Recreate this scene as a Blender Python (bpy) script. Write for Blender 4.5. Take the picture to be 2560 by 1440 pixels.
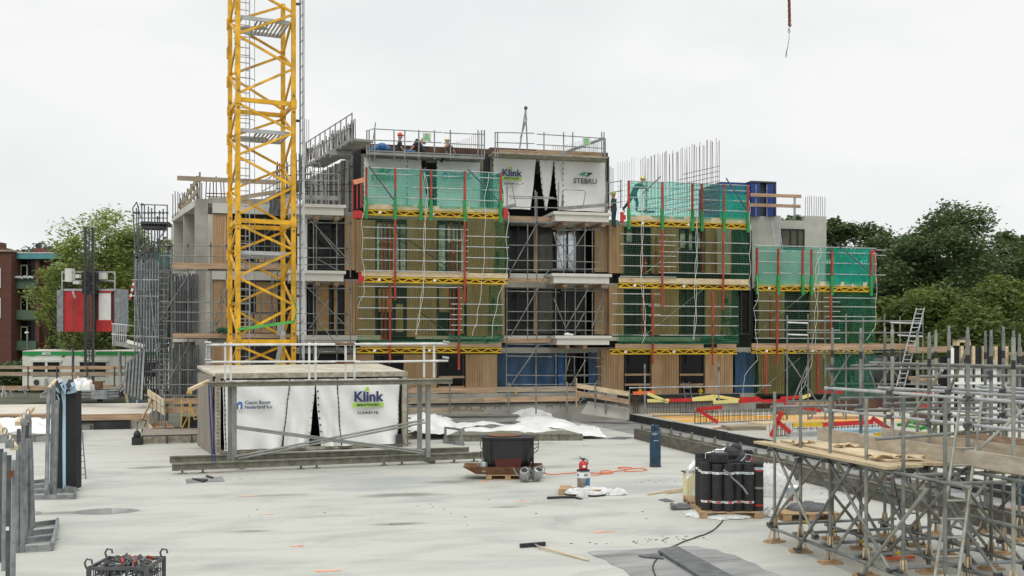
import bpy, bmesh, math, random
from mathutils import Vector, Matrix, noise
random.seed(7)
PI = math.pi
scn = bpy.context.scene
for o in list(bpy.data.objects): bpy.data.objects.remove(o)
C = scn.collection
# ------------------------------------------------------------------ camera
A = math.radians(13.3); c_, s_ = math.cos(A), math.sin(A)
F = 2550.0; H = 865.0; EYE = 3.35
cam = bpy.data.cameras.new("Camera"); camo = bpy.data.objects.new("Camera", cam); C.objects.link(camo)
cam.sensor_width = 36; cam.lens = 36 * F / 2560; cam.shift_y = (H - 720) / 2560
cam.clip_end = 3000; cam.clip_start = .1
camo.location = (0, 0, EYE); camo.rotation_euler = (PI / 2, 0, -A)
scn.camera = camo
# ------------------------------------------------------------------ world (overcast) + soft sun
SUN_EL, SUN_AZ = math.radians(52), math.radians(200)
w = bpy.data.worlds.new("World"); scn.world = w; w.use_nodes = True
nt = w.node_tree; nt.nodes.clear()
N = nt.nodes.new; L = nt.links.new
out = N('ShaderNodeOutputWorld'); bg = N('ShaderNodeBackground'); L(bg.outputs[0], out.inputs[0])
sky = N('ShaderNodeTexSky'); sky.sky_type = 'NISHITA'; sky.sun_disc = False
sky.sun_elevation = SUN_EL; sky.sun_rotation = SUN_AZ
sk = N('ShaderNodeVectorMath'); sk.operation = 'SCALE'; sk.inputs['Scale'].default_value = .07
L(sky.outputs[0], sk.inputs[0])
tc = N('ShaderNodeTexCoord'); mp = N('ShaderNodeMapping'); mp.inputs['Scale'].default_value = (1, 1, 2.6)
L(tc.outputs['Generated'], mp.inputs[0])
n1 = N('ShaderNodeTexNoise'); n1.inputs['Scale'].default_value = 3.2; n1.inputs['Detail'].default_value = 5; n1.inputs['Roughness'].default_value = .45
L(mp.outputs[0], n1.inputs[0])
cr = N('ShaderNodeValToRGB'); e = cr.color_ramp.elements
e[0].position = .36; e[0].color = (.865, .89, .885, 1); e[1].position = .58; e[1].color = (.985, .99, .975, 1)
L(n1.outputs[0], cr.inputs[0])
sep = N('ShaderNodeSeparateXYZ'); L(tc.outputs['Generated'], sep.inputs[0])
mr = N('ShaderNodeMapRange'); mr.inputs['From Min'].default_value = .36; mr.inputs['From Max'].default_value = 1
mr.inputs['To Min'].default_value = 1.0; mr.inputs['To Max'].default_value = 1.9
L(sep.outputs['Z'], mr.inputs['Value'])
sc2 = N('ShaderNodeVectorMath'); sc2.operation = 'SCALE'
L(cr.outputs[0], sc2.inputs[0]); L(mr.outputs[0], sc2.inputs['Scale'])
mx = N('ShaderNodeMix'); mx.data_type = 'RGBA'; mx.inputs['Factor'].default_value = .94
L(sk.outputs[0], mx.inputs['A']); L(sc2.outputs[0], mx.inputs['B'])
L(mx.outputs['Result'], bg.inputs[0]); bg.inputs[1].default_value = 1.0
sl = bpy.data.lights.new("Sun", 'SUN'); sl.energy = .9; sl.angle = math.radians(22); sl.color = (1, .96, .9)
so = bpy.data.objects.new("Sun", sl); C.objects.link(so)
sd = Vector((math.sin(SUN_AZ) * math.cos(SUN_EL), math.cos(SUN_AZ) * math.cos(SUN_EL), math.sin(SUN_EL)))
so.rotation_euler = sd.to_track_quat('Z', 'Y').to_euler(); so.location = (0, 0, 60)
scn.view_settings.view_transform = 'Standard'; scn.view_settings.look = 'None'
scn.view_settings.exposure = 0; scn.view_settings.gamma = 1
scn.render.engine = 'CYCLES'
scn.cycles.transparent_max_bounces = 32
scn.render.resolution_x = 1024; scn.render.resolution_y = 576
# ------------------------------------------------------------------ pixel geometry (photo is 2560 px wide)
def W(X, Y, z): return Vector((X * c_ + Y * s_, -X * s_ + Y * c_, z))
def D(px, py, Y): return W((px - 1280) / F * Y, Y, EYE - (py - H) * Y / F)
def G(px, py, z=0.0): return D(px, py, (EYE - z) * F / (py - H))
def PT(px, py, T):
    r = (px - 1280) / F; Y = T / (c_ - r * s_); return D(px, py, Y)
def SX(px, T): return PT(px, 865, T).x
def ZT(px, py, T): return PT(px, py, T).z
# ------------------------------------------------------------------ materials
MT = {}
def mat(name, col, rough=.7, metal=0, var=.25, scale=3, stretch=(1, 1, 1), bump=0, bscale=None, spec=.5, col2=None, cpos=(.35, .7), coat=0):
    m = bpy.data.materials.new(name); m.use_nodes = True; t = m.node_tree; b = t.nodes['Principled BSDF']
    b.inputs['Roughness'].default_value = rough; b.inputs['Metallic'].default_value = metal
    b.inputs['Specular IOR Level'].default_value = spec
    g = t.nodes.new('ShaderNodeNewGeometry'); mp = t.nodes.new('ShaderNodeMapping'); mp.inputs['Scale'].default_value = stretch
    t.links.new(g.outputs['Position'], mp.inputs[0])
    n = t.nodes.new('ShaderNodeTexNoise'); n.inputs['Scale'].default_value = scale; n.inputs['Detail'].default_value = 6; n.inputs['Roughness'].default_value = .62
    t.links.new(mp.outputs[0], n.inputs[0])
    r = t.nodes.new('ShaderNodeValToRGB'); e = r.color_ramp.elements
    e[0].position, e[1].position = cpos
    lo = col2 if col2 else tuple(x * (1 - var) for x in col)
    hi = col if col2 else tuple(min(1, x * (1 + var * .5)) for x in col)
    e[0].color = (*lo, 1); e[1].color = (*hi, 1)
    t.links.new(n.outputs[0], r.inputs[0]); t.links.new(r.outputs[0], b.inputs['Base Color'])
    if bump:
        n2 = t.nodes.new('ShaderNodeTexNoise'); n2.inputs['Scale'].default_value = bscale or scale * 6; n2.inputs['Detail'].default_value = 4
        t.links.new(mp.outputs[0], n2.inputs[0])
        bp = t.nodes.new('ShaderNodeBump'); bp.inputs['Strength'].default_value = bump; bp.inputs['Distance'].default_value = .02
        t.links.new(n2.outputs[0], bp.inputs['Height']); t.links.new(bp.outputs[0], b.inputs['Normal'])
    MT[name] = m; return m
mat('galv', (.29, .31, .32), .45, .55, .4, 4, bump=.1)
mat('galv_dark', (.11, .115, .12), .5, .5, .4, 3)
mat('galv_light', (.46, .48, .49), .5, .35, .25, 4)
mat('tube', (.23, .24, .22), .55, .4, .45, 2.5)
mat('tube_worn', (.38, .385, .33), .6, .25, .4, 5, col2=(.20, .20, .17))
mat('tube_far', (.15, .16, .17), .5, .4, .45, 1.5)
mat('white_rail', (.66, .67, .64), .5, .1, .25, 3)
mat('crane_yellow', (.76, .41, .012), .5, 0, .4, 2.2, bump=.1)
mat('crane_grey', (.42, .44, .44), .5, .3, .2, 2)
mat('beam_yellow', (.60, .40, .01), .6, 0, .35, 2)
mat('beam_rust', (.18, .04, .02), .8, 0, .4, 3)
mat('red', (.38, .045, .025), .55, 0, .4, 2.5)
mat('bright_red', (.50, .02, .02), .4, 0, .25, 4)
mat('orange', (.75, .16, .05), .5, 0, .2, 3)
mat('green', (.02, .26, .06), .5, 0, .25, 3)
mat('lime', (.08, .42, .08), .5, 0, .25, 3)
mat('cap_yellow', (.68, .62, .24), .5, 0, .15, 4)
mat('clad', (.46, .30, .165), .75, 0, .22, 1.2, (6, 6, .6))
mat('clad_plain', (.44, .295, .17), .75, 0, .25, 1.2, (2, 2, .6))
mat('timber', (.43, .29, .185), .8, 0, .4, 1.4, (.7, 2, 9), bump=.15)
mat('timber_grey', (.34, .28, .20), .85, 0, .4, 1.4, (.7, 2, 9), bump=.15)
mat('timber_pale', (.62, .50, .32), .8, 0, .3, 1.6, (2, .8, 9), bump=.15)
mat('toe_pale', (.55, .49, .39), .85, 0, .35, 2.2, (9, .9, 4), bump=.2, col2=(.33, .28, .21))
mat('plank', (.56, .45, .28), .85, 0, .4, 1.8, (9, .7, 3), bump=.3, col2=(.36, .28, .17))
mat('ply', (.42, .27, .13), .7, 0, .3, 1.5, (1, 1, 3))
mat('pallet_wood', (.45, .30, .16), .85, 0, .4, 4, (1, 6, 6))
mat('concrete', (.36, .35, .31), .85, 0, .28, .8, bump=.12, bscale=12)
mat('concrete_pale', (.44, .43, .38), .85, 0, .2, .9, bump=.1, bscale=12)
mat('precast', (.56, .55, .50), .7, 0, .1, 1.0)
mat('white_paint', (.78, .77, .73), .6, 0, .08, 2)
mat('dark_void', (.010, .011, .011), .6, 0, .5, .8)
mat('dark_grey', (.05, .052, .055), .6, 0, .4, 2)
mat('frame_dark', (.025, .028, .03), .45, 0, .2, 3)
mat('glass_dark', (.008, .009, .010), .12, 0, .5, .5, spec=.22)
mat('glass_sky_tint', (.48, .53, .56), .12, .85, .25, .35, col2=(.10, .12, .12), cpos=(.4, .6))  # pale sky seen in the panes, put into a patchy mirror colour
mat('glass_tree', (.10, .10, .05), .15, .0, .5, .6, col2=(.02, .02, .015))  # reflected trees painted into the pane colour
mat('form_grey', (.27, .28, .255), .6, .15, .35, 2, bump=.1)
mat('form_olive', (.24, .24, .19), .7, .1, .4, 5, bump=.3, col2=(.13, .12, .09))
mat('form_dirty', (.44, .42, .34), .8, .0, .45, 6, bump=.4, col2=(.22, .19, .14))
mat('beam_dark', (.14, .125, .10), .75, .1, .5, 3, (1, 1, 3), bump=.2)
mat('form_top', (.60, .56, .46), .8, 0, .3, 1.2, bump=.3, col2=(.38, .35, .28))
mat('form_side', (.27, .23, .19), .8, 0, .4, 1.5, (4, 4, .6))
mat('sheet_white', (.74, .745, .72), .5, 0, .1, 1.3, bump=.25, bscale=3)
mat('tarp', (.80, .81, .80), .4, 0, .08, 2, bump=.35, bscale=6)
mat('foil_grey', (.62, .63, .62), .22, 0, .25, 9, bump=.6, bscale=30)
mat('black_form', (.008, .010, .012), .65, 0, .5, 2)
mat('black', (.012, .013, .014), .5, 0, .3, 5)
mat('rubber', (.02, .021, .022), .6, 0, .4, 8, bump=.2)
mat('bitumen', (.022, .023, .024), .75, 0, .4, 14, bump=.5, bscale=60)
mat('felt', (.13, .135, .14), .9, 0, .35, 5, bump=.3)
mat('membrane', (.29, .295, .29), .5, 0, .5, 1.3, (.5, 1.6, 1), bump=.2)
mat('upstand', (.028, .03, .031), .7, 0, .6, 3, bump=.3)
mat('brown_form', (.10, .045, .025), .7, 0, .5, 2)
mat('rust', (.20, .10, .05), .85, .1, .5, 5, bump=.3)
mat('rebar', (.12, .075, .055), .8, .3, .5, 3)
mat('blue_paint', (.010, .045, .085), .4, 0, .35, 5, bump=.08)
mat('blue_container', (.01, .04, .22), .5, 0, .3, 2)
mat('blue_tarp', (.014, .06, .14), .35, 0, .5, 1.4, (1, 1, .5), bump=.4, bscale=3)
mat('blue_wrap', (.02, .13, .36), .4, 0, .3, 4, bump=.4)
mat('blue_dark', (.015, .03, .13), .5, 0, .2, 3)
mat('label_blue', (.02, .17, .42), .5, 0, .1, 3)
mat('pale_blue', (.34, .50, .62), .5, 0, .2, 2)
mat('brick', (.125, .05, .034), .85, 0, .35, 2, (1, 1, 5))
mat('brick_light', (.15, .06, .04), .85, 0, .3, 3)
mat('fascia', (.09, .28, .31), .6, 0, .15, 1)
mat('green_panel', (.085, .135, .085), .7, 0, .3, 1)
mat('frame_cream', (.50, .52, .33), .6, 0, .1, 2)
mat('frame_white', (.70, .71, .68), .5, 0, .1, 2)
mat('cabin', (.66, .67, .60), .55, 0, .12, 1, (4, 4, .6))
mat('cabin_green', (.015, .30, .07), .5, 0, .15, 2)
mat('cabin_roof', (.60, .55, .47), .8, 0, .2, 2)
mat('hoist_red', (.50, .025, .02), .5, 0, .25, 1.5)
mat('hoist_dark', (.10, .015, .012), .6, 0, .3, 2)
mat('paper', (.78, .78, .76), .6, 0, .1, 8)
mat('ink_navy', (.015, .03, .12), .5, 0, .1, 5)
mat('ink_blue', (.05, .14, .40), .5, 0, .1, 5)
mat('ink_lime', (.36, .62, .02), .5, 0, .1, 5)
mat('ink_black', (.02, .02, .02), .5, 0, .1, 5)
mat('ink_green', (.03, .30, .15), .5, 0, .1, 5)
mat('sign_green', (.12, .52, .10), .5, 0, .1, 5)
mat('sign_grey', (.50, .53, .50), .6, 0, .1, 5)
mat('rope', (.66, .66, .60), .8, 0, .2, 12)
mat('rag', (.58, .45, .28), .9, 0, .3, 8)
mat('yellow_cloth', (.60, .42, .15), .8, 0, .4, 6)
mat('skin', (.42, .24, .16), .6, 0, .1, 5)
mat('cloth_dark', (.035, .035, .037), .9, 0, .3, 8)
mat('cloth_brown', (.075, .055, .035), .9, 0, .3, 8)
mat('cloth_teal', (.025, .07, .075), .9, 0, .3, 8)
mat('helmet_red', (.60, .03, .025), .35, 0, .05, 5)
mat('helmet_white', (.75, .70, .45), .35, 0, .05, 5)
mat('helmet_yellow', (.55, .55, .10), .35, 0, .05, 5)
mat('zinc', (.42, .44, .45), .35, .7, .35, 12, bump=.2)
mat('insul', (.72, .66, .40), .8, 0, .12, 5, (4, 4, .5))
mat('puddle', (.42, .43, .41), .03, 0, .1, 2, spec=1); MT['puddle'].node_tree.nodes['Principled BSDF'].inputs['IOR'].default_value = 1.7
mat('puddle_dry', (.27, .28, .26), .3, 0, .3, 3)
mat('ground', (.10, .11, .07), .9, 0, .5, .3, bump=.2)
mat('bark', (.07, .055, .04), .9, 0, .3, 6, bump=.3)
mat('mark', (.82, .36, .2), .8, 0, .1, 8)
mat('deck_ply', (.60, .56, .48), .7, 0, .15, 1)
mat('deck_yellow', (.72, .38, .06), .6, 0, .35, .45, (.6, 1.6, 1), col2=(.60, .52, .38), cpos=(.42, .56))
def leafmat(name, a, b):
    m = mat(name, a, .6, 0, .3, .55, col2=b, cpos=(.3, .72)); t = m.node_tree; p = t.nodes['Principled BSDF']
    tr = t.nodes.new('ShaderNodeBsdfTranslucent'); mxs = t.nodes.new('ShaderNodeMixShader'); mxs.inputs[0].default_value = .42
    r = [n for n in t.nodes if n.type == 'VALTORGB'][0]
    t.links.new(r.outputs[0], tr.inputs[0]); t.links.new(p.outputs[0], mxs.inputs[1]); t.links.new(tr.outputs[0], mxs.inputs[2])
    t.links.new(mxs.outputs[0], t.nodes['Material Output'].inputs[0])
leafmat('leaf_dark', (.13, .19, .065), (.055, .09, .035))
leafmat('leaf_mid', (.18, .23, .045), (.07, .10, .025))
leafmat('leaf_light', (.32, .38, .09), (.15, .20, .05))
leafmat('leaf_far', (.13, .19, .10), (.07, .11, .06))
# slab concrete: wet streaks and stains
def slabmat():
    m = bpy.data.materials.new('slab'); m.use_nodes = True; t = m.node_tree; b = t.nodes['Principled BSDF']; Nn = t.nodes.new; K = t.links.new
    rough_acc = None
    g = Nn('ShaderNodeNewGeometry'); mp = Nn('ShaderNodeMapping'); mp.inputs['Scale'].default_value = (.5, 1.15, 1); mp.inputs['Rotation'].default_value = (0, 0, .16)
    K(g.outputs['Position'], mp.inputs[0])
    n = Nn('ShaderNodeTexNoise'); n.inputs['Scale'].default_value = .8; n.inputs['Detail'].default_value = 9; n.inputs['Roughness'].default_value = .62; n.inputs['Distortion'].default_value = .6; K(mp.outputs[0], n.inputs[0])
    r = Nn('ShaderNodeValToRGB'); e = r.color_ramp.elements
    e[0].position = .27; e[0].color = (.30, .31, .29, 1); e[1].position = .56; e[1].color = (.475, .474, .43, 1)
    x = r.color_ramp.elements.new(.40); x.color = (.40, .405, .37, 1)
    K(n.outputs[0], r.inputs[0])
    n2 = Nn('ShaderNodeTexNoise'); n2.inputs['Scale'].default_value = 9; n2.inputs['Detail'].default_value = 8; n2.inputs['Roughness'].default_value = .7; K(g.outputs['Position'], n2.inputs[0])
    r2 = Nn('ShaderNodeValToRGB'); e = r2.color_ramp.elements; e[0].position = .30; e[0].color = (.72, .72, .72, 1); e[1].position = .44; e[1].color = (1, 1, 1, 1); K(n2.outputs[0], r2.inputs[0])
    mm = Nn('ShaderNodeMix'); mm.data_type = 'RGBA'; mm.blend_type = 'MULTIPLY'; mm.inputs['Factor'].default_value = .55
    K(r.outputs[0], mm.inputs['A']); K(r2.outputs[0], mm.inputs['B'])
    # damp blotches near the kettle and pallets
    acc = mm.outputs['Result']
    for (px, py, rx, ry, st, wet) in [(960, 1205, 2.2, 1.8, .75, 0), (1560, 1222, 2.6, .9, .65, 0), (1330, 1240, 3.4, .6, .5, 0), (1800, 1330, 1.6, .35, .5, 0), (1650, 1200, 1.6, .7, .5, 0), (2150, 1215, 1.4, .6, .55, 0), (628, 1328, .5, .16, .9, .5), (1000, 1310, .6, .2, 1.0, .6), (1010, 1237, 1.25, .42, 1.2, .5), (1115, 1205, .9, .4, .9, .3), (1270, 1268, .55, .16, 1.0, .4), (380, 1169, .9, .35, 1.1, .5), (160, 1282, 1.3, .2, .9, .3), (260, 1279, 1.1, .3, .7, .2), (560, 1120, 1.2, .5, .9, .3), (1380, 1168, 1.2, .5, .55, .1), (690, 1238, .8, .2, .7, .1), (250, 1180, 1, .5, .4, 0), (440, 1400, 2, .3, .25, 0), (1200, 1420, 2.5, .3, .25, 0)]:
        p = G(px, py)
        mpp = Nn('ShaderNodeMapping'); mpp.vector_type = 'POINT'
        mpp.inputs['Location'].default_value = (-p.x / rx, -p.y / ry, 0); mpp.inputs['Scale'].default_value = (1 / rx, 1 / ry, 0)
        K(g.outputs['Position'], mpp.inputs[0])
        ln = Nn('ShaderNodeVectorMath'); ln.operation = 'LENGTH'; K(mpp.outputs[0], ln.inputs[0])
        ad = Nn('ShaderNodeMath'); ad.operation = 'MULTIPLY_ADD'; K(n.outputs[0], ad.inputs[0]); ad.inputs[1].default_value = 1.7; K(ln.outputs['Value'], ad.inputs[2])
        q = Nn('ShaderNodeMapRange'); q.inputs['From Min'].default_value = 1.15; q.inputs['From Max'].default_value = 1.85; q.inputs['To Min'].default_value = st; q.inputs['To Max'].default_value = 0
        K(ad.outputs[0], q.inputs['Value'])
        m2 = Nn('ShaderNodeMix'); m2.data_type = 'RGBA'; K(q.outputs[0], m2.inputs['Factor']); K(acc, m2.inputs['A']); m2.inputs['B'].default_value = (.30, .32, .315, 1) if not wet else (.23, .235, .21, 1); acc = m2.outputs['Result']
        if wet:
            q2 = Nn('ShaderNodeMapRange'); q2.inputs['From Min'].default_value = 1.1; q2.inputs['From Max'].default_value = 1.5; q2.inputs['To Min'].default_value = wet; q2.inputs['To Max'].default_value = 0; K(ad.outputs[0], q2.inputs['Value'])
            if rough_acc is None: rough_acc = q2.outputs[0]
            else: a2 = Nn('ShaderNodeMath'); a2.operation = 'ADD'; K(rough_acc, a2.inputs[0]); K(q2.outputs[0], a2.inputs[1]); rough_acc = a2.outputs[0]
    rr_ = Nn('ShaderNodeMapRange'); K(rough_acc, rr_.inputs['Value']); rr_.inputs['To Min'].default_value = .62; rr_.inputs['To Max'].default_value = .06; K(rr_.outputs[0], b.inputs['Roughness'])
    K(acc, b.inputs['Base Color']); b.inputs['Specular IOR Level'].default_value = .25
    bp = Nn('ShaderNodeBump'); bp.inputs['Strength'].default_value = .15; bp.inputs['Distance'].default_value = .01; K(n2.outputs[0], bp.inputs['Height']); K(bp.outputs[0], b.inputs['Normal'])
    MT['slab'] = m
slabmat()
# nets: a sheet whose threads are opaque and whose holes are open
def netmat(name, col, cell, fill, film=0.0, tint=None):
    m = bpy.data.materials.new(name); m.use_nodes = True; t = m.node_tree; b = t.nodes['Principled BSDF']; Nn = t.nodes.new; K = t.links.new
    b.inputs['Base Color'].default_value = (*col, 1); b.inputs['Roughness'].default_value = .5
    g = Nn('ShaderNodeNewGeometry'); sp = Nn('ShaderNodeSeparateXYZ')
    wv = Nn('ShaderNodeTexNoise'); wv.inputs['Scale'].default_value = .9; K(g.outputs['Position'], wv.inputs[0])
    dd = Nn('ShaderNodeMix'); dd.data_type = 'RGBA'; dd.blend_type = 'ADD'; dd.inputs['Factor'].default_value = .12; K(g.outputs['Position'], dd.inputs['A']); K(wv.outputs['Color'], dd.inputs['B'])
    K(dd.outputs['Result'], sp.inputs[0])
    sm = Nn('ShaderNodeMath'); sm.operation = 'ADD'; K(sp.outputs['X'], sm.inputs[0]); K(sp.outputs['Y'], sm.inputs[1])
    outs = []
    for o_ in (sm.outputs[0], sp.outputs['Z']):
        d = Nn('ShaderNodeMath'); d.operation = 'DIVIDE'; d.inputs[1].default_value = cell; K(o_, d.inputs[0])
        fr = Nn('ShaderNodeMath'); fr.operation = 'FRACT'; K(d.outputs[0], fr.inputs[0])
        lt = Nn('ShaderNodeMath'); lt.operation = 'LESS_THAN'; lt.inputs[1].default_value = fill; K(fr.outputs[0], lt.inputs[0]); outs.append(lt)
    mxm = Nn('ShaderNodeMath'); mxm.operation = 'MAXIMUM'; K(outs[0].outputs[0], mxm.inputs[0]); K(outs[1].outputs[0], mxm.inputs[1])
    m3 = Nn('ShaderNodeMath'); m3.operation = 'MAXIMUM'; K(mxm.outputs[0], m3.inputs[0]); 
    fn = Nn('ShaderNodeMapRange'); fn.inputs['From Min'].default_value = .3; fn.inputs['From Max'].default_value = .7; fn.inputs['To Min'].default_value = film * .8; fn.inputs['To Max'].default_value = min(1, film * 1.2); K(wv.outputs[0], fn.inputs['Value'])
    K(fn.outputs[0], m3.inputs[1])
    tr = Nn('ShaderNodeBsdfTransparent'); tr.inputs[0].default_value = (*(tint or (1, 1, 1)), 1); tl = Nn('ShaderNodeBsdfTranslucent'); tl.inputs[0].default_value = (*col, 1)
    ms = Nn('ShaderNodeMixShader'); ms.inputs[0].default_value = .30; K(b.outputs[0], ms.inputs[1]); K(tl.outputs[0], ms.inputs[2])
    m2 = Nn('ShaderNodeMixShader'); K(m3.outputs[0], m2.inputs[0]); K(tr.outputs[0], m2.inputs[1]); K(ms.outputs[0], m2.inputs[2])
    K(m2.outputs[0], t.nodes['Material Output'].inputs[0]); MT[name] = m
netmat('net', (.035, .115, .065), .10, .12, .03, (.87, .90, .72))
netmat('net_dense', (.015, .14, .08), .10, .22, .22, (.75, .9, .78))
netmat('screen', (.05, .42, .32), .12, .08, .22, (.66, .94, .86))
netmat('screen_dense', (.01, .40, .29), .12, .08, .62, (.3, .85, .7))
netmat('foil', (.80, .82, .82), .5, .0, .55)
# ------------------------------------------------------------------ mesh builder
UP = Vector((0, 0, 1))
class MB:
    def __init__(s): s.v = []; s.f = []
    def add(s, vs, fs):
        n = len(s.v); s.v += [Vector(q) for q in vs]; s.f += [tuple(i + n for i in f) for f in fs]; return s
    def box(s, a, b, rz=0, piv=None):
        (x0, y0, z0), (x1, y1, z1) = a, b
        vs = [Vector(q) for q in [(x0, y0, z0), (x1, y0, z0), (x1, y1, z0), (x0, y1, z0), (x0, y0, z1), (x1, y0, z1), (x1, y1, z1), (x0, y1, z1)]]
        if rz:
            p = Vector(piv) if piv else Vector(((x0 + x1) / 2, (y0 + y1) / 2, 0)); R = Matrix.Rotation(rz, 3, 'Z'); vs = [R @ (q - p) + p for q in vs]
        return s.add(vs, [(0, 3, 2, 1), (4, 5, 6, 7), (0, 1, 5, 4), (1, 2, 6, 5), (2, 3, 7, 6), (3, 0, 4, 7)])
    def bar(s, p, q, w_, h_, up=UP):       # rectangular bar, w_ across, h_ along up
        p, q = Vector(p), Vector(q); d = (q - p).normalized()
        if abs(d.dot(up)) > .98: up = Vector((0, 1, 0))
        x = d.cross(up).normalized(); y = x.cross(d).normalized()
        vs = [e + x * (sx * w_ / 2) + y * (sy * h_ / 2) for e in (p, q) for sx, sy in ((-1, -1), (1, -1), (1, 1), (-1, 1))]
        return s.add(vs, [(3, 2, 1, 0), (4, 5, 6, 7), (0, 1, 5, 4), (1, 2, 6, 5), (2, 3, 7, 6), (3, 0, 4, 7)])
    def tube(s, pts, r, n=6, r2=None, closed=False):
        pts = [Vector(p) for p in pts]; rings = []
        for i, p in enumerate(pts):
            a = pts[i - 1] if i else p; b = pts[i + 1] if i < len(pts) - 1 else p
            if closed: a = pts[i - 1]; b = pts[(i + 1) % len(pts)]
            d = (b - a); d = d.normalized() if d.length > 1e-9 else UP
            u = UP if abs(d.z) < .95 else Vector((0, 1, 0)); x = d.cross(u).normalized(); y = x.cross(d).normalized()
            rr = r if r2 is None else r + (r2 - r) * i / max(1, len(pts) - 1)
            rings.append([p + (x * math.cos(2 * PI * k / n) + y * math.sin(2 * PI * k / n)) * rr for k in range(n)])
        vs = [q for R in rings for q in R]; fs = []
        m = len(rings)
        for i in range(m if closed else m - 1):
            j = (i + 1) % m
            for k in range(n): fs.append((i * n + k, i * n + (k + 1) % n, j * n + (k + 1) % n, j * n + k))
        if not closed: fs += [tuple(range(n - 1, -1, -1)), tuple((m - 1) * n + k for k in range(n))]
        return s.add(vs, fs)
    def lathe(s, prof, ctr, n=16, axis=None):
        vs = []; fs = []; ctr = Vector(ctr); q = (Vector(axis).normalized().to_track_quat('Z', 'Y') if axis else None)
        for r, z in prof:
            for k in range(n):
                p = Vector((r * math.cos(2 * PI * k / n), r * math.sin(2 * PI * k / n), z)); vs.append(ctr + (q @ p if q else p))
        for i in range(len(prof) - 1):
            for k in range(n): fs.append((i * n + k, i * n + (k + 1) % n, (i + 1) * n + (k + 1) % n, (i + 1) * n + k))
        fs += [tuple(range(n - 1, -1, -1)), tuple((len(prof) - 1) * n + k for k in range(n))]
        return s.add(vs, fs)
    def poly(s, pts, th=(0, 0, 0)):        # flat polygon, optional thickness vector
        n = len(pts); P = [Vector(p) for p in pts]; t = Vector(th)
        if t.length == 0: return s.add(P, [tuple(range(n))])
        return s.add(P + [p + t for p in P], [tuple(range(n - 1, -1, -1)), tuple(range(n, 2 * n))] + [(i, (i + 1) % n, n + (i + 1) % n, n + i) for i in range(n)])
    def grid(s, fn, nu, nv):
        vs = [fn(i / nu, j / nv) for j in range(nv + 1) for i in range(nu + 1)]
        return s.add(vs, [(j * (nu + 1) + i, j * (nu + 1) + i + 1, (j + 1) * (nu + 1) + i + 1, (j + 1) * (nu + 1) + i) for j in range(nv) for i in range(nu)])
    def ball(s, c, r, n=10, sz=1): return s.lathe([(r * math.sin(PI * i / 6) + 1e-4, -r * sz * math.cos(PI * i / 6)) for i in range(7)], c, n)
    def build(s, name, m, parent=None, smooth=False, label=None, loc=None):
        if loc is None:
            if parent: loc = wloc(parent)
            else:
                xs = [v.x for v in s.v]; ys = [v.y for v in s.v]; loc = Vector(((min(xs) + max(xs)) / 2, (min(ys) + max(ys)) / 2, min(v.z for v in s.v)))
        loc = Vector(loc)
        me = bpy.data.meshes.new(name); me.from_pydata([v - loc for v in s.v], [], s.f); me.materials.append(MT[m])
        if smooth:
            for p in me.polygons: p.use_smooth = True
        o = bpy.data.objects.new(name, me); C.objects.link(o)
        if parent: o.parent = parent; o.location = loc - wloc(parent)
        else: o.location = loc
        if label: o['label'] = label
        return o
def wloc(o):
    v = Vector(o.location)
    while o.parent: o = o.parent; v = v + Vector(o.location)
    return v
def tag(o, label, cat=None, group=None, kind=None):
    o['label'] = label
    if cat: o['category'] = cat
    if group: o['group'] = group
    if kind: o['kind'] = kind
    return o
def thing(name, label, cat, loc=(0, 0, 0), group=None):
    o = bpy.data.objects.new(name, None); C.objects.link(o); o.location = loc; o.empty_display_size = .3
    return tag(o, label, cat, group)
def struct(o): o['kind'] = 'structure'; return o
def dup(root, loc, label=None, rz=0):
    r = root.copy(); C.objects.link(r); r.location = loc; r.rotation_euler = (0, 0, rz)
    if label: r['label'] = label
    def rec(a, b):
        for ch in list(a.children):
            if ch.name in done: continue
            k = ch.copy(); C.objects.link(k); k.parent = b; done.add(k.name); rec(ch, k)
    done = set(); rec(root, r); return r
CYL = {}
def cyl(name, m, p, q, r, parent, n=8):          # one tube = one object; unit cylinder mesh shared per material
    key = (name, m, n)
    if key not in CYL:
        mb = MB(); mb.tube([(0, 0, 0), (0, 0, 1)], 1, n); me = bpy.data.meshes.new(name); me.from_pydata(mb.v, [], mb.f); me.materials.append(MT[m]); CYL[key] = me
    p, q = Vector(p), Vector(q); d = q - p
    o = bpy.data.objects.new(name, CYL[key]); C.objects.link(o); o.parent = parent; o.location = p - wloc(parent)
    o.rotation_mode = 'QUATERNION'; o.rotation_quaternion = d.to_track_quat('Z', 'Y'); o.scale = (r, r, d.length); return o
def pxt(parent, name, T, lines, r, m, n=6):       # tubes given on a plane parallel to the facade
    for ln in lines:
        x0, y0, x1, y1 = ln[:4]; dT = ln[4] if len(ln) > 4 else 0
        cyl(name, m, PT(x0, y0, T + dT), PT(x1, y1, T + dT), r, parent, n)
def rects(name, m, lst, T, T2, parent=None, label=None, cat=None):
    for i, q in enumerate(lst):
        k = MB(); rect(*q[:4], q[4] if len(q) > 4 else T, q[5] if len(q) > 5 else T2, k); o = k.build(name, m, parent)
        if label: tag(o, label[i], cat)
def rect(x0, y0, x1, y1, T, T2, mb=None, e=0):    # box seen as that rectangle at plane T
    xm = (x0 + x1) / 2; mb = mb or MB()
    return mb.box((SX(x0, T), T, ZT(xm, y1, T)), (SX(x1, T), T2, ZT(xm, y0, T)))
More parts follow.
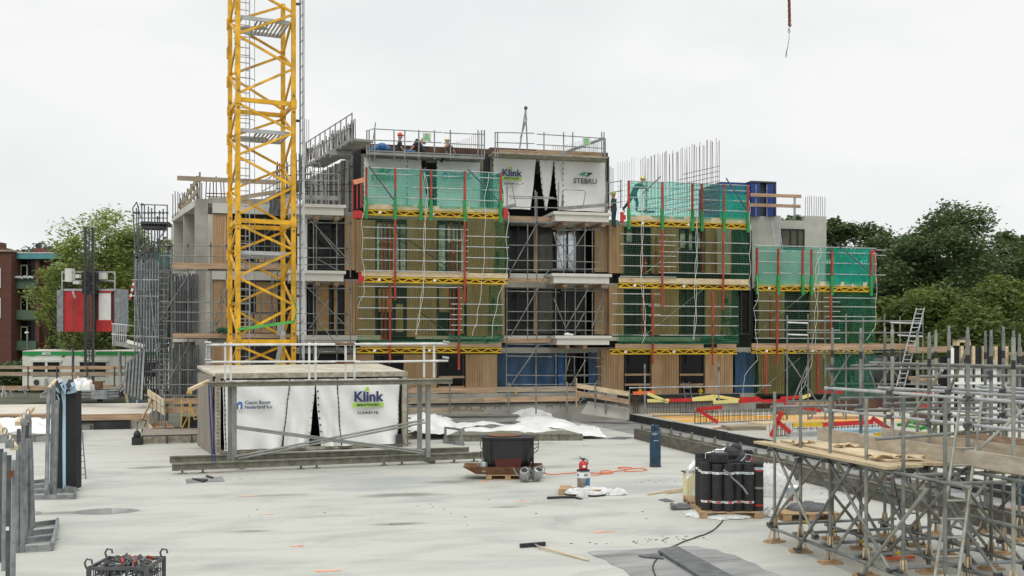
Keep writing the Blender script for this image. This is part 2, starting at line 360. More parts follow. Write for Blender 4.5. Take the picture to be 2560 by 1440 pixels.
def text(body, pos, size, m, parent, rz=0, bold=0.0, name='lettering', sx=1, shear=0):
    cu = bpy.data.curves.new('t', 'FONT'); cu.body = body; cu.size = size; cu.extrude = .004; cu.offset = bold; cu.align_x = 'CENTER'; cu.align_y = 'CENTER'; cu.shear = shear; cu.resolution_u = 3
    t = bpy.data.objects.new('t', cu); C.objects.link(t)
    dg = bpy.context.evaluated_depsgraph_get(); me = bpy.data.meshes.new_from_object(t.evaluated_get(dg)); bpy.data.objects.remove(t)
    me.materials.clear(); me.materials.append(MT[m]); me.name = name
    o = bpy.data.objects.new(name, me); C.objects.link(o); o.parent = parent; o.location = Vector(pos) - wloc(parent)
    o.rotation_euler = (PI / 2, 0, rz); o.scale = (sx, 1, 1); return o
# ================================================================== SETTING
g = MB(); g.poly([(-600, -60, -.7), (600, -60, -.7), (600, 1400, -.7), (-600, 1400, -.7)]); struct(tag(g.build('ground', 'ground'), 'dark rough ground beyond the concrete deck', kind='structure'))
# concrete deck (built as a real slab with an opening for the stair pit)
PA, PB, PC, PD = G(330, 1085), G(545, 1085), G(545, 1000), G(330, 1012)
def slabpart(pts, z1=0.0, z0=-.65, m='slab', name='concrete_deck', label=None, mb=None):
    mb = mb or MB(); mb.poly([(p[0], p[1], z0) for p in pts], (0, 0, z1 - z0)); return mb
EX = 15.75                                                      # right edge of the deck
xl, xr = PA.x + .0, PB.x
yp0, yp1 = 38.6, 43.6
px0, px1 = SX(412, 38.6), SX(600, 38.6)
mb = MB()
slabpart([(-40, -6), (EX, -6), (EX, yp0), (-40, yp0)], mb=mb)
slabpart([(-40, yp0), (px0, yp0), (px0, yp1), (-40, yp1)], mb=mb)
slabpart([(px1, yp0), (EX, yp0), (EX, yp1), (px1, yp1)], mb=mb)
deck = mb.build('concrete_deck', 'slab'); struct(deck)
deck['label'] = 'pale wet concrete deck with damp stains'
pit = MB(); pit.box((px0, yp0, -.69), (px1, 45.4, -.66)); pit.box((px0, 45.3, -.66), (px1, 45.4, .35)); pit.build('stair_pit', 'dark_void', deck)  # shallow floor and back wall coloured near black for the pit's shade
# orange spray marks and dirt left on the deck
k = MB()
for (x, y, wd) in [(755, 1365, .16), (822, 1427, .16), (668, 1286, .14), (618, 1240, .14), (1200, 1204, .2), (1320, 1253, .2), (1510, 1330, .2), (545, 1181, .14)]:
    p = G(x, y)
    for j in range(5):
        a = p + Vector((random.uniform(-wd, wd), random.uniform(-.05, .05), .004 + j * .0003)); r = random.uniform(.02, .05)
        k.poly([a + Vector((r * 2.4 * math.cos(t), r * .8 * math.sin(t), 0)) for t in [i * PI / 4 for i in range(8)]])
k.build('spray_mark', 'mark', deck)
k = MB()
for (x, y, n, sx, sy) in [(2050, 1225, 30, 1.0, .25), (1640, 1350, 40, .5, .12), (2120, 1235, 26, .8, .2), (1650, 1205, 14, .7, .15), (560, 1195, 6, .7, .2), (1100, 1260, 14, 2.5, .6), (1450, 1300, 12, 2.0, .7), (700, 1300, 12, 2.5, .7), (1860, 1180, 16, .7, .25)]:
    p = G(x, y)
    for j in range(n):
        a = p + Vector((random.gauss(0, sx), random.gauss(0, sy), .005)); r = random.uniform(.008, .035)
        k.add([a + Vector((r, 0, 0)), a + Vector((0, r * .7, .004)), a + Vector((-r * 1.4, 0, 0)), a + Vector((0, -r, 0))], [(0, 1, 2, 3)])
k.build('grit', 'felt', deck)['kind'] = 'stuff'
def blob(pts_px, m, name, label, z=.006, kind='structure', rnd=.08, sub=6, th=0):
    P = [G(x, y) for x, y in pts_px]; n = len(P); out_ = []
    for i in range(n):                                            # Catmull-Rom outline
        p0, p1, p2, p3 = P[i - 1], P[i], P[(i + 1) % n], P[(i + 2) % n]
        for j in range(sub):
            t = j / sub; q = .5 * ((2 * p1) + (p2 - p0) * t + (2 * p0 - 5 * p1 + 4 * p2 - p3) * t * t + (3 * p1 - p0 - 3 * p2 + p3) * t ** 3); out_.append((q.x + random.uniform(-1, 1) * rnd * .1, q.y + random.uniform(-1, 1) * rnd * .1, z))
    b = MB(); b.poly(out_, (0, 0, th) if th else (0, 0, 0)); o = b.build(name, m)
    o['label'] = label
    if kind: o['kind'] = kind
    return o
blob([(185, 1280), (235, 1273), (300, 1271), (350, 1275), (325, 1281), (260, 1286), (200, 1285)], 'puddle', 'puddle', 'bright puddle mirroring the sky on the deck near the steel racks')
blob([(78, 1283), (95, 1279), (105, 1283), (92, 1287)], 'puddle', 'puddle', 'small puddle beside the steel rack feet')
# membrane strips lying along the right edge of the deck
k = MB(); k.poly([(13.1, 43.3, .004), (15.7, 43.3, .004), (15.7, 8, .004), (14.3, 8, .004), (13.7, 30, .004)]); struct(k.build('roofing_strip', 'membrane'))['label'] = 'grey waterproof strip along the deck edge'
k = MB()
for i in range(14): k.box((15.60, 8 + i * 2.54, .001), (15.745, 8 + i * 2.54 + 2.5, .30 + random.uniform(-.015, .015)))
tag(k.build('bitumen_upstand', 'upstand'), 'black bitumen upstand along the right edge of the deck', 'edge strip')
# raised slab to the right
k = MB(); k.poly([(15.76, 8, -.65), (60, 8, -.65), (60, 43.6, -.65), (15.76, 43.6, -.65)], (0, 0, .92)); rs = struct(k.build('raised_deck', 'concrete_pale')); rs['label'] = 'raised pale concrete deck right of the black upstand'
k = MB(); k.poly([(16.2, 38.6, .275), (27, 36.6, .275), (27, 41.5, .275), (16.4, 43.0, .275)]); k.build('formwork_floor', 'deck_yellow', rs)
# raised slab on the left
XL = SX(372, 43.8)
k = MB(); k.poly([(-40, 43.8, -.65), (XL, 43.8, -.65), (XL, 52, -.65), (-40, 52, -.65)], (0, 0, 1.25)); rl = struct(k.build('raised_deck', 'deck_ply')); rl['label'] = 'raised pale plywood deck behind the black edge on the left'
k = MB(); k.box((-40, 43.62, .0), (SX(326, 43.7), 43.75, .36)); tag(k.build('bitumen_upstand', 'upstand'), 'black bitumen edge below the timber boards at left', 'edge strip')
k = MB(); k.box((-40, 43.55, .38), (XL, 43.62, .62)); k.box((-40, 43.45, .62), (SX(150, 43.5), 43.7, .68)); tag(k.build('edge_board', 'timber'), 'long timber edge board along the raised deck at left', 'timber board')

# ================================================================== BUILDING
bl = thing('apartment_building', 'unfinished four storey concrete and timber clad building behind the deck', 'building', PT(1200, 900, 46).xy.to_3d())
def part(name, mb, m, parent=bl, **k_): return mb.build(name, m, parent, **k_)
TC = 45.8; TW = 46.05
LV = [.35, 3.3, 6.35, 9.35]
# near-black blocks standing in for the unlit interior, then slabs
k = MB()
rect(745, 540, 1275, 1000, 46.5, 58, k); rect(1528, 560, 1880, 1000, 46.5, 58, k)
part('dark_interior', k, 'dark_void')
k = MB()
k.box((SX(1275, 47.6), 47.8, .3), (SX(1528, 47.6), 58, 9.3)); part('dark_interior', k, 'dark_void')
k = MB()
for z in LV[1:]: k.box((SX(742, 46), 45.95, z - .28), (SX(1545, 46), 57, z - .02))
part('floor_slab', k, 'concrete')
k = MB()
for z in LV[1:3]: k.box((SX(1546, 46), 45.95, z - .28), (SX(1876, 46), 57, z - .02))
k.box((SX(1546, 46), 45.95, 9.02), (SX(1880, 46), 57, 9.28))
part('floor_slab', k, 'concrete')
k = MB(); rect(742, 985, 1545, 1060, 45.4, 46.0, k); rect(1545, 985, 1890, 1060, 45.5, 46.0, k); part('plinth', k, 'concrete')
k = MB(); rect(900, 998, 1545, 1010, 45.3, 45.39, k); rect(1545, 986, 1850, 1003, 45.3, 45.39, k); part('plinth_strip', k, 'black')
def clad(x0, y0, x1, y1, T=TC, slat=None):       # backing board plus individual vertical slats over the given share
    a, b = SX(x0, T), SX(x1, T); xm = (x0 + x1) / 2; z0, z1 = ZT(xm, y1, T), ZT(xm, y0, T)
    k = MB(); k.box((a, T + .035, z0), (b, T + .2, z1)); o = k.build('cladding', 'clad_plain', bl)
    k = MB(); lo, hi = slat or (0.3, .95); x = a + (b - a) * lo
    while x < a + (b - a) * hi:
        w_ = random.choice((.045, .06, .06, .09)); k.box((x, T, z0 + .01), (x + w_, T + .034, z1 - .01)); x += w_ + random.choice((.02, .025, .04))
    if k.v: k.build('slats', 'clad', o)
    return o
def window(x0, y0, x1, y1, T=TW, pane='glass_dark', mull=(), tr=(), fr='frame_dark'):
    a, b = SX(x0, T), SX(x1, T); xm = (x0 + x1) / 2; z0, z1 = ZT(xm, y1, T), ZT(xm, y0, T); k = MB(); f = .07
    k.box((a, T - .08, z0), (a + f, T + .06, z1)); k.box((b - f, T - .08, z0), (b, T + .06, z1)); k.box((a + f, T - .08, z1 - f), (b - f, T + .06, z1)); k.box((a + f, T - .08, z0), (b - f, T + .06, z0 + f))
    for t in mull: x = a + (b - a) * t; k.box((x - .035, T - .06, z0 + f), (x + .035, T + .05, z1 - f))
    for t in tr: z = z1 - (z1 - z0) * t; k.box((a + f, T - .055, z - .03), (b - f, T + .045, z + .03))
    o = k.build('window', fr, bl)
    k = MB(); k.box((a + f, T + .0, z0 + f), (b - f, T + .02, z1 - f)); k.build('pane', pane, o); return o
# unit 1
for (y0, y1) in ((549, 681), (709, 843)):
    f3 = y0 < 600
    clad(890, y0, 938, y1, slat=(.1, .35)); clad(1018, y0, 1092, y1); clad(1168, y0, 1262, y1, slat=(.15, .6)); clad(862, y0 - 8, 889, y1 - 6, slat=(.5, .9))
    window(938, y0, 1018, y1, pane='glass_sky_tint' if f3 else 'glass_dark', mull=(.52, .76)); window(1092, y0, 1168, y1, pane='glass_sky_tint' if f3 else 'glass_dark', mull=(.3, .72))
if True:
    rects('board_infill', 'ply', [(946, 722, 980, 780), (990, 760, 1008, 830), (1098, 720, 1122, 780), (1145, 722, 1160, 835)], 45.95, 45.99, bl)
clad(862, 886, 935, 997, slat=(.3, .6)); clad(1010, 886, 1092, 997, slat=(.1, .55)); clad(1165, 886, 1243, 993, slat=(.05, .6))
window(935, 886, 1010, 997, mull=(.5,)); window(1092, 886, 1165, 992, mull=(.9,), tr=(.56,))
# unit 2 recess
TR = 47.2
for (y0, y1) in ((556, 680), (712, 836)):
    window(1266, y0, 1336, y1, TR, mull=(.4,)); clad(1334, y0, 1342, y1, TR - .1, slat=(0, .01)); window(1342, y0, 1392, y1, TR, pane='glass_tree', mull=(.02,))
    window(1388, y0, 1448, y1, TR - .2, pane='glass_sky_tint' if y0 < 600 else 'glass_dark', mull=(.5,)); window(1440, y0, 1494, y1, TR - .2, pane='glass_dark' if y0 < 600 else 'glass_dark', mull=(.4,))
    clad(1488, y0, 1526, y1, 46.2, slat=(.6, .9))
k = MB(); k.box((SX(1243, 45.9), 45.9, .9), (SX(1246, 45.9), 47.2, 9.0)); k.box((SX(1528, 46.2), 46.2, .9), (SX(1531, 46.2), 47.5, 9.0)); part('side_wall', k, 'dark_grey')
clad(1492, 872, 1530, 985, 46.0, slat=(.1, .6)); window(1410, 866, 1492, 985, 46.9, mull=(.5,), tr=(.5,))
# blue tarpaulin hanging in the ground floor bay
def hang(x0, y0, x1, y1, T, m, name, amp=.06, nu=30, nv=16, wav=9, seed=0, sagx=0):
    a, b = SX(x0, T), SX(x1, T); xm = (x0 + x1) / 2; z0, z1 = ZT(xm, y1, T), ZT(xm, y0, T)
    def fn(u, v):
        return Vector((a + (b - a) * u + .02 * math.sin(v * 7 + seed), T - amp * (.5 + .5 * math.sin(u * wav * (1 + .15 * math.sin(v * 3 + seed)) + seed + 1.3 * math.sin(u * 23 + seed)) * (.5 + v * .5)), z0 + (z1 - z0) * v + sagx * math.sin(PI * u)))
    k = MB(); k.grid(fn, nu, nv); return k
tag(hang(1243, 862, 1412, 985, 46.3, 'x', 'x', .12, 40, 20, 13, 2).build('tarpaulin', 'blue_tarp', smooth=True), 'dark blue tarpaulin closing the ground floor bay in the middle', 'tarpaulin')
tag(hang(1395, 866, 1409, 975, 46.1, 'x', 'x', .12, 12, 20, 9, 1).build('tarpaulin', 'blue_wrap', smooth=True), 'bright blue loose tarpaulin edge left of the middle balcony props', 'tarpaulin')
tag(hang(1470, 880, 1492, 985, 46.0, 'x', 'x', .10, 12, 20, 9, 5).build('tarpaulin', 'blue_tarp', smooth=True), 'narrow dark blue tarpaulin strip right of the middle balcony props', 'tarpaulin')
tag(hang(1835, 880, 1884, 985, 46.0, 'x', 'x', .15, 20, 20, 9, 4).build('tarpaulin', 'blue_tarp', smooth=True), 'blue tarpaulin closing the ground floor gap between the two right buildings', 'tarpaulin')
# timber edge planks in the bay
rects('scaffold_plank', 'timber', [(1268, 541, 1385, 552), (1265, 695, 1385, 706), (1250, 846, 1385, 857)], 45.2, 45.25, None, ['brown timber plank below the torn white sheets, top of the middle bay', 'brown timber plank halfway up the middle bay left of the balconies', 'brown timber plank above the blue tarpaulin in the middle bay'], 'plank')
# unit 3
for (y0, y1) in ((561, 683), (714, 837)):
    clad(1524, y0, 1560, y1, slat=(.2, .8)); clad(1630, y0, 1698, y1, slat=(.2, .8)); clad(1765, y0, 1830, y1, slat=(.2, .8))
    window(1560, y0, 1630, y1, pane='glass_dark', mull=(.45,)); window(1698, y0, 1765, y1, pane='glass_dark', mull=(.3, .6)); window(1830, y0, 1874, y1, mull=(.5,))
k = MB(); rect(1700, 575, 1712, 620, 45.9, 45.92, k); rect(1722, 572, 1730, 625, 45.9, 45.92, k); rect(1740, 580, 1750, 622, 45.9, 45.92, k); rect(1566, 572, 1580, 605, 45.9, 45.92, k); part('sky_reflection', k, 'glass_sky_tint')  # pale strips added over the dark panes to show as sky reflections
clad(1503, 874, 1560, 985, slat=(.25, .85)); clad(1630, 874, 1698, 985, slat=(.38, .97)); clad(1764, 874, 1832, 983, slat=(.5, .97))
window(1560, 874, 1630, 985, mull=(.9,)); window(1698, 874, 1764, 985, mull=(.9,))
for y in (937, 962):
    for (a, b) in ((1562, 1626), (1700, 1758), (1097, 1161)):
        k = MB(); rect(a, y - 3 + (6 if a == 1097 else 0), b, y + 2 + (6 if a == 1097 else 0), 45.6, 45.66, k); part('guard_plank', k, 'timber')
k = MB(); rect(1793, 568, 1826, 683, 45.55, 45.6, k); tag(k.build('infill_formwork', 'concrete_pale'), 'narrow pale grey form panel standing behind the right net', 'form panel')
# balconies
def balcony(x0, x1, yt, yb, T=44.4, d=2.6, wood=()):
    k = MB(); a, b = SX(x0, T), SX(x1, T); xm = (x0 + x1) / 2; z1, z0 = ZT(xm, yt, T), ZT(xm, yb, T)
    k.box((a, T, z1 - .13), (b, T + d, z1)); k.box((a + .1, T + .08, z0), (b - .1, T + d, z1 - .132)); o = k.build('balcony', 'precast', bl)
    for x in wood:
        k = MB(); xx = SX(x, T + .2); k.box((xx - .09, T + .25, z0 - .17), (xx + .09, T + 2.2, z0 - .003)); k.build('prop_beam', 'timber', o)
    return o
balcony(1384, 1529, 530, 553, wood=(1413, 1468, 1510)); balcony(1380, 1530, 684, 708, wood=(1414, 1466, 1510)); balcony(1388, 1530, 839, 862, wood=(1420, 1464))
balcony(716, 866, 510, 536, wood=(793, 843)); balcony(716, 865, 676, 702, wood=(794, 842))
rects('lintel', 'precast', [(1275, 684, 1384, 701), (1250, 839, 1384, 852), (745, 838, 958, 850, 45.5, 46), (1500, 842, 1750, 852, 45.45, 45.79), (1040, 840, 1255, 848, 45.45, 45.79)], 45.9, 47, bl)
k = MB(); rect(745, 851, 890, 862, 45.3, 46, k); part('lintel', k, 'concrete_pale')
# left balcony bay
for (y0, y1, p2) in ((540, 674, 'glass_dark'), (706, 836, 'glass_dark')):
    window(770, y0, 862, y1, 46.3, pane=p2, mull=(.6, .92))
k = MB(); rect(744, 536, 768, 676, 45.6, 46.4, k); rect(742, 704, 766, 838, 45.6, 46.4, k); part('insulation', k, 'white_paint')
rects('board_infill', 'ply', [(792, 712, 822, 828), (835, 712, 842, 828)], 46.1, 46.15, bl)
# left concrete wing
TL = 47.5
k = MB()
rect(489, 497, 520, 1000, TL, TL + .35, k); rect(520, 497, 745, 512, TL, TL + .35, k); rect(520, 657, 745, 664, TL + .05, TL + .35, k)
rect(520, 855, 560, 1000, TL + .02, TL + .35, k)
part('concrete_wall', k, 'concrete')
k = MB(); rect(531, 510, 745, 535, TL - .12, TL - .002, k); rect(530, 678, 745, 700, TL - .12, TL - .002, k); part('lintel', k, 'precast')
k = MB(); rect(520, 536, 531, 660, TL - .02, TL + .2, k); rect(514, 678, 531, 835, TL - .05, TL + .2, k); part('pier', k, 'concrete_pale')
clad(531, 536, 578, 660, TL - .02, slat=(0, 1)); clad(531, 701, 578, 832, TL - .02, slat=(.1, .5)); clad(527, 866, 580, 990, TL - .02, slat=(.1, .4))
k = MB(); rect(578, 536, 745, 660, TL + .4, TL + .5, k); rect(578, 701, 745, 832, TL + .4, TL + .5, k); rect(580, 866, 745, 990, TL + .4, TL + .5, k); part('dark_interior', k, 'dark_void')  # near-black sheets painted as the shade inside the open bays
rects('board_infill', 'ply', [(640, 705, 695, 780), (610, 785, 690, 832), (640, 640, 700, 660)], TL + .25, TL + .38, bl)
window(590, 536, 700, 660, TL + .3, mull=(.5,)); window(600, 701, 636, 832, TL + .3, mull=(.5,)); window(697, 701, 742, 832, TL + .3, mull=(.5,))
# the wing's side: slabs and fin walls receding to the left
P0 = PT(489, 865, TL); wd = Vector((-math.sin(math.radians(14)), math.cos(math.radians(14)), 0)); wn = Vector((wd.y, -wd.x, 0))
def along(d, off=0): return Vector((P0.x, P0.y, 0)) + wd * d + wn * off
def wslab(d0, d1, z0, z1, o0=0, o1=4, m='precast', name='side_slab'):
    k = MB(); k.poly([(*along(d0, o0).xy, z0), (*along(d0, o1).xy, z0), (*along(d1, o1).xy, z0), (*along(d1, o0).xy, z0)], (0, 0, z1 - z0)); return k
zt = ZT(489, 498, TL)
for (z0, z1) in ((zt - .3, zt), (zt - 3.35, zt - 3.1), (zt - 6.35, zt - 6.1)): part('side_slab', wslab(.35, 6.6, z0, z1, 0, 6), 'precast')
for d in (0.36, 3.3, 6.3):
    for (z0, z1) in ((zt - 3.1, zt - .3), (zt - 6.1, zt - 3.35), (.3, zt - 6.35)):
        part('fin_wall', wslab(d, d + .16, z0, z1, 0.05, 5), 'concrete_pale')
part('back_wall', wslab(.5, 6.5, .3, zt - .3, 5, 5.2), 'concrete')
# unit 4, lower right: bare concrete upper wall
TQ = 47.2
k = MB(); rect(1877, 538, 1952, 706, TQ, TQ + .3, k); rect(1952, 551, 2012, 572, TQ, TQ + .3, k); rect(2012, 540, 2066, 706, TQ, TQ + .3, k); rect(1952, 625, 2012, 706, TQ, TQ + .3, k); part('concrete_wall', k, 'concrete_pale')
k = MB(); rect(1863, 575, 1886, 690, TQ + .1, TQ + .3, k); rect(1886, 1, 1887, 2, TQ + 9, TQ + 9.1, k) if False else None; part('door_opening', k, 'dark_grey')
window(1952, 572, 2012, 625, TQ + .1, pane='glass_tree', mull=(.4, .7), fr='frame_dark')
k = MB(); rect(1880, 706, 2082, 722, 46.6, 52, k); rect(1880, 858, 2082, 872, 46.6, 52, k); part('floor_slab', k, 'concrete')
k = MB(); rect(1880, 722, 2082, 1000, 47.6, 52, k); part('dark_interior', k, 'dark_void')
for (y0, y1) in ((723, 845), (880, 985)):
    clad(1898, y0, 1962, y1, 46.6, slat=(.1, .9)); clad(2028, y0, 2080, y1, 46.6, slat=(.2, .9)); window(1962, y0, 2028, y1, 46.9, mull=(.5,)); window(1862, y0, 1898, y1, 47.0, mull=(.5,))
# ---- roof top: tunnel forms with white sheets
def tunnel_form(x0, x1, yt, yb, T, label, split, dark, logos):
    a, b = SX(x0, T), SX(x1, T); xm = (x0 + x1) / 2; z1, z0 = ZT(xm, yt, T), ZT(xm, yb, T)
    t = thing('tunnel_form', label, 'formwork', (a, T, z0))
    k = MB(); k.box((a, T, z1 - .16), (b, T + .16, z1)); k.box((a, T, z0), (a + .12, T + .2, z1 - .16)); k.box((b - .12, T, z0), (b, T + .2, z1 - .16)); k.box((a, T + .2, z0), (a + .1, T + 9, z1)); k.box((b - .1, T + .2, z0), (b, T + 9, z1)); k.box((a + .1, T + .3, z1 - .2), (b - .1, T + 9, z1 - .02))
    k.build('form_frame', 'form_olive', t)
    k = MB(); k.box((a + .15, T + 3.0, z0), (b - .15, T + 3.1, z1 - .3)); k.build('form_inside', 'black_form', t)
    xs = [a + .13] + [SX(s, T) for s in split] + [b - .13]
    for i in range(len(xs) - 1):
        xa, xb = xs[i], xs[i + 1]; gl = dark.get(i)
        if gl == 'gap': continue
        la, lb = gl if gl else (0, 0)             # how far the lower corners are pulled in or out
        def fn(u, v, xa=xa, xb=xb, la=la, lb=lb, i=i):
            q = (1 - v) ** 1.2; L_ = xa + la * q; R_ = xb + lb * q
            return Vector((L_ + (R_ - L_) * u, T + .03 - .05 * math.sin(u * 11 + i * 2 + v * 2) * (1 - v * .7) - .03 * math.sin(v * 9 + u * 4), z0 + .04 + (z1 - .17 - z0) * v))
        k = MB(); k.grid(fn, 14, 14); k.build('sheet', 'sheet_white', t, smooth=True)
        k = MB()
        for q in range(9):
            v = (q + .5) / 9; p = fn(0, v); k.box((p.x - .015, p.y - .05, p.z - .03), (p.x + .015, p.y - .01, p.z + .03))
        k.build('eyelet', 'black', t)
    for (kind, x, y, sz) in logos:
        p = PT(x, y, T - .14); logo(kind, p, sz, t)
    return t
def logo(kind, p, s, t, rz=0):
    R = Matrix.Rotation(rz, 3, 'Z')
    def q(dx, dz, dy=0): return Vector(p) + R @ Vector((dx * s, dy, dz * s))
    def pol(pts, m, name='logo_mark', dy=0): k = MB(); k.poly([q(a, b, dy) for a, b in pts], R @ Vector((0, .006, 0))); k.build(name, m, t)
    if kind == 'klink':
        text('Klink', q(0, .16), .46 * s, 'ink_navy', t, rz, .014 * s, sx=1.02); pol([(-.52, -.16), (.52, -.16), (.52, -.04), (-.52, -.04)], 'ink_lime')
        k = MB(); cc = q(-.03, .42, -.006); k.poly([cc + R @ Vector((.07 * s * math.cos(a), 0, .07 * s * math.sin(a))) for a in [i * PI / 8 for i in range(16)]]); k.build('logo_mark', 'ink_lime', t)
        text('BEKISTINGEN', q(0, -.10, -.008), .10 * s, 'ink_navy', t, rz, .002, sx=1.25); text('KLINKBV.NL', q(0, -.36), .12 * s, 'ink_black', t, rz, .003, sx=1.1)
    if kind == 'stebru':
        text('STEBRU', q(0, -.1), .34 * s, 'ink_black', t, rz, .006 * s, sx=1.0)
        pol([(-.32, .22), (-.05, .34), (.08, .34), (-.02, .22), (.02, .18), (-.15, .16)], 'ink_green'); pol([(.1, .34), (.38, .30), (.12, .12), (.02, .14), (.14, .22)], 'ink_black')
    if kind == 'stebru_green':
        text('STEBRU', q(0, -.1), .34 * s, 'ink_green', t, rz, .006 * s); pol([(-.32, .22), (-.05, .34), (.08, .34), (-.02, .22), (.02, .18), (-.15, .16)], 'ink_green'); pol([(.1, .34), (.38, .30), (.12, .12), (.02, .14), (.14, .22)], 'ink_green')
    if kind == 'casco':
        text('Casco Bouw', q(0.0, .10), .18 * s, 'ink_navy', t, rz, .003, sx=1.05); text('Nederland b.v.', q(.04, -.08), .18 * s, 'ink_navy', t, rz, .003, sx=1.0)
        pol([(-.78, -.14), (-.57, -.14), (-.57, .10), (-.67, .16), (-.78, .08)], 'ink_blue'); pol([(-.72, -.14), (-.66, -.14), (-.64, .04), (-.72, .02)], 'sheet_white', dy=-.004)
TF = 46.2
tunnel_form(902, 1208, 391, 521, TF, 'left white sheeted tunnel form on the roof behind the green screen', (1018, 1052, 1092), {1: (0, .35), 2: 'gap'}, [('stebru_green', 960, 440, 1.0), ('casco', 1150, 440, 1.0)])
tunnel_form(1226, 1520, 392, 527, TF, 'right white sheeted tunnel form on the roof, sheets torn open in the middle', (1340, 1348, 1385, 1408), {0: (0, -.25), 1: 'gap', 2: (.3, -.35), 3: (.2, 0)}, [('klink', 1279, 441, .95), ('stebru', 1463, 448, 1.0)])
rects('concrete_joint', 'black_form', [(884, 362, 902, 535), (1208, 385, 1226, 530, TF + .1), (1519, 392, 1523, 525, TF - .1, TF + 6)], TF - .1, TF + .5, bl)
k = MB(); rect(885, 365, 1225, 380, TF + .6, TF + 9, k); rect(1225, 375, 1520, 388, TF + .6, TF + 9, k); tag(k.build('edge_form', 'brown_form'), 'dark brown steel edge form along the top of the roof', 'edge form')
rects('scaffold_plank', 'timber', [(1248, 375, 1340, 386), (1341, 378, 1505, 389)], TF - .3, TF - .25, None, ['short orange brown plank above the left torn white sheet', 'long orange brown plank above the right torn white sheet'], 'plank')
# roof platform with guard rail, and the sign boards
def guard(name, label, T, base, x0, x1, posts, rails, top, m='galv', deckm='form_grey', sh=.10):
    t = thing(name, label, 'guard rail', PT((x0 + x1) / 2, base, T))
    for x in posts: cyl('post', m, PT(x, base, T), PT(x, top, T), .03, t, 6)
    for ln in rails: cyl('rail', m, PT(ln[0], ln[1], T), PT(ln[2], ln[3], T), .024, t, 6)
    return t
t = guard('roof_guard_rail', 'grey roof guard rail and walkway above the left sheeted form', TF - 1.0, 398, 905, 1210, (917, 923, 937, 985, 1012, 1047, 1086, 1126, 1195, 1204, 1211), [(932, 322, 1105, 331), (1108, 332, 1211, 336), (932, 350, 1030, 354), (1032, 354, 1105, 357), (1108, 358, 1211, 363), (915, 328, 932, 322), (915, 356, 932, 350)], 325)
k = MB(); rect(918, 381, 1210, 384, TF - 1.0, TF - .05, k); rect(918, 386, 1210, 392, TF - 1.02, TF - .95, k)
for x in (930, 1000, 1045, 1085, 1125, 1190): k.bar(PT(x, 400, TF - .1), PT(x, 388, TF - .9), .06, .12)
k.build('walkway', 'form_grey', t); cyl('brace', 'galv', PT(930, 368, TF - 1), PT(939, 306, TF - 1), .024, t)
t = guard('roof_guard_rail', 'grey roof guard rail above the torn white sheets', TF - 1.0, 392, 1238, 1515, (1238, 1244, 1360, 1409, 1432, 1504, 1510), [(1238, 331, 1336, 333), (1342, 335, 1512, 346), (1238, 356, 1336, 359), (1342, 361, 1512, 371)], 330)
k = MB(); rect(1232, 386, 1520, 389, TF - 1.0, TF - .05, k); k.build('walkway', 'form_dirty', t)
k = MB(); k.bar(PT(1383, 392, TF - .6), PT(1510, 346, TF - .6), .08, .12); k.bar(PT(1512, 346, TF - .6), PT(1512, 400, TF - .6), .08, .08); k.build('bracket', 'form_grey', t)
k = MB()
t = thing('tripod', 'tall thin steel tripod standing above the torn white sheets', 'tripod', PT(1307, 392, TF - .3))
for (a, b, c, d) in ((1298, 378, 1315, 268), (1319, 386, 1314, 268), (1301, 345, 1317, 295)): cyl('leg', 'galv', PT(a, b, TF), PT(c, d, TF), .035, t)
k = MB(); k.ball(PT(1314.5, 270, TF), .09); k.build('head', 'galv_dark', t)
for (ch, x, y, T, col, lb, w_, h_) in (('A', 1067, 344, TF - 1.1, 'sign_green', 'grey square board with a green letter A on the roof rail', 21, 23), ('B', 1466, 355, TF - 1.1, 'sign_green', 'grey square board with a green letter B on the roof rail', 19, 20)):
    t = thing('letter_sign', lb, 'sign', PT(x, y, T)); k = MB(); rect(x - w_ / 2, y - h_ / 2, x + w_ / 2, y + h_ / 2, T, T + .02, k); k.build('board', 'sign_grey', t); text(ch, PT(x, y, T - .012), .46 if ch == 'A' else .42, col, t, 0, .004, 'letter')
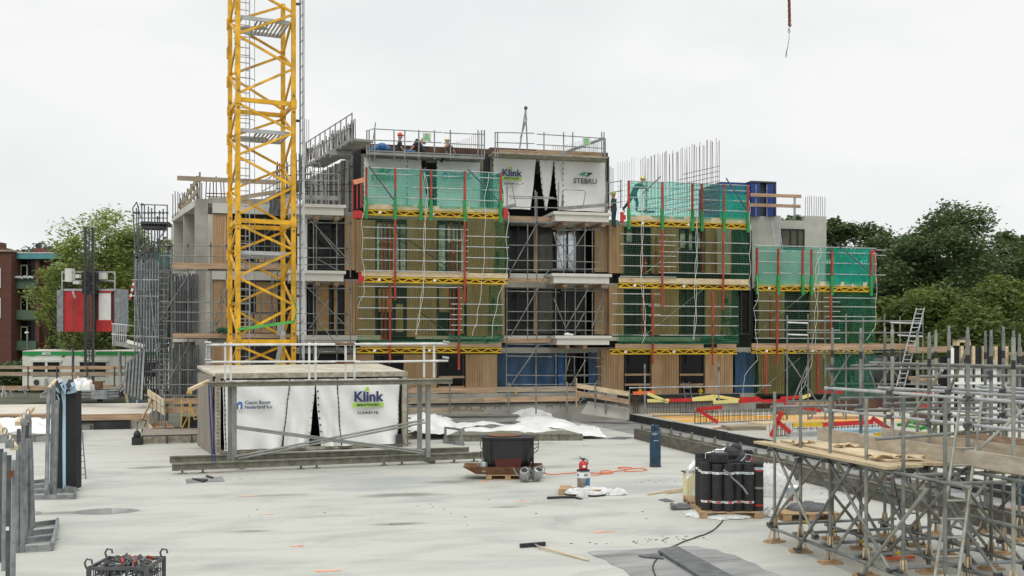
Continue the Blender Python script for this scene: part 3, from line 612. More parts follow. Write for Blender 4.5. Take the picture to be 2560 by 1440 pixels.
# ---- facade edge-protection units
def lattice(mb, a, b, z0, z1, T):
    h = z1 - z0; mb.box((a, T, z1 - h * .22), (b, T + .08, z1)); mb.box((a, T, z0), (b, T + .08, z0 + h * .22)); n = max(4, round((b - a) / .30)); dx = (b - a) / n
    for i in range(n):
        xa = a + i * dx; zl, zh = z0 + h * .2, z1 - h * .2
        if i % 2: zl, zh = zh, zl
        mb.bar((xa, T + .045, zl), (xa + dx, T + .045, zh), .05, .07, Vector((0, 1, 0)))
def edge_unit(label, x0, x1, zb, posts, rails, T=44.5, green=(), red_long=(), boards=None, net=None, netlabel=None, h=.25):
    a, b = SX(x0, T), SX(x1, T); t = thing('edge_protection', label, 'edge protection', (a, T, zb))
    k = MB(); lattice(k, a, b, zb, zb + h, T); k.build('lattice_beam', 'beam_yellow', t)
    k = MB(); k.box((a + .02, T + .10, zb + .01), (b - .02, T + .13, zb + h - .01)); k.build('beam_back', 'beam_rust', t)
    for (p, q) in (boards or ((0, 1),)):
        k = MB(); k.box((a + (b - a) * p, T + .02, zb + h + .02), (a + (b - a) * q, T + .10, zb + h + .24)); k.build('toe_board', 'timber_pale' if zb > 5 else 'timber', t)
    for x in posts:
        k = MB(); xx = SX(x, T - .1); k.box((xx - .045, T - .14, zb + .62), (xx + .045, T - .05, zb + 2.05)); k.build('post', 'red', t)
    for x in green:
        k = MB(); xx = SX(x, T - .1); k.box((xx - .065, T - .15, zb - .18), (xx + .065, T - .04, zb + .78)); k.build('sleeve', 'green', t)
    for (x, z0, z1) in red_long: cyl('stand', 'red', (SX(x, T - .1), T - .1, z0), (SX(x, T - .1), T - .1, z1), .05, t)
    for (p, q, z) in rails: cyl('rail', 'galv_light', (SX(p, T - .05), T - .05, z), (SX(q, T - .05), T - .05, z), .022, t, 6)
    k = MB()
    for x in (x0 + (x1 - x0) * .12, x0 + (x1 - x0) * .5): xx = SX(x, T); k.box((xx - .06, T - .02, zb + .07), (xx + .06, T - .004, zb + .18))
    k.build('tag_plate', 'paper', t)
    return t
def netting(label, x0, x1, z0, z1, T, m='net', ret=None, amp=.05, seed=0, top=0, name='safety_net'):
    a, b = SX(x0, T), SX(x1, T)
    t = thing(name, label, 'net', (a, T, z0))
    def fn(u, v): return Vector((a + (b - a) * u + .03 * math.sin(v * 9 + seed), T + amp * math.sin(u * 9 + seed + v * 3) * math.sin(PI * v) - .05 * math.sin(u * 21 + seed) * (1 - v) + .14 * noise.noise(Vector((u * 9, v * 3, seed * 2.3))), z0 + (z1 - z0) * v + .04 * math.sin(u * 5 + seed) * (1 - v) - top * math.sin(PI * ((u * 3) % 1)) * v))
    k = MB(); k.grid(fn, 40, 10); k.build('mesh', m, t, smooth=True)
    if ret:
        e_ = b if ret > 0 else a
        k = MB(); k.grid(lambda u, v: Vector((e_ - ret * .0 + .06 * math.sin(u * 17 + v * 5) - .35 * u * ret, T + 1.2 * u, z0 + (z1 - z0) * v)), 8, 8); k.build('side_mesh', 'net_dense', t, smooth=True)
    return t
# unit 1
R1 = lambda a, b, zs: [(a, b, z) for z in zs]
edge_unit('top yellow lattice edge beam with red posts in front of the left sheeted form', 908, 1256, 9.03, (916, 988, 1052, 1078, 1162, 1252), R1(916, 1252, (11.08, 10.83, 10.3, 9.82)) + R1(908, 1170, (8.5, 8.03, 7.55, 7.08, 6.62)) + R1(1165, 1273, (8.22, 7.75, 7.27, 6.8)), green=(916, 988, 1052, 1078, 1162, 1252), red_long=((988, 5.35, 9.2), (1162, 5.25, 9.2)))
edge_unit('second floor yellow lattice edge beam below the left sheeted form', 904, 1270, 6.11, (), R1(895, 1155, (5.93, 5.47, 5.0, 4.53, 4.06)) + R1(1128, 1258, (5.2, 4.73, 4.27)), red_long=((975, 2.6, 6.0), (1147, 2.3, 6.0)))
edge_unit('ground floor yellow lattice edge beam above the left timber panels', 893, 1254, 3.03, (), (), boards=((0.02, 1),))
netting('green safety net over the left block, storey below the sheeted form', 904, 1270, 6.55, 9.05, 44.62, 'net', 1, seed=1)
netting('green safety net over the left block, lowest netted storey', 893, 1254, 3.55, 6.1, 44.62, 'net', 1, seed=3)
netting('translucent green screen in front of the left sheeted form', 914, 1256, 9.45, 11.1, 44.47, 'screen', 1, seed=2, top=.04, name='debris_screen')
k = hang(1120, 835, 1258, 856, 44.2, '', '', .15, 40, 6, 19, 3, -.08); tag(k.build('bunched_net', 'net_dense'), 'bunched green net hanging over the left block lowest toe board', 'net')
k = hang(895, 849, 1120, 856, 44.2, '', '', .1, 40, 4, 29, 3, -.03); tag(k.build('bunched_net', 'net_dense'), 'thin green net roll along the lowest rail of the left block', 'net')
# unit 3
edge_unit('top yellow lattice edge beam with red posts on the right block', 1570, 1872, 8.9, (1572, 1656, 1731, 1755, 1810, 1870), R1(1572, 1874, (10.95, 10.68, 10.2, 9.72)) + R1(1550, 1690, (8.5, 8.03, 7.52, 7.04, 6.55)) + R1(1648, 1872, (8.2, 7.72, 7.23, 6.75, 6.27)), green=(1572, 1656, 1731, 1755, 1810, 1870), red_long=((1656, 5.15, 9.1), (1808, 5.05, 9.1)))
edge_unit('second floor yellow lattice edge beam on the right block', 1548, 1872, 6.02, (), R1(1530, 1650, (5.75, 5.28, 4.8, 4.32, 3.85)) + R1(1622, 1845, (5.2, 4.75, 4.3, 3.85)), red_long=((1632, 2.5, 5.9), (1782, 2.45, 5.9)))
edge_unit('ground floor yellow lattice edge beam above the right timber panels', 1526, 1843, 2.96, (), (), boards=((0.04, .32), (.33, .73), (.84, .995)))
netting('green safety net over the right block, storey below the roof', 1552, 1872, 6.4, 8.9, 44.62, 'net', 1, seed=5)
netting('green safety net over the right block, lowest netted storey', 1540, 1846, 3.4, 6.0, 44.62, 'net', 1, seed=7)
netting('translucent green screen around the right block roof', 1572, 1872, 9.3, 10.98, 44.47, 'screen', 0, seed=2, top=.04, name='debris_screen')
k = hang(1545, 836, 1845, 856, 44.2, '', '', .15, 60, 6, 19, 5, -.1); tag(k.build('bunched_net', 'net_dense'), 'bunched green net over the lowest toe board of the right block', 'net')
# unit 4
T4 = 45.2
edge_unit('yellow lattice edge beam with red posts on the low far right block', 1888, 2180, 6.02, (1893, 1946, 2007, 2029, 2080, 2178), R1(1884, 2192, (8.2, 7.93, 7.42, 6.88)) + R1(1886, 2100, (5.52, 5.05, 4.6, 4.13, 3.72)) + R1(2060, 2192, (5.72, 5.28, 4.8)) + R1(2190, 2214, (8.12, 7.86, 6.88)), T=T4, green=(1893, 1946, 2007, 2029, 2080, 2178), red_long=((1943, 2.5, 6.2), (2078, 3.0, 6.2), (1915, 1.0, 3.0), (2045, 1.0, 3.0)))
edge_unit('lowest yellow lattice edge beam on the low far right block', 1880, 2184, 2.98, (), (), T=T4)
netting('green safety net over the low far right block', 1888, 2180, 3.5, 6.0, T4 + .12, 'net', 0, seed=9)
netting('dense green safety net at the far right corner of the scaffold', 2082, 2186, 3.5, 6.0, T4 + .12, 'net_dense', 1, seed=11)
netting('green net hanging at ground floor of the low far right block', 1885, 2080, .9, 2.95, T4 + .12, 'net', 0, seed=12)
netting('dense green net hanging at ground floor right of the last timber panel', 2082, 2190, .6, 2.95, T4 + .12, 'net_dense', 0, seed=15)
netting('translucent green screen around the far right block roof', 1888, 2080, 6.35, 8.2, T4 - .02, 'screen', 0, seed=4, top=.04, name='debris_screen')
netting('deep green screen at the far right corner above the trees', 2080, 2184, 6.35, 8.2, T4 - .02, 'screen_dense', -1, seed=6, top=.04, name='debris_screen')
# blue container box and timber rails on the right roof
t = thing('shaft_box', 'dark blue steel box standing on the right block roof', 'steel box', PT(1870, 540, 47)); k = MB(); rect(1800, 456, 1878, 538, 47.4, 50, k); rect(1878, 456, 1900, 540, 47, 50, k); rect(1916, 456, 1940, 540, 47, 50, k); k.build('panel', 'blue_container', t); k = MB(); rect(1899, 460, 1917, 540, 47.2, 50, k); rect(1878, 453, 1941, 457, 46.95, 50, k); rect(1937, 457, 1941, 540, 46.95, 47, k); k.build('frame', 'dark_grey', t)
netting('teal sheeting wrapped round the corner beside the blue box', 1800, 1872, 9.4, 10.9, 46.8, 'screen_dense', 0, seed=8, name='debris_screen')
t = thing('timber_rail', 'timber guard rail of two boards right of the blue box', 'guard rail', PT(1940, 540, 46.4))
for (a, b, c, d) in ((1876, 487, 2003, 491), (1876, 512, 2001, 516)): k = MB(); p, q = PT(a, b, 46.3), PT(c, d, 46.3); k.bar(p, q, .05, .16); k.build('board', 'timber', t)
for x in (1890, 1917, 1985, 1988): cyl('post', 'galv', PT(x, 552, 46.4), PT(x, 462 if x < 1950 else 490, 46.4), .025, t)
# ================================================================== LEFT SIDE FORMS AND RAILS ON THE ROOF
def rayline(px, base, d):                       # point on the plan line base + d*t seen at pixel column px
    r = (px - 1280) / F; a = Vector((s_ + r * c_, c_ - r * s_)); M_ = Matrix(((a.x, -d.x), (a.y, -d.y)))
    k_, t = M_.inverted() @ Vector((base.x, base.y)); return Vector((base.x, base.y, 0)) + Vector(d) * t, k_
Q0 = PT(895, 865, TF - .1)
def SQ(px, py, off=0):
    p, Y = rayline(px, Q0 + wn * off, wd); return Vector((p.x, p.y, EYE - (py - H) * Y / F))
t = thing('tunnel_form', 'grey ribbed flank of the roof tunnel form with walkway, left of the black joint', 'formwork', Vector((Q0.x, Q0.y, 9.3)))
pa, pb = SQ(893, 865), SQ(764, 865)
k = MB(); k.poly([(pa.x, pa.y, 9.5), (pb.x, pb.y, 9.5), (pb.x, pb.y, 12.0), (pa.x, pa.y, 12.0)], (.06, .02, 0)); k.build('form_face', 'form_grey', t)
for i in range(9):
    p = pa.lerp(pb, i / 8.4) - wn * .06; k = MB(); k.bar((p.x, p.y, 9.5), (p.x, p.y, 12.0), .10, .16, wd); k.build('rib', 'form_grey' if i % 2 else 'galv', t)
k = MB()
for z in (9.9, 10.7, 11.6): k.bar((pa.x, pa.y, z), (pb.x, pb.y, z), .10, .08)
for i in range(14):
    p = pa.lerp(pb, .02); k.box((p.x - .3, p.y - .05, 9.6 + i * .17), (p.x - .02, p.y + .02, 9.64 + i * .17))
k.build('waler', 'form_grey', t)
def ramp_rail(label, p0, p1, z, n, h=1.15, m='galv', lean=0, deck=True, out_=.9):
    t = thing('guard_rail', label, 'guard rail', (p0.x, p0.y, z)); k = MB()
    d = (p1 - p0).normalized(); nn = Vector((d.y, -d.x, 0))
    if deck:
        q = [p0, p1, p1 - nn * -out_, p0 - nn * -out_]; k.poly([(v.x, v.y, z) for v in q], (0, 0, .1)); k.build('walkway', 'form_grey', t)
    for i in range(n + 1):
        p = p0.lerp(p1, i / n); cyl('post', m, (p.x, p.y, z - .1), (p.x - nn.x * lean, p.y - nn.y * lean, z + h), .028, t, 6)
    for hh in (h * .97, h * .5): cyl('rail', m, (p0.x - nn.x * lean, p0.y - nn.y * lean, z + hh), (p1.x - nn.x * lean, p1.y - nn.y * lean, z + hh), .024, t, 6)
    return t
ra = SQ(880, 865, -1.3); rb = SQ(765, 865, -1.3)
ramp_rail('grey walkway rail running back along the flank of the roof form', Vector((*ra.xy, 0)), Vector((*rb.xy, 0)), 11.9, 9)
rc = SQ(752, 865, -.3); rd = SQ(655, 865, -.3)
ramp_rail('distant grey walkway rail seen through the crane mast', Vector((*rc.xy, 0)), Vector((*rd.xy, 0)), 11.9, 9, 1.2)
t = guard('roof_guard_rail', 'short grey rail joining the flank walkway to the black joint', TF - 1.2, 378, 830, 872, (831, 845, 856, 867), [(829, 327, 866, 328), (829, 353, 868, 355)], 327)
k = MB(); rect(828, 376, 880, 388, TF - 1.2, TF - .2, k); k.build('walkway', 'form_grey', t)
# terrace rail with toe board above the left balcony
t = thing('terrace_rail', 'grey rail with toe board on the left terrace in front of the ribbed form', 'guard rail', PT(800, 498, 45.2))
k = MB(); rect(715, 488, 846, 499, 45.2, 45.25, k); k.build('toe_board', 'form_grey', t)
pxt(t, 'rail', 45.2, [(740, 433, 845, 435), (740, 451, 845, 452)], .022, 'galv')
pxt(t, 'post', 45.2, [(778, 428, 778, 510), (846, 434, 846, 500), (749, 440, 749, 505), (813, 434, 813, 490)], .03, 'galv')
t = thing('ladder', 'thin grey ladder leaning on the ribbed form above the left terrace', 'ladder', PT(800, 500, 45.5))
def ladder(t, a, b, w_, n, m='galv', r=.022, side=Vector((1, 0, 0))):
    a, b = Vector(a), Vector(b)
    for sx in (-1, 1): cyl('stile', m, a + side * (sx * w_ / 2), b + side * (sx * w_ / 2), r, t, 6)
    for i in range(n):
        p = a.lerp(b, (i + .7) / n); cyl('rung', m, p - side * (w_ / 2), p + side * (w_ / 2), r * .7, t, 5)
ladder(t, PT(801, 500, 45.4), PT(789, 405, 45.8), .35, 9)
# small red posts and red bracket at the end of the beam
t = thing('red_frame', 'red steel frame with orange board at the left end of the top edge beam', 'steel frame', PT(894, 540, 44.3))
for (x, a, b) in ((882, 448, 522), (893, 450, 522), (902, 449, 520)): k = MB(); xx = SX(x, 44.3); k.box((xx - .022, 44.3, ZT(x, b, 44.3)), (xx + .022, 44.36, ZT(x, a, 44.3))); k.build('post', 'bright_red', t)
k = MB(); k.bar(PT(884, 456, 44.25), PT(911, 449, 44.25), .04, .2); k.build('board', 'mark', t); k = MB(); rect(883, 526, 905, 545, 44.25, 44.45, k); k.build('bracket', 'bright_red', t)
for (lb, x, y, T) in (('red steel bracket at the right end of the top beam, left block', 1265, 534, 44.3), ('red steel bracket at the left end of the top beam, right block', 1558, 544, 44.3), ('red steel bracket at the left end of the middle beam', 903, 697, 44.3), ('long red steel bracket at the right end of the far right screen', 2186, 700, T4)):
    k = MB(); k.box((SX(x, T) - .12, T - .05, ZT(x, y, T) - .22), (SX(x, T) + .02, T + .08, ZT(x, y, T) + (.25 if x < 2000 else 1.5))); k.box((SX(x, T) + .02, T - .04, ZT(x, y, T) - .1), (SX(x, T) + .12, T + .04, ZT(x, y, T) + .12)); tag(k.build('bracket', 'bright_red'), lb, 'bracket')
# ================================================================== REBAR
def rebars(label, pts, r=.012, m='rebar', horiz=()):
    t = thing('rebar_mat', label, 'rebar', pts[0][0])
    for (a, b) in pts: cyl('bar', m, a, b, r, t, 4)
    for (a, b) in horiz: cyl('cross_bar', m, a, b, r, t, 4)
    return t
# bars above the right block, running back along the side wall
B0 = D(1798, 865, 46.0); BD = Vector((D(1603, 865, 51.0) - B0)); BD.z = 0
pts = []; nb = 46
for i in range(nb):
    f = i / (nb - 1); p = Vector((B0.x, B0.y, 0)) + BD * f; zt_ = 12.68 + random.uniform(-.12, .12); pts.append(((p.x, p.y, 9.3), (p.x + random.uniform(-.05, .05), p.y, zt_)))
hz = []
for i in range(9): z = 9.7 + i * .22; a = Vector((B0.x, B0.y, z)); hz.append((a, a + BD * (.95 if i < 5 else .55 - .05 * i + .3)))
rebars('tall wall of thin vertical rebars above the right block', pts, .012, horiz=hz)
a0 = D(1585, 865, 47); pts = []
for i in range(8): p = a0.lerp(D(1545, 865, 48), i / 7); pts.append(((p.x, p.y, 9.3), (p.x, p.y, 12.0 + random.uniform(-.1, .1))))
rebars('narrow cluster of thin rebars left of the climbing worker', pts, .006, horiz=[((a0.x, a0.y, 9.6 + .25 * i), (D(1545, 865, 48).x, D(1545, 865, 48).y, 9.6 + .25 * i)) for i in range(6)])
def bars_px(label, T, lst, r=.016, h=()):
    return rebars(label, [(PT(a, b, T), PT(c, d, T)) for (a, b, c, d) in lst], r, horiz=[(PT(a, b, T), PT(c, d, T)) for (a, b, c, d) in h])
bars_px('dark rebars at the roof corner left of the black joint', 47.2, [(830 + i * 3.4 + random.uniform(-1, 1), 372 - i * .3, 830 + i * 3.4 + random.uniform(-1, 1), 340 - i * 2.6 + random.uniform(-5, 5)) for i in range(18)], .02)
bars_px('thin rebars behind the letter A rail', 50, [(1095 + i * 5.2, 378, 1095 + i * 5.2, 372 - i * 2.0 + random.uniform(-4, 2)) for i in range(22)], .009)
bars_px('faint rebars behind the torn white sheets', 52, [(1420 + i * 3.2, 384, 1420 + i * 3.2, 372 - i * .6 + random.uniform(-3, 2)) for i in range(24)], .007)
bars_px('rebars behind the letter B rail', 48, [(1383 + i * 5, 380, 1383 + i * 5, 366 - i * .8 + random.uniform(-4, 2)) for i in range(26)], .008)
bars_px('rebars on the far end of the concrete wing', 52, [(432 + i * 6.0 + random.uniform(-1, 1), 545 - i * 5, 432 + i * 6 + random.uniform(-1, 1), 480 + random.uniform(-2, 6)) for i in range(6)], .02)
bars_px('rebars standing on the concrete wing roof', 48.5, [(496 + i * 9.2 + random.uniform(-3, 3), 500, 496 + i * 9.2 + random.uniform(-2, 2), 438 + random.uniform(0, 25)) for i in range(8)], .022, h=[(515, 483, 570, 485), (517, 491, 570, 493)])
bars_px('rebars on the right concrete wall top', 48, [(2013 + i * 5.4 + random.uniform(-1, 1), 540, 2013 + i * 5.4 + random.uniform(-1, 1), 490 + random.uniform(-1, 3)) for i in range(10)], .015)
bars_px('rebars in front of the blue box', 47.5, [(1884 + i * 4.6, 540, 1884 + i * 4.6, 505 + random.uniform(-10, 10)) for i in range(12)], .012)
bars_px('thin tall rebars right of the crane', 60, [(757 + i * 5, 420, 757 + i * 5, 295 + i * 1.5) for i in range(4)], .014)
bars_px('reddish rebar mesh seen through the crane mast', 50, [(612 + i * 5, 510, 612 + i * 5, 497) for i in range(13)], .015, h=[(610, 500, 676, 500), (610, 505, 676, 505)])
bars_px('thin rebars left of the right form edge', 49, [(1524 + i * 3, 525, 1524 + i * 3, 415 + i * 2) for i in range(4)], .01)
# dark bars standing on the flank of the roof
bars_px('dense dark rebars rising to the roof corner left of the walkway end', 48.6, [(772 + i * 4.1 + random.uniform(-1.5, 1.5), 402 - i * 1.2, 772 + i * 4.1 + random.uniform(-2, 2), 372 - i * 2.3 + random.uniform(-8, 5)) for i in range(28)], .02)
bars_px('brownish rebars and ties between crane and ribbed form', 50, [(690 + i * 5.2 + random.uniform(-2, 2), 500, 690 + i * 5.2 + random.uniform(-2, 2), 405 - i * 1.2 + random.uniform(-12, 12)) for i in range(16)], .022, h=[(690, 440 + j * 16, 775, 436 + j * 16) for j in range(4)])
bars_px('grey tubes in front of the ribbed roof form', 45.6, [(752 + i * 11 + random.uniform(-2, 2), 512, 752 + i * 11 + random.uniform(-2, 2), 420 - i * 1.5 + random.uniform(-6, 6)) for i in range(12)], .02, h=[(748, 462, 880, 460), (748, 478, 880, 479)])
bars_px('dark rebars behind the flank walkway', 49.5, [(768 + i * 6.2 + random.uniform(-2, 2), 400 - i * 1.5, 768 + i * 6.2, 372 - i * 2.8 + random.uniform(-6, 4)) for i in range(12)], .022)
# boards on the concrete wing roof
t = thing('timber_rail', 'stepped timber guard boards on the edge of the concrete wing', 'guard rail', along(0, 0) + Vector((0, 0, zt)))
for (a, b, h) in ((0, 1.6, .95), (1.4, 3.2, .75), (3.0, 5.4, .5), (.2, 2.2, .45), (2.0, 4.6, .25)):
    k = MB(); p, q = along(a, .15), along(b, .15); k.bar((p.x, p.y, zt + h), (q.x, q.y, zt + h - .15), .05, .22); k.build('board', 'timber_grey', t)
for d in (0.1, .8, 1.5, 2.3, 3.2, 4.2, 5.2): p = along(d, .2); cyl('post', 'tube', (p.x, p.y, zt), (p.x, p.y, zt + 1.25 - d * .1), .04, t, 6)
k = MB(); k.bar(PT(443, 445, 46.8), PT(691, 456, 46.8), .06, .20); tag(k.build('timber_beam', 'timber_grey'), 'long loose timber beam sticking out above the concrete wing', 'timber beam')
k = MB(); k.bar(PT(600, 494, 46.8), PT(690, 480, 46.8), .06, .18); tag(k.build('timber_beam', 'timber_grey'), 'short sloping timber beam seen through the crane mast', 'timber beam')
k = hang(673, 500, 703, 540, 46.6, '', '', .2, 14, 14, 17, 3); tag(k.build('grey_cloth', 'felt', smooth=True), 'crumpled dark grey cloth hanging over the lintel behind the crane', 'cloth')
# ================================================================== BAY SCAFFOLDS (tubes standing in front of the facade)
def scaff(label, T, loc, std=(), led=(), brc=(), m='tube', r=.026, cpl=True):
    t = thing('scaffold', label, 'scaffold', PT(*loc, T))
    pxt(t, 'standard', T, std, r, m); pxt(t, 'ledger', T, led, r * .9, m); pxt(t, 'brace', T, [(*q, -.06) for q in brc], r * .9, m)
    if cpl:
        for sd_ in std[:14]:
            for l in led[:14]:
                x = (sd_[0] + sd_[2]) / 2
                if l[0] - 3 <= x <= l[2] + 3 and min(sd_[1], sd_[3]) < l[1] < max(sd_[1], sd_[3]):
                    y = l[1] + (l[3] - l[1]) * (x - l[0]) / max(1, l[2] - l[0]); p = PT(x, y, T - .02); k = MB(); k.box((p.x - .05, p.y - .05, p.z - .045), (p.x + .05, p.y + .04, p.z + .045)); k.build('coupler', 'galv_dark', t)
                    break
    return t
scaff('tube scaffold in the middle bay left of the balcony, upper storey', 45.0, (1330, 682), [(1268, 545, 1268, 700), (1319, 560, 1319, 700), (1342, 480, 1342, 700)], [(1265, 555, 1400, 557), (1268, 613, 1400, 614), (1270, 651, 1400, 652), (1270, 674, 1395, 675)], [(1342, 560, 1274, 683)])
scaff('tube scaffold in the middle bay left of the balcony, lower storey', 45.0, (1330, 840), [(1267, 706, 1267, 850), (1319, 706, 1319, 850), (1342, 706, 1342, 850)], [(1268, 728, 1400, 730), (1268, 779, 1400, 780), (1268, 801, 1400, 802), (1268, 825, 1395, 826)], [(1372, 674, 1276, 842)])
scaff('tube scaffold in front of the blue tarpaulin', 44.9, (1340, 1010), [(1266, 858, 1266, 1010), (1340, 858, 1340, 1020), (1390, 880, 1390, 970)], [(1268, 860, 1390, 861), (1268, 890, 1380, 892), (1268, 938, 1470, 940), (1268, 961, 1470, 962)], [(1347, 862, 1275, 966)])
scaff('grey props and tubes below the top right balcony', 44.8, (1460, 682), [(1409, 560, 1409, 684), (1436, 560, 1436, 682), (1462, 556, 1462, 684), (1481, 570, 1481, 682), (1505, 560, 1505, 680)], [(1395, 575, 1506, 574), (1380, 612, 1506, 616), (1380, 652, 1506, 656), (1380, 673, 1506, 673)], [(1467, 574, 1405, 668), (1384, 580, 1405, 665), (1385, 580, 1434, 668), (1494, 615, 1504, 640)])
scaff('grey props and tubes below the middle right balcony', 44.8, (1460, 838), [(1413, 712, 1413, 838), (1438, 720, 1438, 838), (1464, 712, 1464, 838), (1481, 725, 1481, 838), (1507, 720, 1507, 838), (1389, 720, 1389, 836)], [(1403, 726, 1510, 728), (1380, 779, 1508, 780), (1380, 801, 1508, 804), (1380, 825, 1508, 826)], [(1470, 724, 1414, 820), (1384, 745, 1412, 815), (1505, 750, 1480, 820), (1462, 780, 1440, 820)])
scaff('grey props and tubes below the lowest right balcony', 44.8, (1460, 1010), [(1415, 868, 1415, 1012), (1461, 866, 1461, 1000), (1436, 890, 1436, 975), (1507, 872, 1507, 985)], [(1385, 890, 1507, 896), (1395, 939, 1507, 936), (1395, 961, 1507, 959), (1490, 917, 1507, 917)], [(1464, 900, 1414, 985), (1495, 952, 1440, 1018), (1425, 896, 1410, 950)])
for (lb, y0, y1, dr) in (('grey scaffold of the upper left balcony', 540, 678, [(766, 541, 882, 662), (800, 580, 850, 640), (795, 648, 845, 676)]), ('grey scaffold of the middle left balcony', 704, 842, [(766, 716, 885, 835), (785, 790, 840, 858), (822, 750, 775, 820)]), ('grey scaffold of the lowest left balcony', 862, 1000, [(846, 868, 876, 900), (800, 880, 780, 930)])):
    h = y1 - y0
    scaff(lb, 44.7, (810, y1), [(784, y0 - 10, 784, y1), (791, y0, 791, y1 - 5), (842, y0, 842, y1), (876, y0 - 6, 876, y1 + 15), (1.0 * 866, y0 + 60, 866, y1 - 20)], [(742, y0 + 16, 878, y0 + 18), (742, y0 + 80, 878, y0 + 81), (742, y0 + 104, 878, y0 + 104), (742, y0 + 122, 876, y0 + 121)], dr)
# scaffold lifts in front of the concrete wing
t = scaff('wide tube scaffold in front of the concrete wing behind the crane', 46.6, (560, 1000), [(470, 610, 470, 1000), (527, 605, 527, 1000), (566, 610, 566, 870), (680, 600, 680, 870), (694, 600, 694, 870), (430, 560, 430, 1000), (410, 612, 410, 1000), (449, 860, 449, 1000), (622, 780, 622, 1000)], [(400, 613, 745, 617), (400, 639, 745, 643), (340, 675, 745, 678), (400, 755, 745, 758), (400, 780, 745, 784), (400, 803, 745, 808), (340, 845, 745, 848), (380, 925, 530, 925), (360, 961, 530, 962), (360, 988, 530, 989)], [(490, 656, 370, 850), (565, 700, 530, 830), (572, 700, 537, 830), (572, 770, 515, 842), (477, 855, 402, 985), (702, 660, 622, 850)])
k = MB(); rect(430, 659, 745, 673, 46.5, 46.55, k); rect(432, 834, 745, 845, 46.5, 46.55, k); k.build('toe_board', 'timber', t)
# dense tube tower at the left end
std = []
for i in range(22): x = 337 + i * 4.3 + random.uniform(-1.5, 1.5); std.append((x, 640 - i * .5 + random.uniform(-12, 4), x + random.uniform(-3, 3), 1000, (i % 3) * 1.1))
for i in range(12): x = 428 + i * 6 + random.uniform(-2, 2); std.append((x, 684, x, 830)); std.append((x + 2, 862, x + 2, 990))
t = scaff('dense grey tube scaffold tower at the left end of the building', 47.3, (380, 1000), std, [(335, 648, 380, 623), (335, 672, 380, 650), (340, 725, 430, 724), (335, 760, 430, 760), (335, 800, 430, 802), (335, 845, 430, 846), (350, 900, 430, 902), (355, 930, 430, 930), (352, 962, 430, 962)], [(340, 900, 420, 760)], m='tube_far', r=.035)
ladder(t2 := thing('ladder', 'grey ladder standing inside the left scaffold tower', 'ladder', PT(405, 850, 47)), PT(403, 850, 47.0), PT(410, 676, 47.0), .42, 12, 'galv')
ladder(t2 := thing('ladder', 'lower grey ladder in the left scaffold tower', 'ladder', PT(410, 985, 47)), PT(412, 985, 47.0), PT(412, 855, 47.0), .42, 10, 'galv')
t = scaff('high slim tube tower with platform at the far left end', 49.5, (375, 650), [(341, 520, 345, 680), (346, 515, 349, 700), (354, 508, 358, 690), (361, 512, 362, 690), (371, 516, 371, 650), (379, 520, 379, 690), (387, 512, 387, 650), (394, 540, 394, 690), (399, 526, 399, 650), (408, 522, 408, 650), (418, 512, 418, 650), (332, 520, 342, 700)], [(349, 511, 418, 513), (338, 532, 418, 532), (340, 545, 418, 545), (332, 520, 342, 505), (345, 570, 418, 570), (350, 620, 418, 620)], [(342, 506, 352, 545), (352, 555, 365, 640)], m='tube_far', r=.03)
k = MB(); rect(352, 554, 424, 560, 49.3, 50.6, k); rect(355, 565, 412, 570, 49.4, 50.4, k); k.build('platform', 'dark_grey', t)
tag(hang(396, 634, 424, 668, 49, '', '', .1, 12, 10, 11, 2).build('green_sheet', 'screen_dense', smooth=True), 'small turquoise sheet tied in the left scaffold tower', 'sheet')
t = thing('hazard_flag', 'red and white hazard tape hanging on the left scaffold tower', 'tape', PT(330, 740, 47)); 
for i in range(7):
    k = MB(); a, b = PT(336 - i * 1.6, 700 + i * 7, 46.8), PT(336 - (i + 1) * 1.6, 700 + (i + 1) * 7, 46.8); k.bar(a, b, .09, .03, Vector((0, 1, 0))); k.build('stripe', 'bright_red' if i % 2 == 0 else 'paper', t)
t = scaff('rear layer of dark tubes inside the left scaffold tower', 49.0, (380, 1000), [(338 + i * 6.6 + random.uniform(-2, 2), 600 + random.uniform(0, 60), 338 + i * 6.6, 1000) for i in range(15)], [(335, 690 + i * 34, 428, 690 + i * 34) for i in range(9)], [(345, 690, 420, 860), (420, 860, 350, 990), (350, 660, 425, 560)], m='galv_dark', r=.03, cpl=False)
t = scaff('layer of leaning tubes on the outer face of the left scaffold tower', 46.4, (350, 880), [(340 + i * 7, 652 + random.uniform(-6, 6), 336 + i * 7.5, 880) for i in range(9)], [(330, 700, 395, 700), (330, 740, 395, 741), (330, 840, 395, 842)], [(352, 860, 336, 700), (395, 900, 372, 700)], m='galv', r=.03, cpl=False)
t = scaff('tubes standing in the bays of the concrete wing', 48.2, (470, 990), [(434 + i * 7, 870, 434 + i * 7 + random.uniform(-2, 2), 990) for i in range(8)] + [(434 + i * 6.5, 690, 434 + i * 6.5, 835) for i in range(8)], [(430, 900, 489, 900), (430, 940, 489, 940)], [(440, 835, 485, 700)], m='tube_far', r=.03, cpl=False)
t = scaff('tubes and props crossing behind the crane foot', 46.2, (640, 850), [(590 + i * 24, 545, 590 + i * 24, 655) for i in range(5)] + [(600 + i * 26, 705, 600 + i * 26, 832) for i in range(5)], [(580, 570, 745, 573), (580, 725, 745, 727)], [(600, 655, 690, 560), (745, 720, 690, 830)], m='tube_far', r=.024, cpl=False)
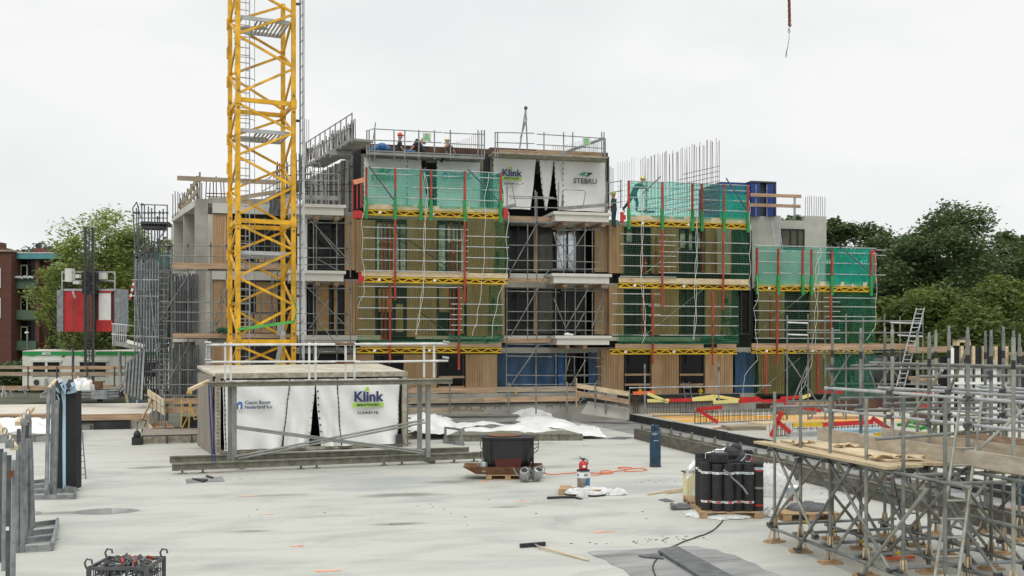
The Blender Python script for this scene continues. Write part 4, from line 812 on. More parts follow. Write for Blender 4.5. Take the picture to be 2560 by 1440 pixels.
# leaning wall form with brackets at the left
def EP(x, y, Y=44.6): return D(x, y, Y)
t = thing('wall_form', 'tall leaning grey ribbed wall form with walkway bracket at the left end', 'formwork', EP(340, 998))
k = MB(); k.poly([EP(318, 905), EP(360, 872), EP(352, 998), EP(312, 985)], (.05, .1, 0)); k.build('form_face', 'form_grey', t)
for i in range(6):
    f = i / 5; k = MB(); k.bar(EP(318, 905).lerp(EP(361, 872), f) - Vector((0, .08, 0)), EP(312, 985).lerp(EP(354, 998), f) - Vector((0, .08, 0)), .08, .12, Vector((0, 1, 0))); k.build('rib', 'galv_light' if i == 5 else 'galv', t)
k = MB(); k.poly([EP(283, 862, 45), EP(330, 872, 44.6), EP(360, 873, 44.6), EP(318, 862, 45.6)], (0, 0, .12)); k.build('walkway', 'form_grey', t)
for i in range(7): x = 282 + i * 5.4; cyl('post', 'galv_light', EP(x, 866, 45), EP(x + 1.5, 810 + i, 45), .03, t, 6)
for y in (809, 835): cyl('rail', 'galv_light', EP(279, y, 45), EP(318, y + 4, 45), .03, t, 6); cyl('rail', 'galv', EP(318, y + 4, 45), EP(372, y + 12, 44.7), .025, t, 6)
k = MB(); k.bar(EP(318, 853), EP(362, 866), .1, .14); k.build('white_beam', 'white_paint', t)
for (a, b, c, d) in ((297, 880, 303, 970), (320, 945, 285, 972), (338, 952, 300, 978)): cyl('prop', 'galv', EP(a, b), EP(c, d), .045, t, 6)
# ================================================================== PROPS, CABLES
def prop(label, x, yt, yb, T, m='red', n=1, g=None):
    t = thing('steel_prop', label, 'prop', PT(x, yb, T))
    a, b = PT(x, yb, T), PT(x, yt, T)
    cyl('tube', m, a, a.lerp(b, .6), .05, t, 8); cyl('tube', m, a.lerp(b, .6), b, .038, t, 8)
    k = MB(); k.box((a.x - .1, a.y - .1, a.z), (a.x + .1, a.y + .1, a.z + .02)); q = a.lerp(b, .6); k.lathe([(.07, -.04), (.07, .04)], q, 8); k.build('collar', 'orange', t)
for (x, yt, yb, lb) in ((957, 555, 678, 'red prop in the left window behind the upper net'), (966, 556, 678, 'second red prop in the left window behind the upper net'), (978, 560, 678, 'third red prop in the left window behind the upper net'), (1128, 556, 680, 'dark red prop in the right window behind the upper net'), (1134, 600, 680, 'short red prop in the right window behind the upper net'), (1150, 552, 678, 'bright red prop by the right window edge, upper net'), (955, 714, 848, 'red prop in the left window behind the lower net'), (964, 716, 850, 'second red prop in the left window behind the lower net'), (1126, 716, 850, 'dark red prop in the right window behind the lower net'), (1134, 720, 850, 'second dark red prop in the right window, lower net'), (1606, 575, 685, 'dark red prop in the right block left window, upper net'), (1614, 640, 685, 'short red prop in the right block left window, upper net'), (1640, 585, 685, 'leaning red prop beside the right block left window'), (1605, 735, 832, 'red prop in the right block left window, lower net'), (1757, 570, 680, 'dark red prop right of the middle window, right block'), (1790, 590, 685, 'red prop in front of the pale form panel'), (1925, 740, 845, 'red prop behind the net of the far right block'), (2055, 730, 850, 'dark red prop right of the far right window')):
    prop(lb, x, yt, yb, 45.5)
def rope(label, pts, T, m='rope', r=.011, twist=0):
    P = [PT(x, y, T) for x, y in pts]; out_ = []
    for i in range(len(P) - 1):
        for j in range(6): out_.append(P[i].lerp(P[i + 1], j / 6))
    out_.append(P[-1]); k = MB()
    if twist:
        for ph in (0, PI): k.tube([p + Vector((twist * math.sin(i * .55 + ph), twist * .3 * math.cos(i * .55 + ph), 0)) for i, p in enumerate(out_)], r, 5)
    else: k.tube([p + Vector((.03 * math.sin(i * .9), 0, 0)) for i, p in enumerate(out_)], r, 5)
    return tag(k.build('rope', m), label, 'rope')
rope('white twisted rope pair hanging down the middle of the left nets', [(1060, 430), (1070, 480), (1062, 560), (1060, 650), (1058, 720), (1048, 790), (1040, 838)], 44.1, twist=.04)
rope('white rope hanging right of the middle of the left nets', [(1222, 432), (1212, 500), (1212, 600), (1208, 680), (1198, 760), (1190, 810), (1180, 840)], 44.1, twist=.0)
rope('white rope along the right edge of the left nets', [(1272, 530), (1266, 600), (1268, 690), (1250, 730), (1236, 790), (1228, 845)], 44.1)
rope('pale rope along the left edge of the left nets', [(913, 500), (905, 560), (906, 640), (912, 700), (908, 740), (893, 768)], 44.1)
rope('white twisted rope hanging in front of the right block left window', [(1600, 470), (1606, 540), (1605, 620), (1603, 690), (1610, 760), (1613, 830), (1607, 858)], 44.1, twist=.05)
rope('white twisted rope loop hanging down the centre of the right block', [(1744, 500), (1742, 560), (1742, 640), (1738, 700), (1740, 780), (1734, 850)], 44.1, twist=.05)
rope('pale rope along the right edge of the right block net', [(1873, 500), (1876, 560), (1875, 640), (1876, 690), (1872, 715)], 44.1)
rope('white rope winding down the left edge of the far right net', [(1891, 690), (1897, 740), (1886, 770), (1889, 820), (1893, 870), (1893, 900), (1860, 940), (1858, 990)], 44.9)
rope('white knotted chain of rope in the middle of the far right net', [(2052, 620), (2045, 650), (2040, 700), (2042, 760), (2038, 830), (2028, 900), (2012, 950), (2000, 985)], 44.9, twist=.09)
rope('white cord along the right edge of the far right net', [(2187, 630), (2192, 700), (2190, 760), (2188, 820), (2165, 850)], 44.9)
# tubes crossing behind and over the screens
for (lb, a, b, c_2, d, T) in (('dark diagonal tube behind the left half of the left screen', 922, 415, 985, 500, 44.2), ('dark diagonal tube over the right half of the left screen', 1170, 423, 1247, 503, 44.2), ('dark diagonal tube behind the right block screen', 1652, 441, 1605, 485, 44.2), ('dark diagonal tube at the right end of the right block screen', 1815, 445, 1868, 527, 44.2), ('dark diagonal tube on the far right screen', 2088, 606, 2176, 682, 44.9), ('pale diagonal tube behind the lower right net', 1610, 840, 1760, 722, 45.2), ('pale diagonal tube behind the upper right net', 1612, 684, 1742, 590, 45.2), ('thin diagonal tube behind the far right net', 1890, 835, 2020, 728, 46), ('thin diagonal tube at ground floor of the far right block', 1890, 985, 2000, 895, 46), ('thin dark diagonal tube behind the upper left net', 985, 575, 1140, 682, 45.3), ('thin dark diagonal tube behind the lower left net', 1050, 780, 1140, 846, 45.3)):
    k = MB(); k.tube([PT(a, b, T), PT(c_2, d, T)], .03, 6); tag(k.build('scaffold_tube', 'galv_dark' if 'dark' in lb else 'galv'), lb, 'tube')
# access gate frames by the torn sheets
t = thing('stair_tower', 'grey access gate and rails between the white forms and the right block', 'access gate', PT(1520, 530, 45))
pxt(t, 'rail', 45.0, [(1272, 490, 1385, 494), (1275, 517, 1400, 520), (1265, 470, 1310, 458), (1520, 457, 1555, 452), (1520, 483, 1555, 476), (1520, 510, 1555, 504), (1275, 495, 1395, 497)], .024, 'galv')
pxt(t, 'post', 45.0, [(1396, 455, 1396, 520), (1517, 455, 1517, 530), (1552, 450, 1552, 520), (1338, 475, 1338, 560), (1268, 455, 1268, 545)], .03, 'galv')
k = MB(); k.bar(PT(1395, 522, 45), PT(1520, 512, 45), .05, .16); k.bar(PT(1255, 522, 45), PT(1290, 512, 45), .05, .16); k.build('toe_board', 'form_grey', t)
k = MB(); k.tube([PT(1402, 520, 45), PT(1408, 475, 45), PT(1412, 474, 45), PT(1460, 476, 45), PT(1464, 480, 45), PT(1458, 515, 45)], .022, 6); k.tube([PT(1282, 510, 45), PT(1290, 516, 45), PT(1280, 462, 45), PT(1276, 458, 45)], .022, 6); k.build('gate_hoop', 'galv', t)
t = thing('ladder', 'aluminium ladder leaning on the right concrete wall', 'ladder', PT(1960, 690, 46.9)); ladder(t, PT(1957, 690, 46.2), PT(1938, 552, 47.0), .38, 12, 'galv_light')
k = hang(940, 360, 975, 379, 46, '', '', .3, 10, 6, 5, 3); 
t = MB(); 
for (x, y, r) in ((942, 372, .22), (955, 368, .27), (966, 373, .22), (932, 375, .15)): t.ball(PT(x, y, TF - .4), r, 9, .75)
tag(t.build('tarpaulin_bundle', 'blue_wrap', smooth=True), 'blue bundled tarpaulin on the roof walkway by the red helmet worker', 'tarpaulin')
t = MB(); t.ball(PT(1020, 379, TF - .6), .2, 9, .4); t.ball(PT(1032, 380, TF - .6), .16, 9, .4); tag(t.build('blue_sheet', 'blue_wrap', smooth=True), 'small flat blue sheet on the roof walkway below the letter A', 'tarpaulin')
t = thing('green_hose', 'bunched green netting on the toe board left of the crane', 'net', PT(560, 830, 46.3)); k = MB()
for i in range(6): k.ball(PT(548 + i * 5, 826 + random.uniform(-3, 4), 46.2), .14, 8, .8)
k.build('net_bundle', 'net_dense', t, smooth=True)
# lattice of thin posts on balconies: small white cloth
k = MB(); k.ball(PT(1418, 836, 44.8), .16, 9, .5); k.ball(PT(1428, 837, 44.8), .13, 9, .4); tag(k.build('cloth_bundle', 'white_paint', smooth=True), 'small white bundle lying on the lowest right balcony', 'bundle')
# red clips seen at ground floor behind openings
# ================================================================== TOWER CRANE
CA = math.radians(10.2); cu = Vector((math.cos(CA), math.sin(CA), 0)); cv = Vector((-math.sin(CA), math.cos(CA), 0))
cf = D(595, 865, 36.9); cf.z = 0; CW = 2.0
crane = thing('tower_crane', 'yellow lattice tower crane mast rising out of the picture', 'tower crane', cf + cu * 1 + cv * 1)
crn = [cf, cf + cu * CW, cf + cu * CW + cv * CW, cf + cv * CW]
RZ = [-.86, 3.51, 7.90, 12.28, 16.66]
for q, p in enumerate(crn):
    k = MB()
    for i in range(4): k.bar(p + UP * (RZ[i] + .06), p + UP * (RZ[i + 1] - .06), .155, .155, cv)
    k.build('leg', 'crane_yellow', crane)
    for i in range(1, 4):
        k = MB(); k.bar(p + UP * (RZ[i] - .16), p + UP * (RZ[i] + .16), .20, .20, cv)
        o = k.build('connector', 'crane_yellow', crane)
        for dz in (-.3, .3): k = MB(); k.tube([p + UP * (RZ[i] + dz) - cv * .11, p + UP * (RZ[i] + dz) + cv * .11], .035, 8); k.build('pin', 'beam_dark', o)
    for i in range(4):
        for f in (.25, .5, .75):
            z = RZ[i] + (RZ[i + 1] - RZ[i]) * f; k = MB(); k.bar(p + UP * (z - .2) - cu * .09, p + UP * (z + .2) - cu * .09, .05, .2, cv)
            if q in (0, 3): k.build('gusset', 'crane_yellow', crane)
for fi, (a, b) in enumerate(((0, 1), (1, 2), (3, 2), (0, 3))):
    pa, pb = crn[a], crn[b]; d = (pb - pa).normalized(); ia, ib = pa + d * .08, pb - d * .08
    for i in range(4):
        h = RZ[i + 1] - RZ[i]; flip = fi in (2, 1)
        k = MB()
        k.bar(ia + UP * (RZ[i] + .0), ib + UP * (RZ[i] + .0), .09, .16); k.build('ring_beam', 'crane_yellow', crane)
        zs = [.06, .29, .32, .52, .55, .75, .78, .96]
        for j in range(4):
            z0, z1 = RZ[i] + h * zs[2 * j], RZ[i] + h * zs[2 * j + 1]; l = (j % 2 == 0) ^ flip
            k = MB(); k.bar((ia if l else ib) + UP * z0, (ib if l else ia) + UP * z1, .07, .085); k.build('diagonal', 'crane_yellow', crane)
def CP(x, y, z): return cf + cu * x + cv * y + UP * z
for i, z in enumerate((2.3, 6.75, 11.2, 15.3)):
    k = MB(); k.bar(CP(.12, .12, z), CP(CW - .12, .12, z), .06, .14); k.bar(CP(.12, CW - .12, z), CP(CW - .12, CW - .12, z), .06, .14); k.bar(CP(.15, .1, z), CP(.15, CW - .1, z), .06, .12); k.bar(CP(CW - .15, .1, z), CP(CW - .15, CW - .1, z), .06, .12)
    for j in range(9): k.bar(CP(.75 + j * .14, .12, z + .0), CP(.75 + j * .14, CW - .12, z + .0), .06, .03)
    k.build('rest_platform', 'crane_grey', crane)
    k = MB(); k.bar(CP(.2, 1.4, z - .02), CP(1.1, .6, z - .14), .3, .05); k.build('hatch', 'crane_grey', crane)
k = MB()
for sx in (.14, .56): k.bar(CP(sx, .95, -.5), CP(sx, .95, 16.6), .045, .045)
z = -.4
while z < 16.5: k.bar(CP(.14, .95, z), CP(.56, .95, z), .03, .03); z += .28
k.build('ladder', 'galv_light', crane)
k = MB(); z = 1.2
while z < 16.3:
    k.tube([CP(.35 + .38 * math.cos(a), .95 - .45 - .36 * math.sin(a) + .3, z) for a in [PI * 1.08 * i / 10 - .12 for i in range(11)]], .013, 4); z += .75
for a in (.4, PI / 2, 2.7): k.tube([CP(.35 + .38 * math.cos(a), .8 - .36 * math.sin(a), 1.2), CP(.35 + .38 * math.cos(a), .8 - .36 * math.sin(a), 16.3)], .010, 4)
k.build('ladder_cage', 'galv', crane)
k = MB(); k.bar(CP(0, -.1, 3.95), CP(CW, -.1, 4.25), .02, .10); k.tube([CP(CW, -.1, 4.25), CP(CW + .1, -.1, 4.7), CP(CW - .05, -.1, 5.2)], .02, 4); tag(k.build('strap', 'lime'), 'thin green lashing strap across the foot of the crane mast', 'strap')
k = MB(); k.box(tuple(CP(1.62, 1.2, 3.75)), tuple(CP(1.95, 1.5, 4.15))); k.build('junction_box', 'crane_grey', crane)
k = MB(); k.bar(CP(1.35, .3, 2.2), CP(1.7, .3, 3.9), .16, .05, cv); tag(k.build('white_channel', 'galv_light'), 'perforated pale steel channel leaning inside the foot of the crane mast', 'channel')
# grey hoist rail right of the crane
hm = thing('guide_mast', 'slim grey steel guide mast standing right of the yellow crane', 'mast', D(754, 915, 37.6))
def HP(x, y): return D(x, y, 37.6)
k = MB(); k.box(tuple(HP(750, 1090) + Vector((.07, 0, 0))), tuple(HP(750, -40) + Vector((.17, .16, 0)))); k.build('channel', 'galv_light', hm)
k = MB(); x0 = HP(750, 0).x; k.box((x0 - .02, HP(750, 0).y - .02, 0), (x0 + .03, HP(750, 0).y + .14, 16.2))
for i in range(34): k.bar((x0 + .0, HP(750, 0).y - .01, .4 + i * .47), (x0 + .10, HP(750, 0).y - .01, .55 + i * .47), .02, .02)
k.build('rack', 'galv_dark', hm)
for y in (8, 300, 585, 738): k = MB(); k.bar(D(735, y, 38), D(750, y + 1, 37.8), .05, .05); k.bar(D(740, y + 4, 38), D(750, y + 4, 37.8), .04, .04); k.build('tie_bracket', 'galv_dark', hm)
# crane hook chain, top right
t = thing('crane_chain', 'dark lifting chain with hook and thin wire sling hanging from above', 'chain', D(1973, 65, 33))
k = MB()
for i in range(16):
    a = D(1972 + .13 * i, -40 + i * 6.6, 33); k.tube([a + Vector((.035 * math.cos(q), .03 * math.sin(q) * (i % 2), .055 * math.sin(q))) for q in [PI * j / 4 for j in range(8)]], .022, 5, closed=True)
k.tube([D(1971.5, -40, 33), D(1973, 60, 33)], .022, 5); k.build('chain', 'rust', t)
k = MB(); k.ball(D(1974, 63, 33), .05)
for a in (2.6, .1, -1.0): k.tube([D(1974, 63, 33), D(1974, 63, 33) + Vector((.07 * math.cos(a), 0, .07 * math.sin(a)))], .018, 5)
k.build('shackle', 'rust', t)
k = MB(); k.tube([D(x, y, 33) for x, y in ((1973, 68), (1972, 73), (1970.3, 77), (1971, 80.5), (1973, 81.5), (1975.2, 79), (1974.5, 75.5), (1973, 73))], .014, 5); k.build('hook', 'galv_dark', t)
k = MB(); k.tube([D(x, y, 33) for x, y in ((1973, 81), (1972.8, 95), (1970, 115), (1966, 128), (1964.2, 137), (1965, 145), (1967, 140), (1966.5, 130), (1970, 116))], .012, 4); k.build('wire_sling', 'galv', t)

for (x0, y0, x1, y1, lb) in ((1573, 970, 1928, 964, 'long thin tube rail above the yellow and red caps'),):
    t = thing('scaffold', lb + ' with two posts', 'scaffold', D(1700, 1035, 42)); cyl('rail', 'galv', D(x0, y0, 41.5), D(x1, y1, 41.0), .03, t)
    for x, a, b in ((1612, 910, 1032), (1797, 905, 1002)): cyl('post', 'galv', D(x, b, 42), D(x, a, 42), .035, t); cyl('spindle', 'galv_dark', D(x, a + 12, 42), D(x, a + 22, 42), .05, t)
t = thing('ladder', 'small dark ladder at the middle ground floor opening of the right block', 'ladder', D(1725, 1030, 44)); ladder(t, D(1727, 1030, 43.9), D(1715, 955, 44.6), .30, 6, 'galv_dark', .025)
for x in (1600, 1752, 1124, 1290): 
    k = MB(); rect(x - 4, 974, x + 5, 981, 45.15, 45.25, k); rect(x - 1.5, 966, x + 1.5, 988, 45.1, 45.14, k); tag(k.build('strut_clamp', 'beam_yellow'), {1600: 'orange clamp in the left ground floor opening of the right block', 1752: 'orange clamp in the right ground floor opening of the right block', 1124: 'orange clamp below the guard plank right of the sheeted box', 1290: 'orange clamp in front of the dark blue tarpaulin'}[x], 'clamp')
# ================================================================== PEOPLE
def person(label, loc, J, head, helmet, cloth, rz=0, arms=None, s=1.0, hand_m='skin'):
    """J: joints (dict) in metres; one continuous skinned body, clothing and helmet as children"""
    t = None
    E = [('pelvis', 'waist'), ('waist', 'chest'), ('chest', 'neck'), ('neck', 'skull'), ('chest', 'ls'), ('ls', 'le'), ('le', 'lh'), ('chest', 'rs'), ('rs', 're'), ('re', 'rh'), ('pelvis', 'lhip'), ('lhip', 'lk'), ('lk', 'la'), ('la', 'lt'), ('pelvis', 'rhip'), ('rhip', 'rk'), ('rk', 'ra'), ('ra', 'rt')]
    R_ = dict(pelvis=.14, waist=.13, chest=.155, neck=.06, skull=.085, ls=.075, le=.05, lh=.035, rs=.075, re=.05, rh=.035, lhip=.10, lk=.065, la=.045, lt=.035, rhip=.10, rk=.065, ra=.045, rt=.035)
    def skin(names, name, m, parent, grow=0.0, root='pelvis'):
        idx = {n: i for i, n in enumerate(names)}; me = bpy.data.meshes.new(name)
        me.from_pydata([Vector(J[n]) * s for n in names], [(idx[a], idx[b]) for a, b in E if a in idx and b in idx], []); me.materials.append(MT[m])
        o = bpy.data.objects.new(name, me); C.objects.link(o); o.modifiers.new('s', 'SKIN'); sv = me.skin_vertices[0].data
        for n, i in idx.items(): r = (R_[n] + grow) * s; sv[i].radius = (r, r); sv[i].use_root = (n == root)
        su = o.modifiers.new('u', 'SUBSURF'); su.levels = 1; su.render_levels = 1
        dg = bpy.context.evaluated_depsgraph_get(); m2 = bpy.data.meshes.new_from_object(o.evaluated_get(dg)); m2.name = name
        for p in m2.polygons: p.use_smooth = True
        o.modifiers.clear(); o.data = m2
        if parent: o.parent = parent
        return o
    body = skin(list(R_), 'person', hand_m, None); body.location = loc; body.rotation_euler = (0, 0, rz); tag(body, label, 'person')
    j = skin([n for n in R_ if n not in ('neck', 'skull', 'lh', 'rh', 'lt', 'rt')], 'work_clothes', cloth, body, .018)
    hc = Vector(head) * s; f = Vector((1, 0, 0))
    k = MB(); k.lathe([(.005, .145), (.07, .13), (.11, .085), (.125, .02), (.128, .0)], hc + Vector((0, 0, .02)), 12); k.box(tuple(hc + Vector((.06, -.09, .01))), tuple(hc + Vector((.19, .09, .035)))); o = k.build('helmet', helmet, None, smooth=True, loc=(0, 0, 0)); o.parent = body
    k = MB(); k.ball(hc + Vector((.0, 0, -.05)), .095, 10, 1.2); k.ball(hc + Vector((.1, 0, -.06)), .02, 6); k.ball(hc + Vector((0, .095, -.05)), .022, 6); k.ball(hc + Vector((0, -.095, -.05)), .022, 6); o = k.build('head', hand_m, None, smooth=True, loc=(0, 0, 0)); o.parent = body
    k = MB(); k.ball(hc + Vector((.085, -.035, -.03)), .012, 6); k.ball(hc + Vector((.085, .035, -.03)), .012, 6); k.box(tuple(hc + Vector((.08, -.025, -.115))), tuple(hc + Vector((.092, .025, -.108)))); o = k.build('face', 'cloth_dark', None, loc=(0, 0, 0)); o.parent = body
    for hn, el in (('lh', 'le'), ('rh', 're')):
        p = Vector(J[hn]) * s; d = (p - Vector(J[el]) * s).normalized(); sd_ = d.cross(UP).normalized() if abs(d.z) < .9 else Vector((0, 1, 0)); k = MB(); k.tube([p, p + d * .07], .035, 6, .03)
        for q in range(4): k.tube([p + d * .06 + sd_ * (q - 1.5) * .016, p + d * (.11 + .01 * (1.5 - abs(q - 1.5))) + sd_ * (q - 1.5) * .017, p + d * .135 + sd_ * (q - 1.5) * .017 - UP * .02], .009, 5)
        k.tube([p + sd_ * .03, p + d * .05 + sd_ * .055], .010, 5); o = k.build('hand', hand_m, None, smooth=True, loc=(0, 0, 0)); o.parent = body
    return body
ST = dict(pelvis=(0, 0, .95), waist=(0, 0, 1.12), chest=(.0, 0, 1.36), neck=(.02, 0, 1.5), skull=(.03, 0, 1.62), ls=(0, .2, 1.42), le=(.04, .26, 1.14), lh=(.2, .22, .95), rs=(0, -.2, 1.42), re=(.04, -.26, 1.14), rh=(.2, -.22, .95), lhip=(0, .1, .9), lk=(.03, .11, .5), la=(0, .11, .08), lt=(.16, .11, .04), rhip=(0, -.1, .9), rk=(.02, -.11, .5), ra=(-.02, -.11, .08), rt=(.14, -.11, .04))
h0 = PT(1000, 340, TF + .35)
person('worker with a red helmet and black top standing on the roof', (h0.x - .03, h0.y, h0.z - 1.70), ST, (.03, 0, 1.70), 'helmet_red', 'cloth_dark')
BE = dict(ST); BE.update(waist=(.05, 0, 1.05), chest=(-.12, 0, 1.28), neck=(.16, 0, 1.30), skull=(.26, 0, 1.30), ls=(-.08, .2, 1.3), rs=(-.08, -.2, 1.3), le=(-.3, .24, 1.05), re=(-.28, -.24, 1.02), lh=(-.42, .2, .85), rh=(-.40, -.2, .85), pelvis=(.25, 0, .85), lhip=(.27, .1, .8), rhip=(.27, -.1, .8), lk=(.2, .12, .45), rk=(.2, -.12, .45), la=(.35, .12, .08), ra=(.3, -.12, .08), lt=(.2, .12, .04), rt=(.15, -.12, .04))
h1 = PT(1048, 352, TF + .35); person('worker in black bending over left of the letter A board', (h1.x, h1.y, h1.z - 1.33), BE, (.22, 0, 1.33), 'cloth_dark', 'cloth_dark')
SI = dict(ST); SI.update(pelvis=(-.1, 0, .45), waist=(-.06, 0, .62), chest=(-.0, 0, .85), neck=(-.02, 0, 1.0), skull=(-.03, 0, 1.1), ls=(0, .2, .92), rs=(0, -.2, .92), le=(.2, .26, .72), re=(.18, -.26, .7), lh=(.32, .2, .52), rh=(.3, -.2, .5), lhip=(-.08, .1, .42), rhip=(-.08, -.1, .42), lk=(.32, .16, .44), rk=(-.32, -.3, .4), la=(.3, .16, .06), ra=(-.45, -.2, .08), lt=(.44, .16, .04), rt=(-.3, -.2, .04))
h2 = PT(1119, 352, TF + .35); person('worker with a cream helmet and brown jacket kneeling on the roof', (h2.x, h2.y, h2.z - 1.16), SI, (-.03, 0, 1.16), 'helmet_white', 'cloth_brown', rz=.3)
WK = dict(ST); WK.update(pelvis=(-.05, 0, .93), waist=(.02, 0, 1.08), chest=(.18, 0, 1.3), neck=(.3, 0, 1.43), skull=(.38, 0, 1.52), ls=(.18, .18, 1.36), rs=(.2, -.2, 1.36), le=(.42, .18, 1.2), re=(.44, -.2, 1.2), lh=(.6, .08, 1.3), rh=(.6, -.08, 1.12), lhip=(-.06, .1, .88), rhip=(-.04, -.1, .88), lk=(-.26, .12, .5), rk=(.1, -.12, .48), la=(-.55, .12, .16), ra=(.05, -.12, .08), lt=(-.42, .12, .08), rt=(.22, -.12, .04))
h3 = PT(1606, 446, 46); person('worker leaning forward behind the right green screen holding a pole', (h3.x - .40, h3.y, h3.z - 1.66), WK, (.40, 0, 1.60), 'helmet_yellow', 'cloth_teal')
k = MB(); a = Vector((h3.x + .2, h3.y, h3.z - 1.6)); k.tube([a, a + Vector((.02, 0, 1.5))], .022, 6); k.box((a.x - .35, a.y - .1, a.z - .02), (a.x + .4, a.y + .1, a.z + .06)); tag(k.build('screed_tool', 'galv_dark'), 'long handled float held by the worker behind the right screen', 'tool')
h4 = PT(1540, 486, 45.5); person('worker with a yellow helmet and dark green jacket leaning between the blocks', (h4.x - .1, h4.y, h4.z - 1.66), ST, (.02, 0, 1.66), 'helmet_yellow', 'cloth_teal', rz=2.6)
# ================================================================== BACKGROUND LEFT: flats, cabins, hoist
def bgbox(mb, x0, y0, x1, y1, Y, d, sl=0):
    a, b = D(x0, y1, Y), D(x1, y0, Y); u = W(1, 0, 0); v = W(0, 1, 0); p = D(x0, y1, Y); q = D(x1, y1, Y); hgt = (D(x0, y0, Y) - p).z
    return mb.poly([p, q, q + v * d, p + v * d], (0, 0, hgt))
fl = thing('apartment_block', 'old brown brick apartment block with turquoise roof edge at the far left', 'building', D(60, 960, 98).xy.to_3d())
YB = 98
k = MB(); bgbox(k, -260, 628, 28, 1000, YB - 1, 10); k.build('brick_wing', 'brick', fl)
k = MB(); bgbox(k, -260, 624, 29, 629, YB - 1.2, 10); k.build('roof_edge', 'timber_grey', fl)
k = MB(); bgbox(k, 28, 645, 330, 1000, YB + 1.2, 10); k.build('recess_wall', 'brick_light', fl)
k = MB(); bgbox(k, 28, 633, 330, 647, YB, 10); k.build('fascia', 'fascia', fl)
k = MB(); bgbox(k, 28, 631, 330, 633, YB - .05, 10); k.build('roof_edge', 'frame_white', fl)
k = MB(); bgbox(k, -10, 618, 6, 628, YB + 2, 2); bgbox(k, -6, 606, 4, 618, YB + 2.5, 1); k.build('chimney', 'brick', fl)
k = MB(); bgbox(k, 82, 620, 104, 632, YB + 2, 2); k.build('chimney', 'brick', fl)
k = MB(); bgbox(k, 89, 608, 93, 620, YB + 3, .4); bgbox(k, 96, 606, 100, 620, YB + 3, .4); k.build('chimney_pot', 'dark_grey', fl)
for x0 in (30, 128, 230):
    for i, y in enumerate((648, 725, 802, 880)):
        k = MB(); bgbox(k, x0 + 1, y, x0 + 58, y + 52, YB + 1.0, .15); o = k.build('window', 'glass_dark', fl)
        k = MB()
        for x in (x0 + 1, x0 + 18, x0 + 40, x0 + 56): bgbox(k, x, y, x + 1.6, y + 52, YB + .9, .1)
        bgbox(k, x0 + 1, y + 12, x0 + 58, y + 14, YB + .9, .09); k.build('frame', 'frame_dark' if x0 < 100 else 'frame_white', o)
        k = MB(); bgbox(k, x0 + 20, y + 16, x0 + 23, y + 52, YB + .85, .05); bgbox(k, x0 + 36, y + 16, x0 + 39, y + 52, YB + .85, .05); bgbox(k, x0 + 20, y + 14, x0 + 39, y + 17, YB + .84, .05); k.build('door_frame', 'frame_cream', o)
        k = MB(); bgbox(k, x0, y + 50, x0 + 60, y + 74, YB, .15); k.build('balcony_panel', 'green_panel', fl)
        if i < 1:
            k = MB()
            for q in range(14): k.ball(D(x0 + 6 + q * 3.5, y + 46 + random.uniform(-1.5, 1.5), YB - .2), .16, 6)
            k.build('flowers', 'zinc', fl)
    if x0 > 30:
        pass
k = MB(); bgbox(k, 88, 647, 98, 960, YB + .3, .9); bgbox(k, 188, 647, 200, 960, YB + .3, .9); k.build('brick_pier', 'brick', fl)
for i, y in enumerate((670, 745)):
    k = MB(); bgbox(k, -40, y, 1, y + 50, YB - 1.1, .1); k.build('window', 'frame_white', fl)
# street lamp
t = thing('street_lamp', 'small round headed street lamp in front of the brick flats', 'street lamp', D(68, 965, 80))
cyl('pole', 'galv', D(69, 970, 80), D(69, 834, 80), .06, t); k = MB(); k.ball(D(67, 832, 80), .17, 10, .6); k.build('lamp_head', 'white_paint', t, smooth=True)
# site cabins
YC = 71
def cabin(x0, x1, label, writing=None, windows=()):
    t = thing('site_cabin', label, 'site cabin', D((x0 + x1) / 2, 965, YC)); k = MB(); bgbox(k, x0, 886, x1, 972, YC, 2.6); k.build('wall', 'cabin', t)
    k = MB(); bgbox(k, x0 - .3, 879.5, x1 + .3, 888, YC - .05, 2.7); bgbox(k, x0 + (x1 - x0) * .12, 888, x0 + (x1 - x0) * .25, 890, YC - .05, .1); k.build('green_band', 'cabin_green', t)
    k = MB(); k.poly([D(x0, 879, YC), D(x1, 879, YC), D(x1, 879, YC) + W(0, 2.6, .12), D(x0, 879, YC) + W(0, 2.6, .12)], (0, 0, .04)); k.build('roof', 'cabin_roof', t)
    for (a, b) in windows:
        k = MB(); bgbox(k, a - 3, 899, b + 3, 905, YC - .1, .15); bgbox(k, a, 905, a + 2, 941, YC - .08, .1); bgbox(k, b - 2, 905, b, 941, YC - .08, .1); bgbox(k, (a + b) / 2 - 3, 905, (a + b) / 2 + 3, 941, YC - .08, .1); o = k.build('window', 'cabin', t)
        k = MB(); bgbox(k, a + 2, 906, (a + b) / 2 - 3, 941, YC - .03, .05); bgbox(k, (a + b) / 2 + 3, 906, b - 2, 941, YC - .03, .05); k.build('pane', 'glass_dark', o)
    if writing: p = D(writing[1], 884, YC - .1); text(writing[0], p, .2, 'paper', t, -A, .01, sx=1.2)
    return t
cabin(56, 184, 'left white site cabin with green band and wall air conditioner', ('BECO', 116), ((80, 151),))
cabin(186, 312, 'middle white site cabin with green band behind the hoist mast', ('BECO', 228), ((197, 267),))
cabin(314, 440, 'right white site cabin with green band behind the leaning form', None, ((320, 390),))
t = thing('air_conditioner', 'wall mounted air conditioner below the left cabin window', 'air conditioner', D(97, 964, YC - .5)); k = MB(); bgbox(k, 82, 947, 111, 964, YC - .5, .4); k.build('casing', 'cabin', t); k = MB(); k.lathe([(.2, 0), (.2, .02)], D(91, 956, YC - .53), 14, W(0, -1, 0)); k.build('fan', 'dark_grey', t)
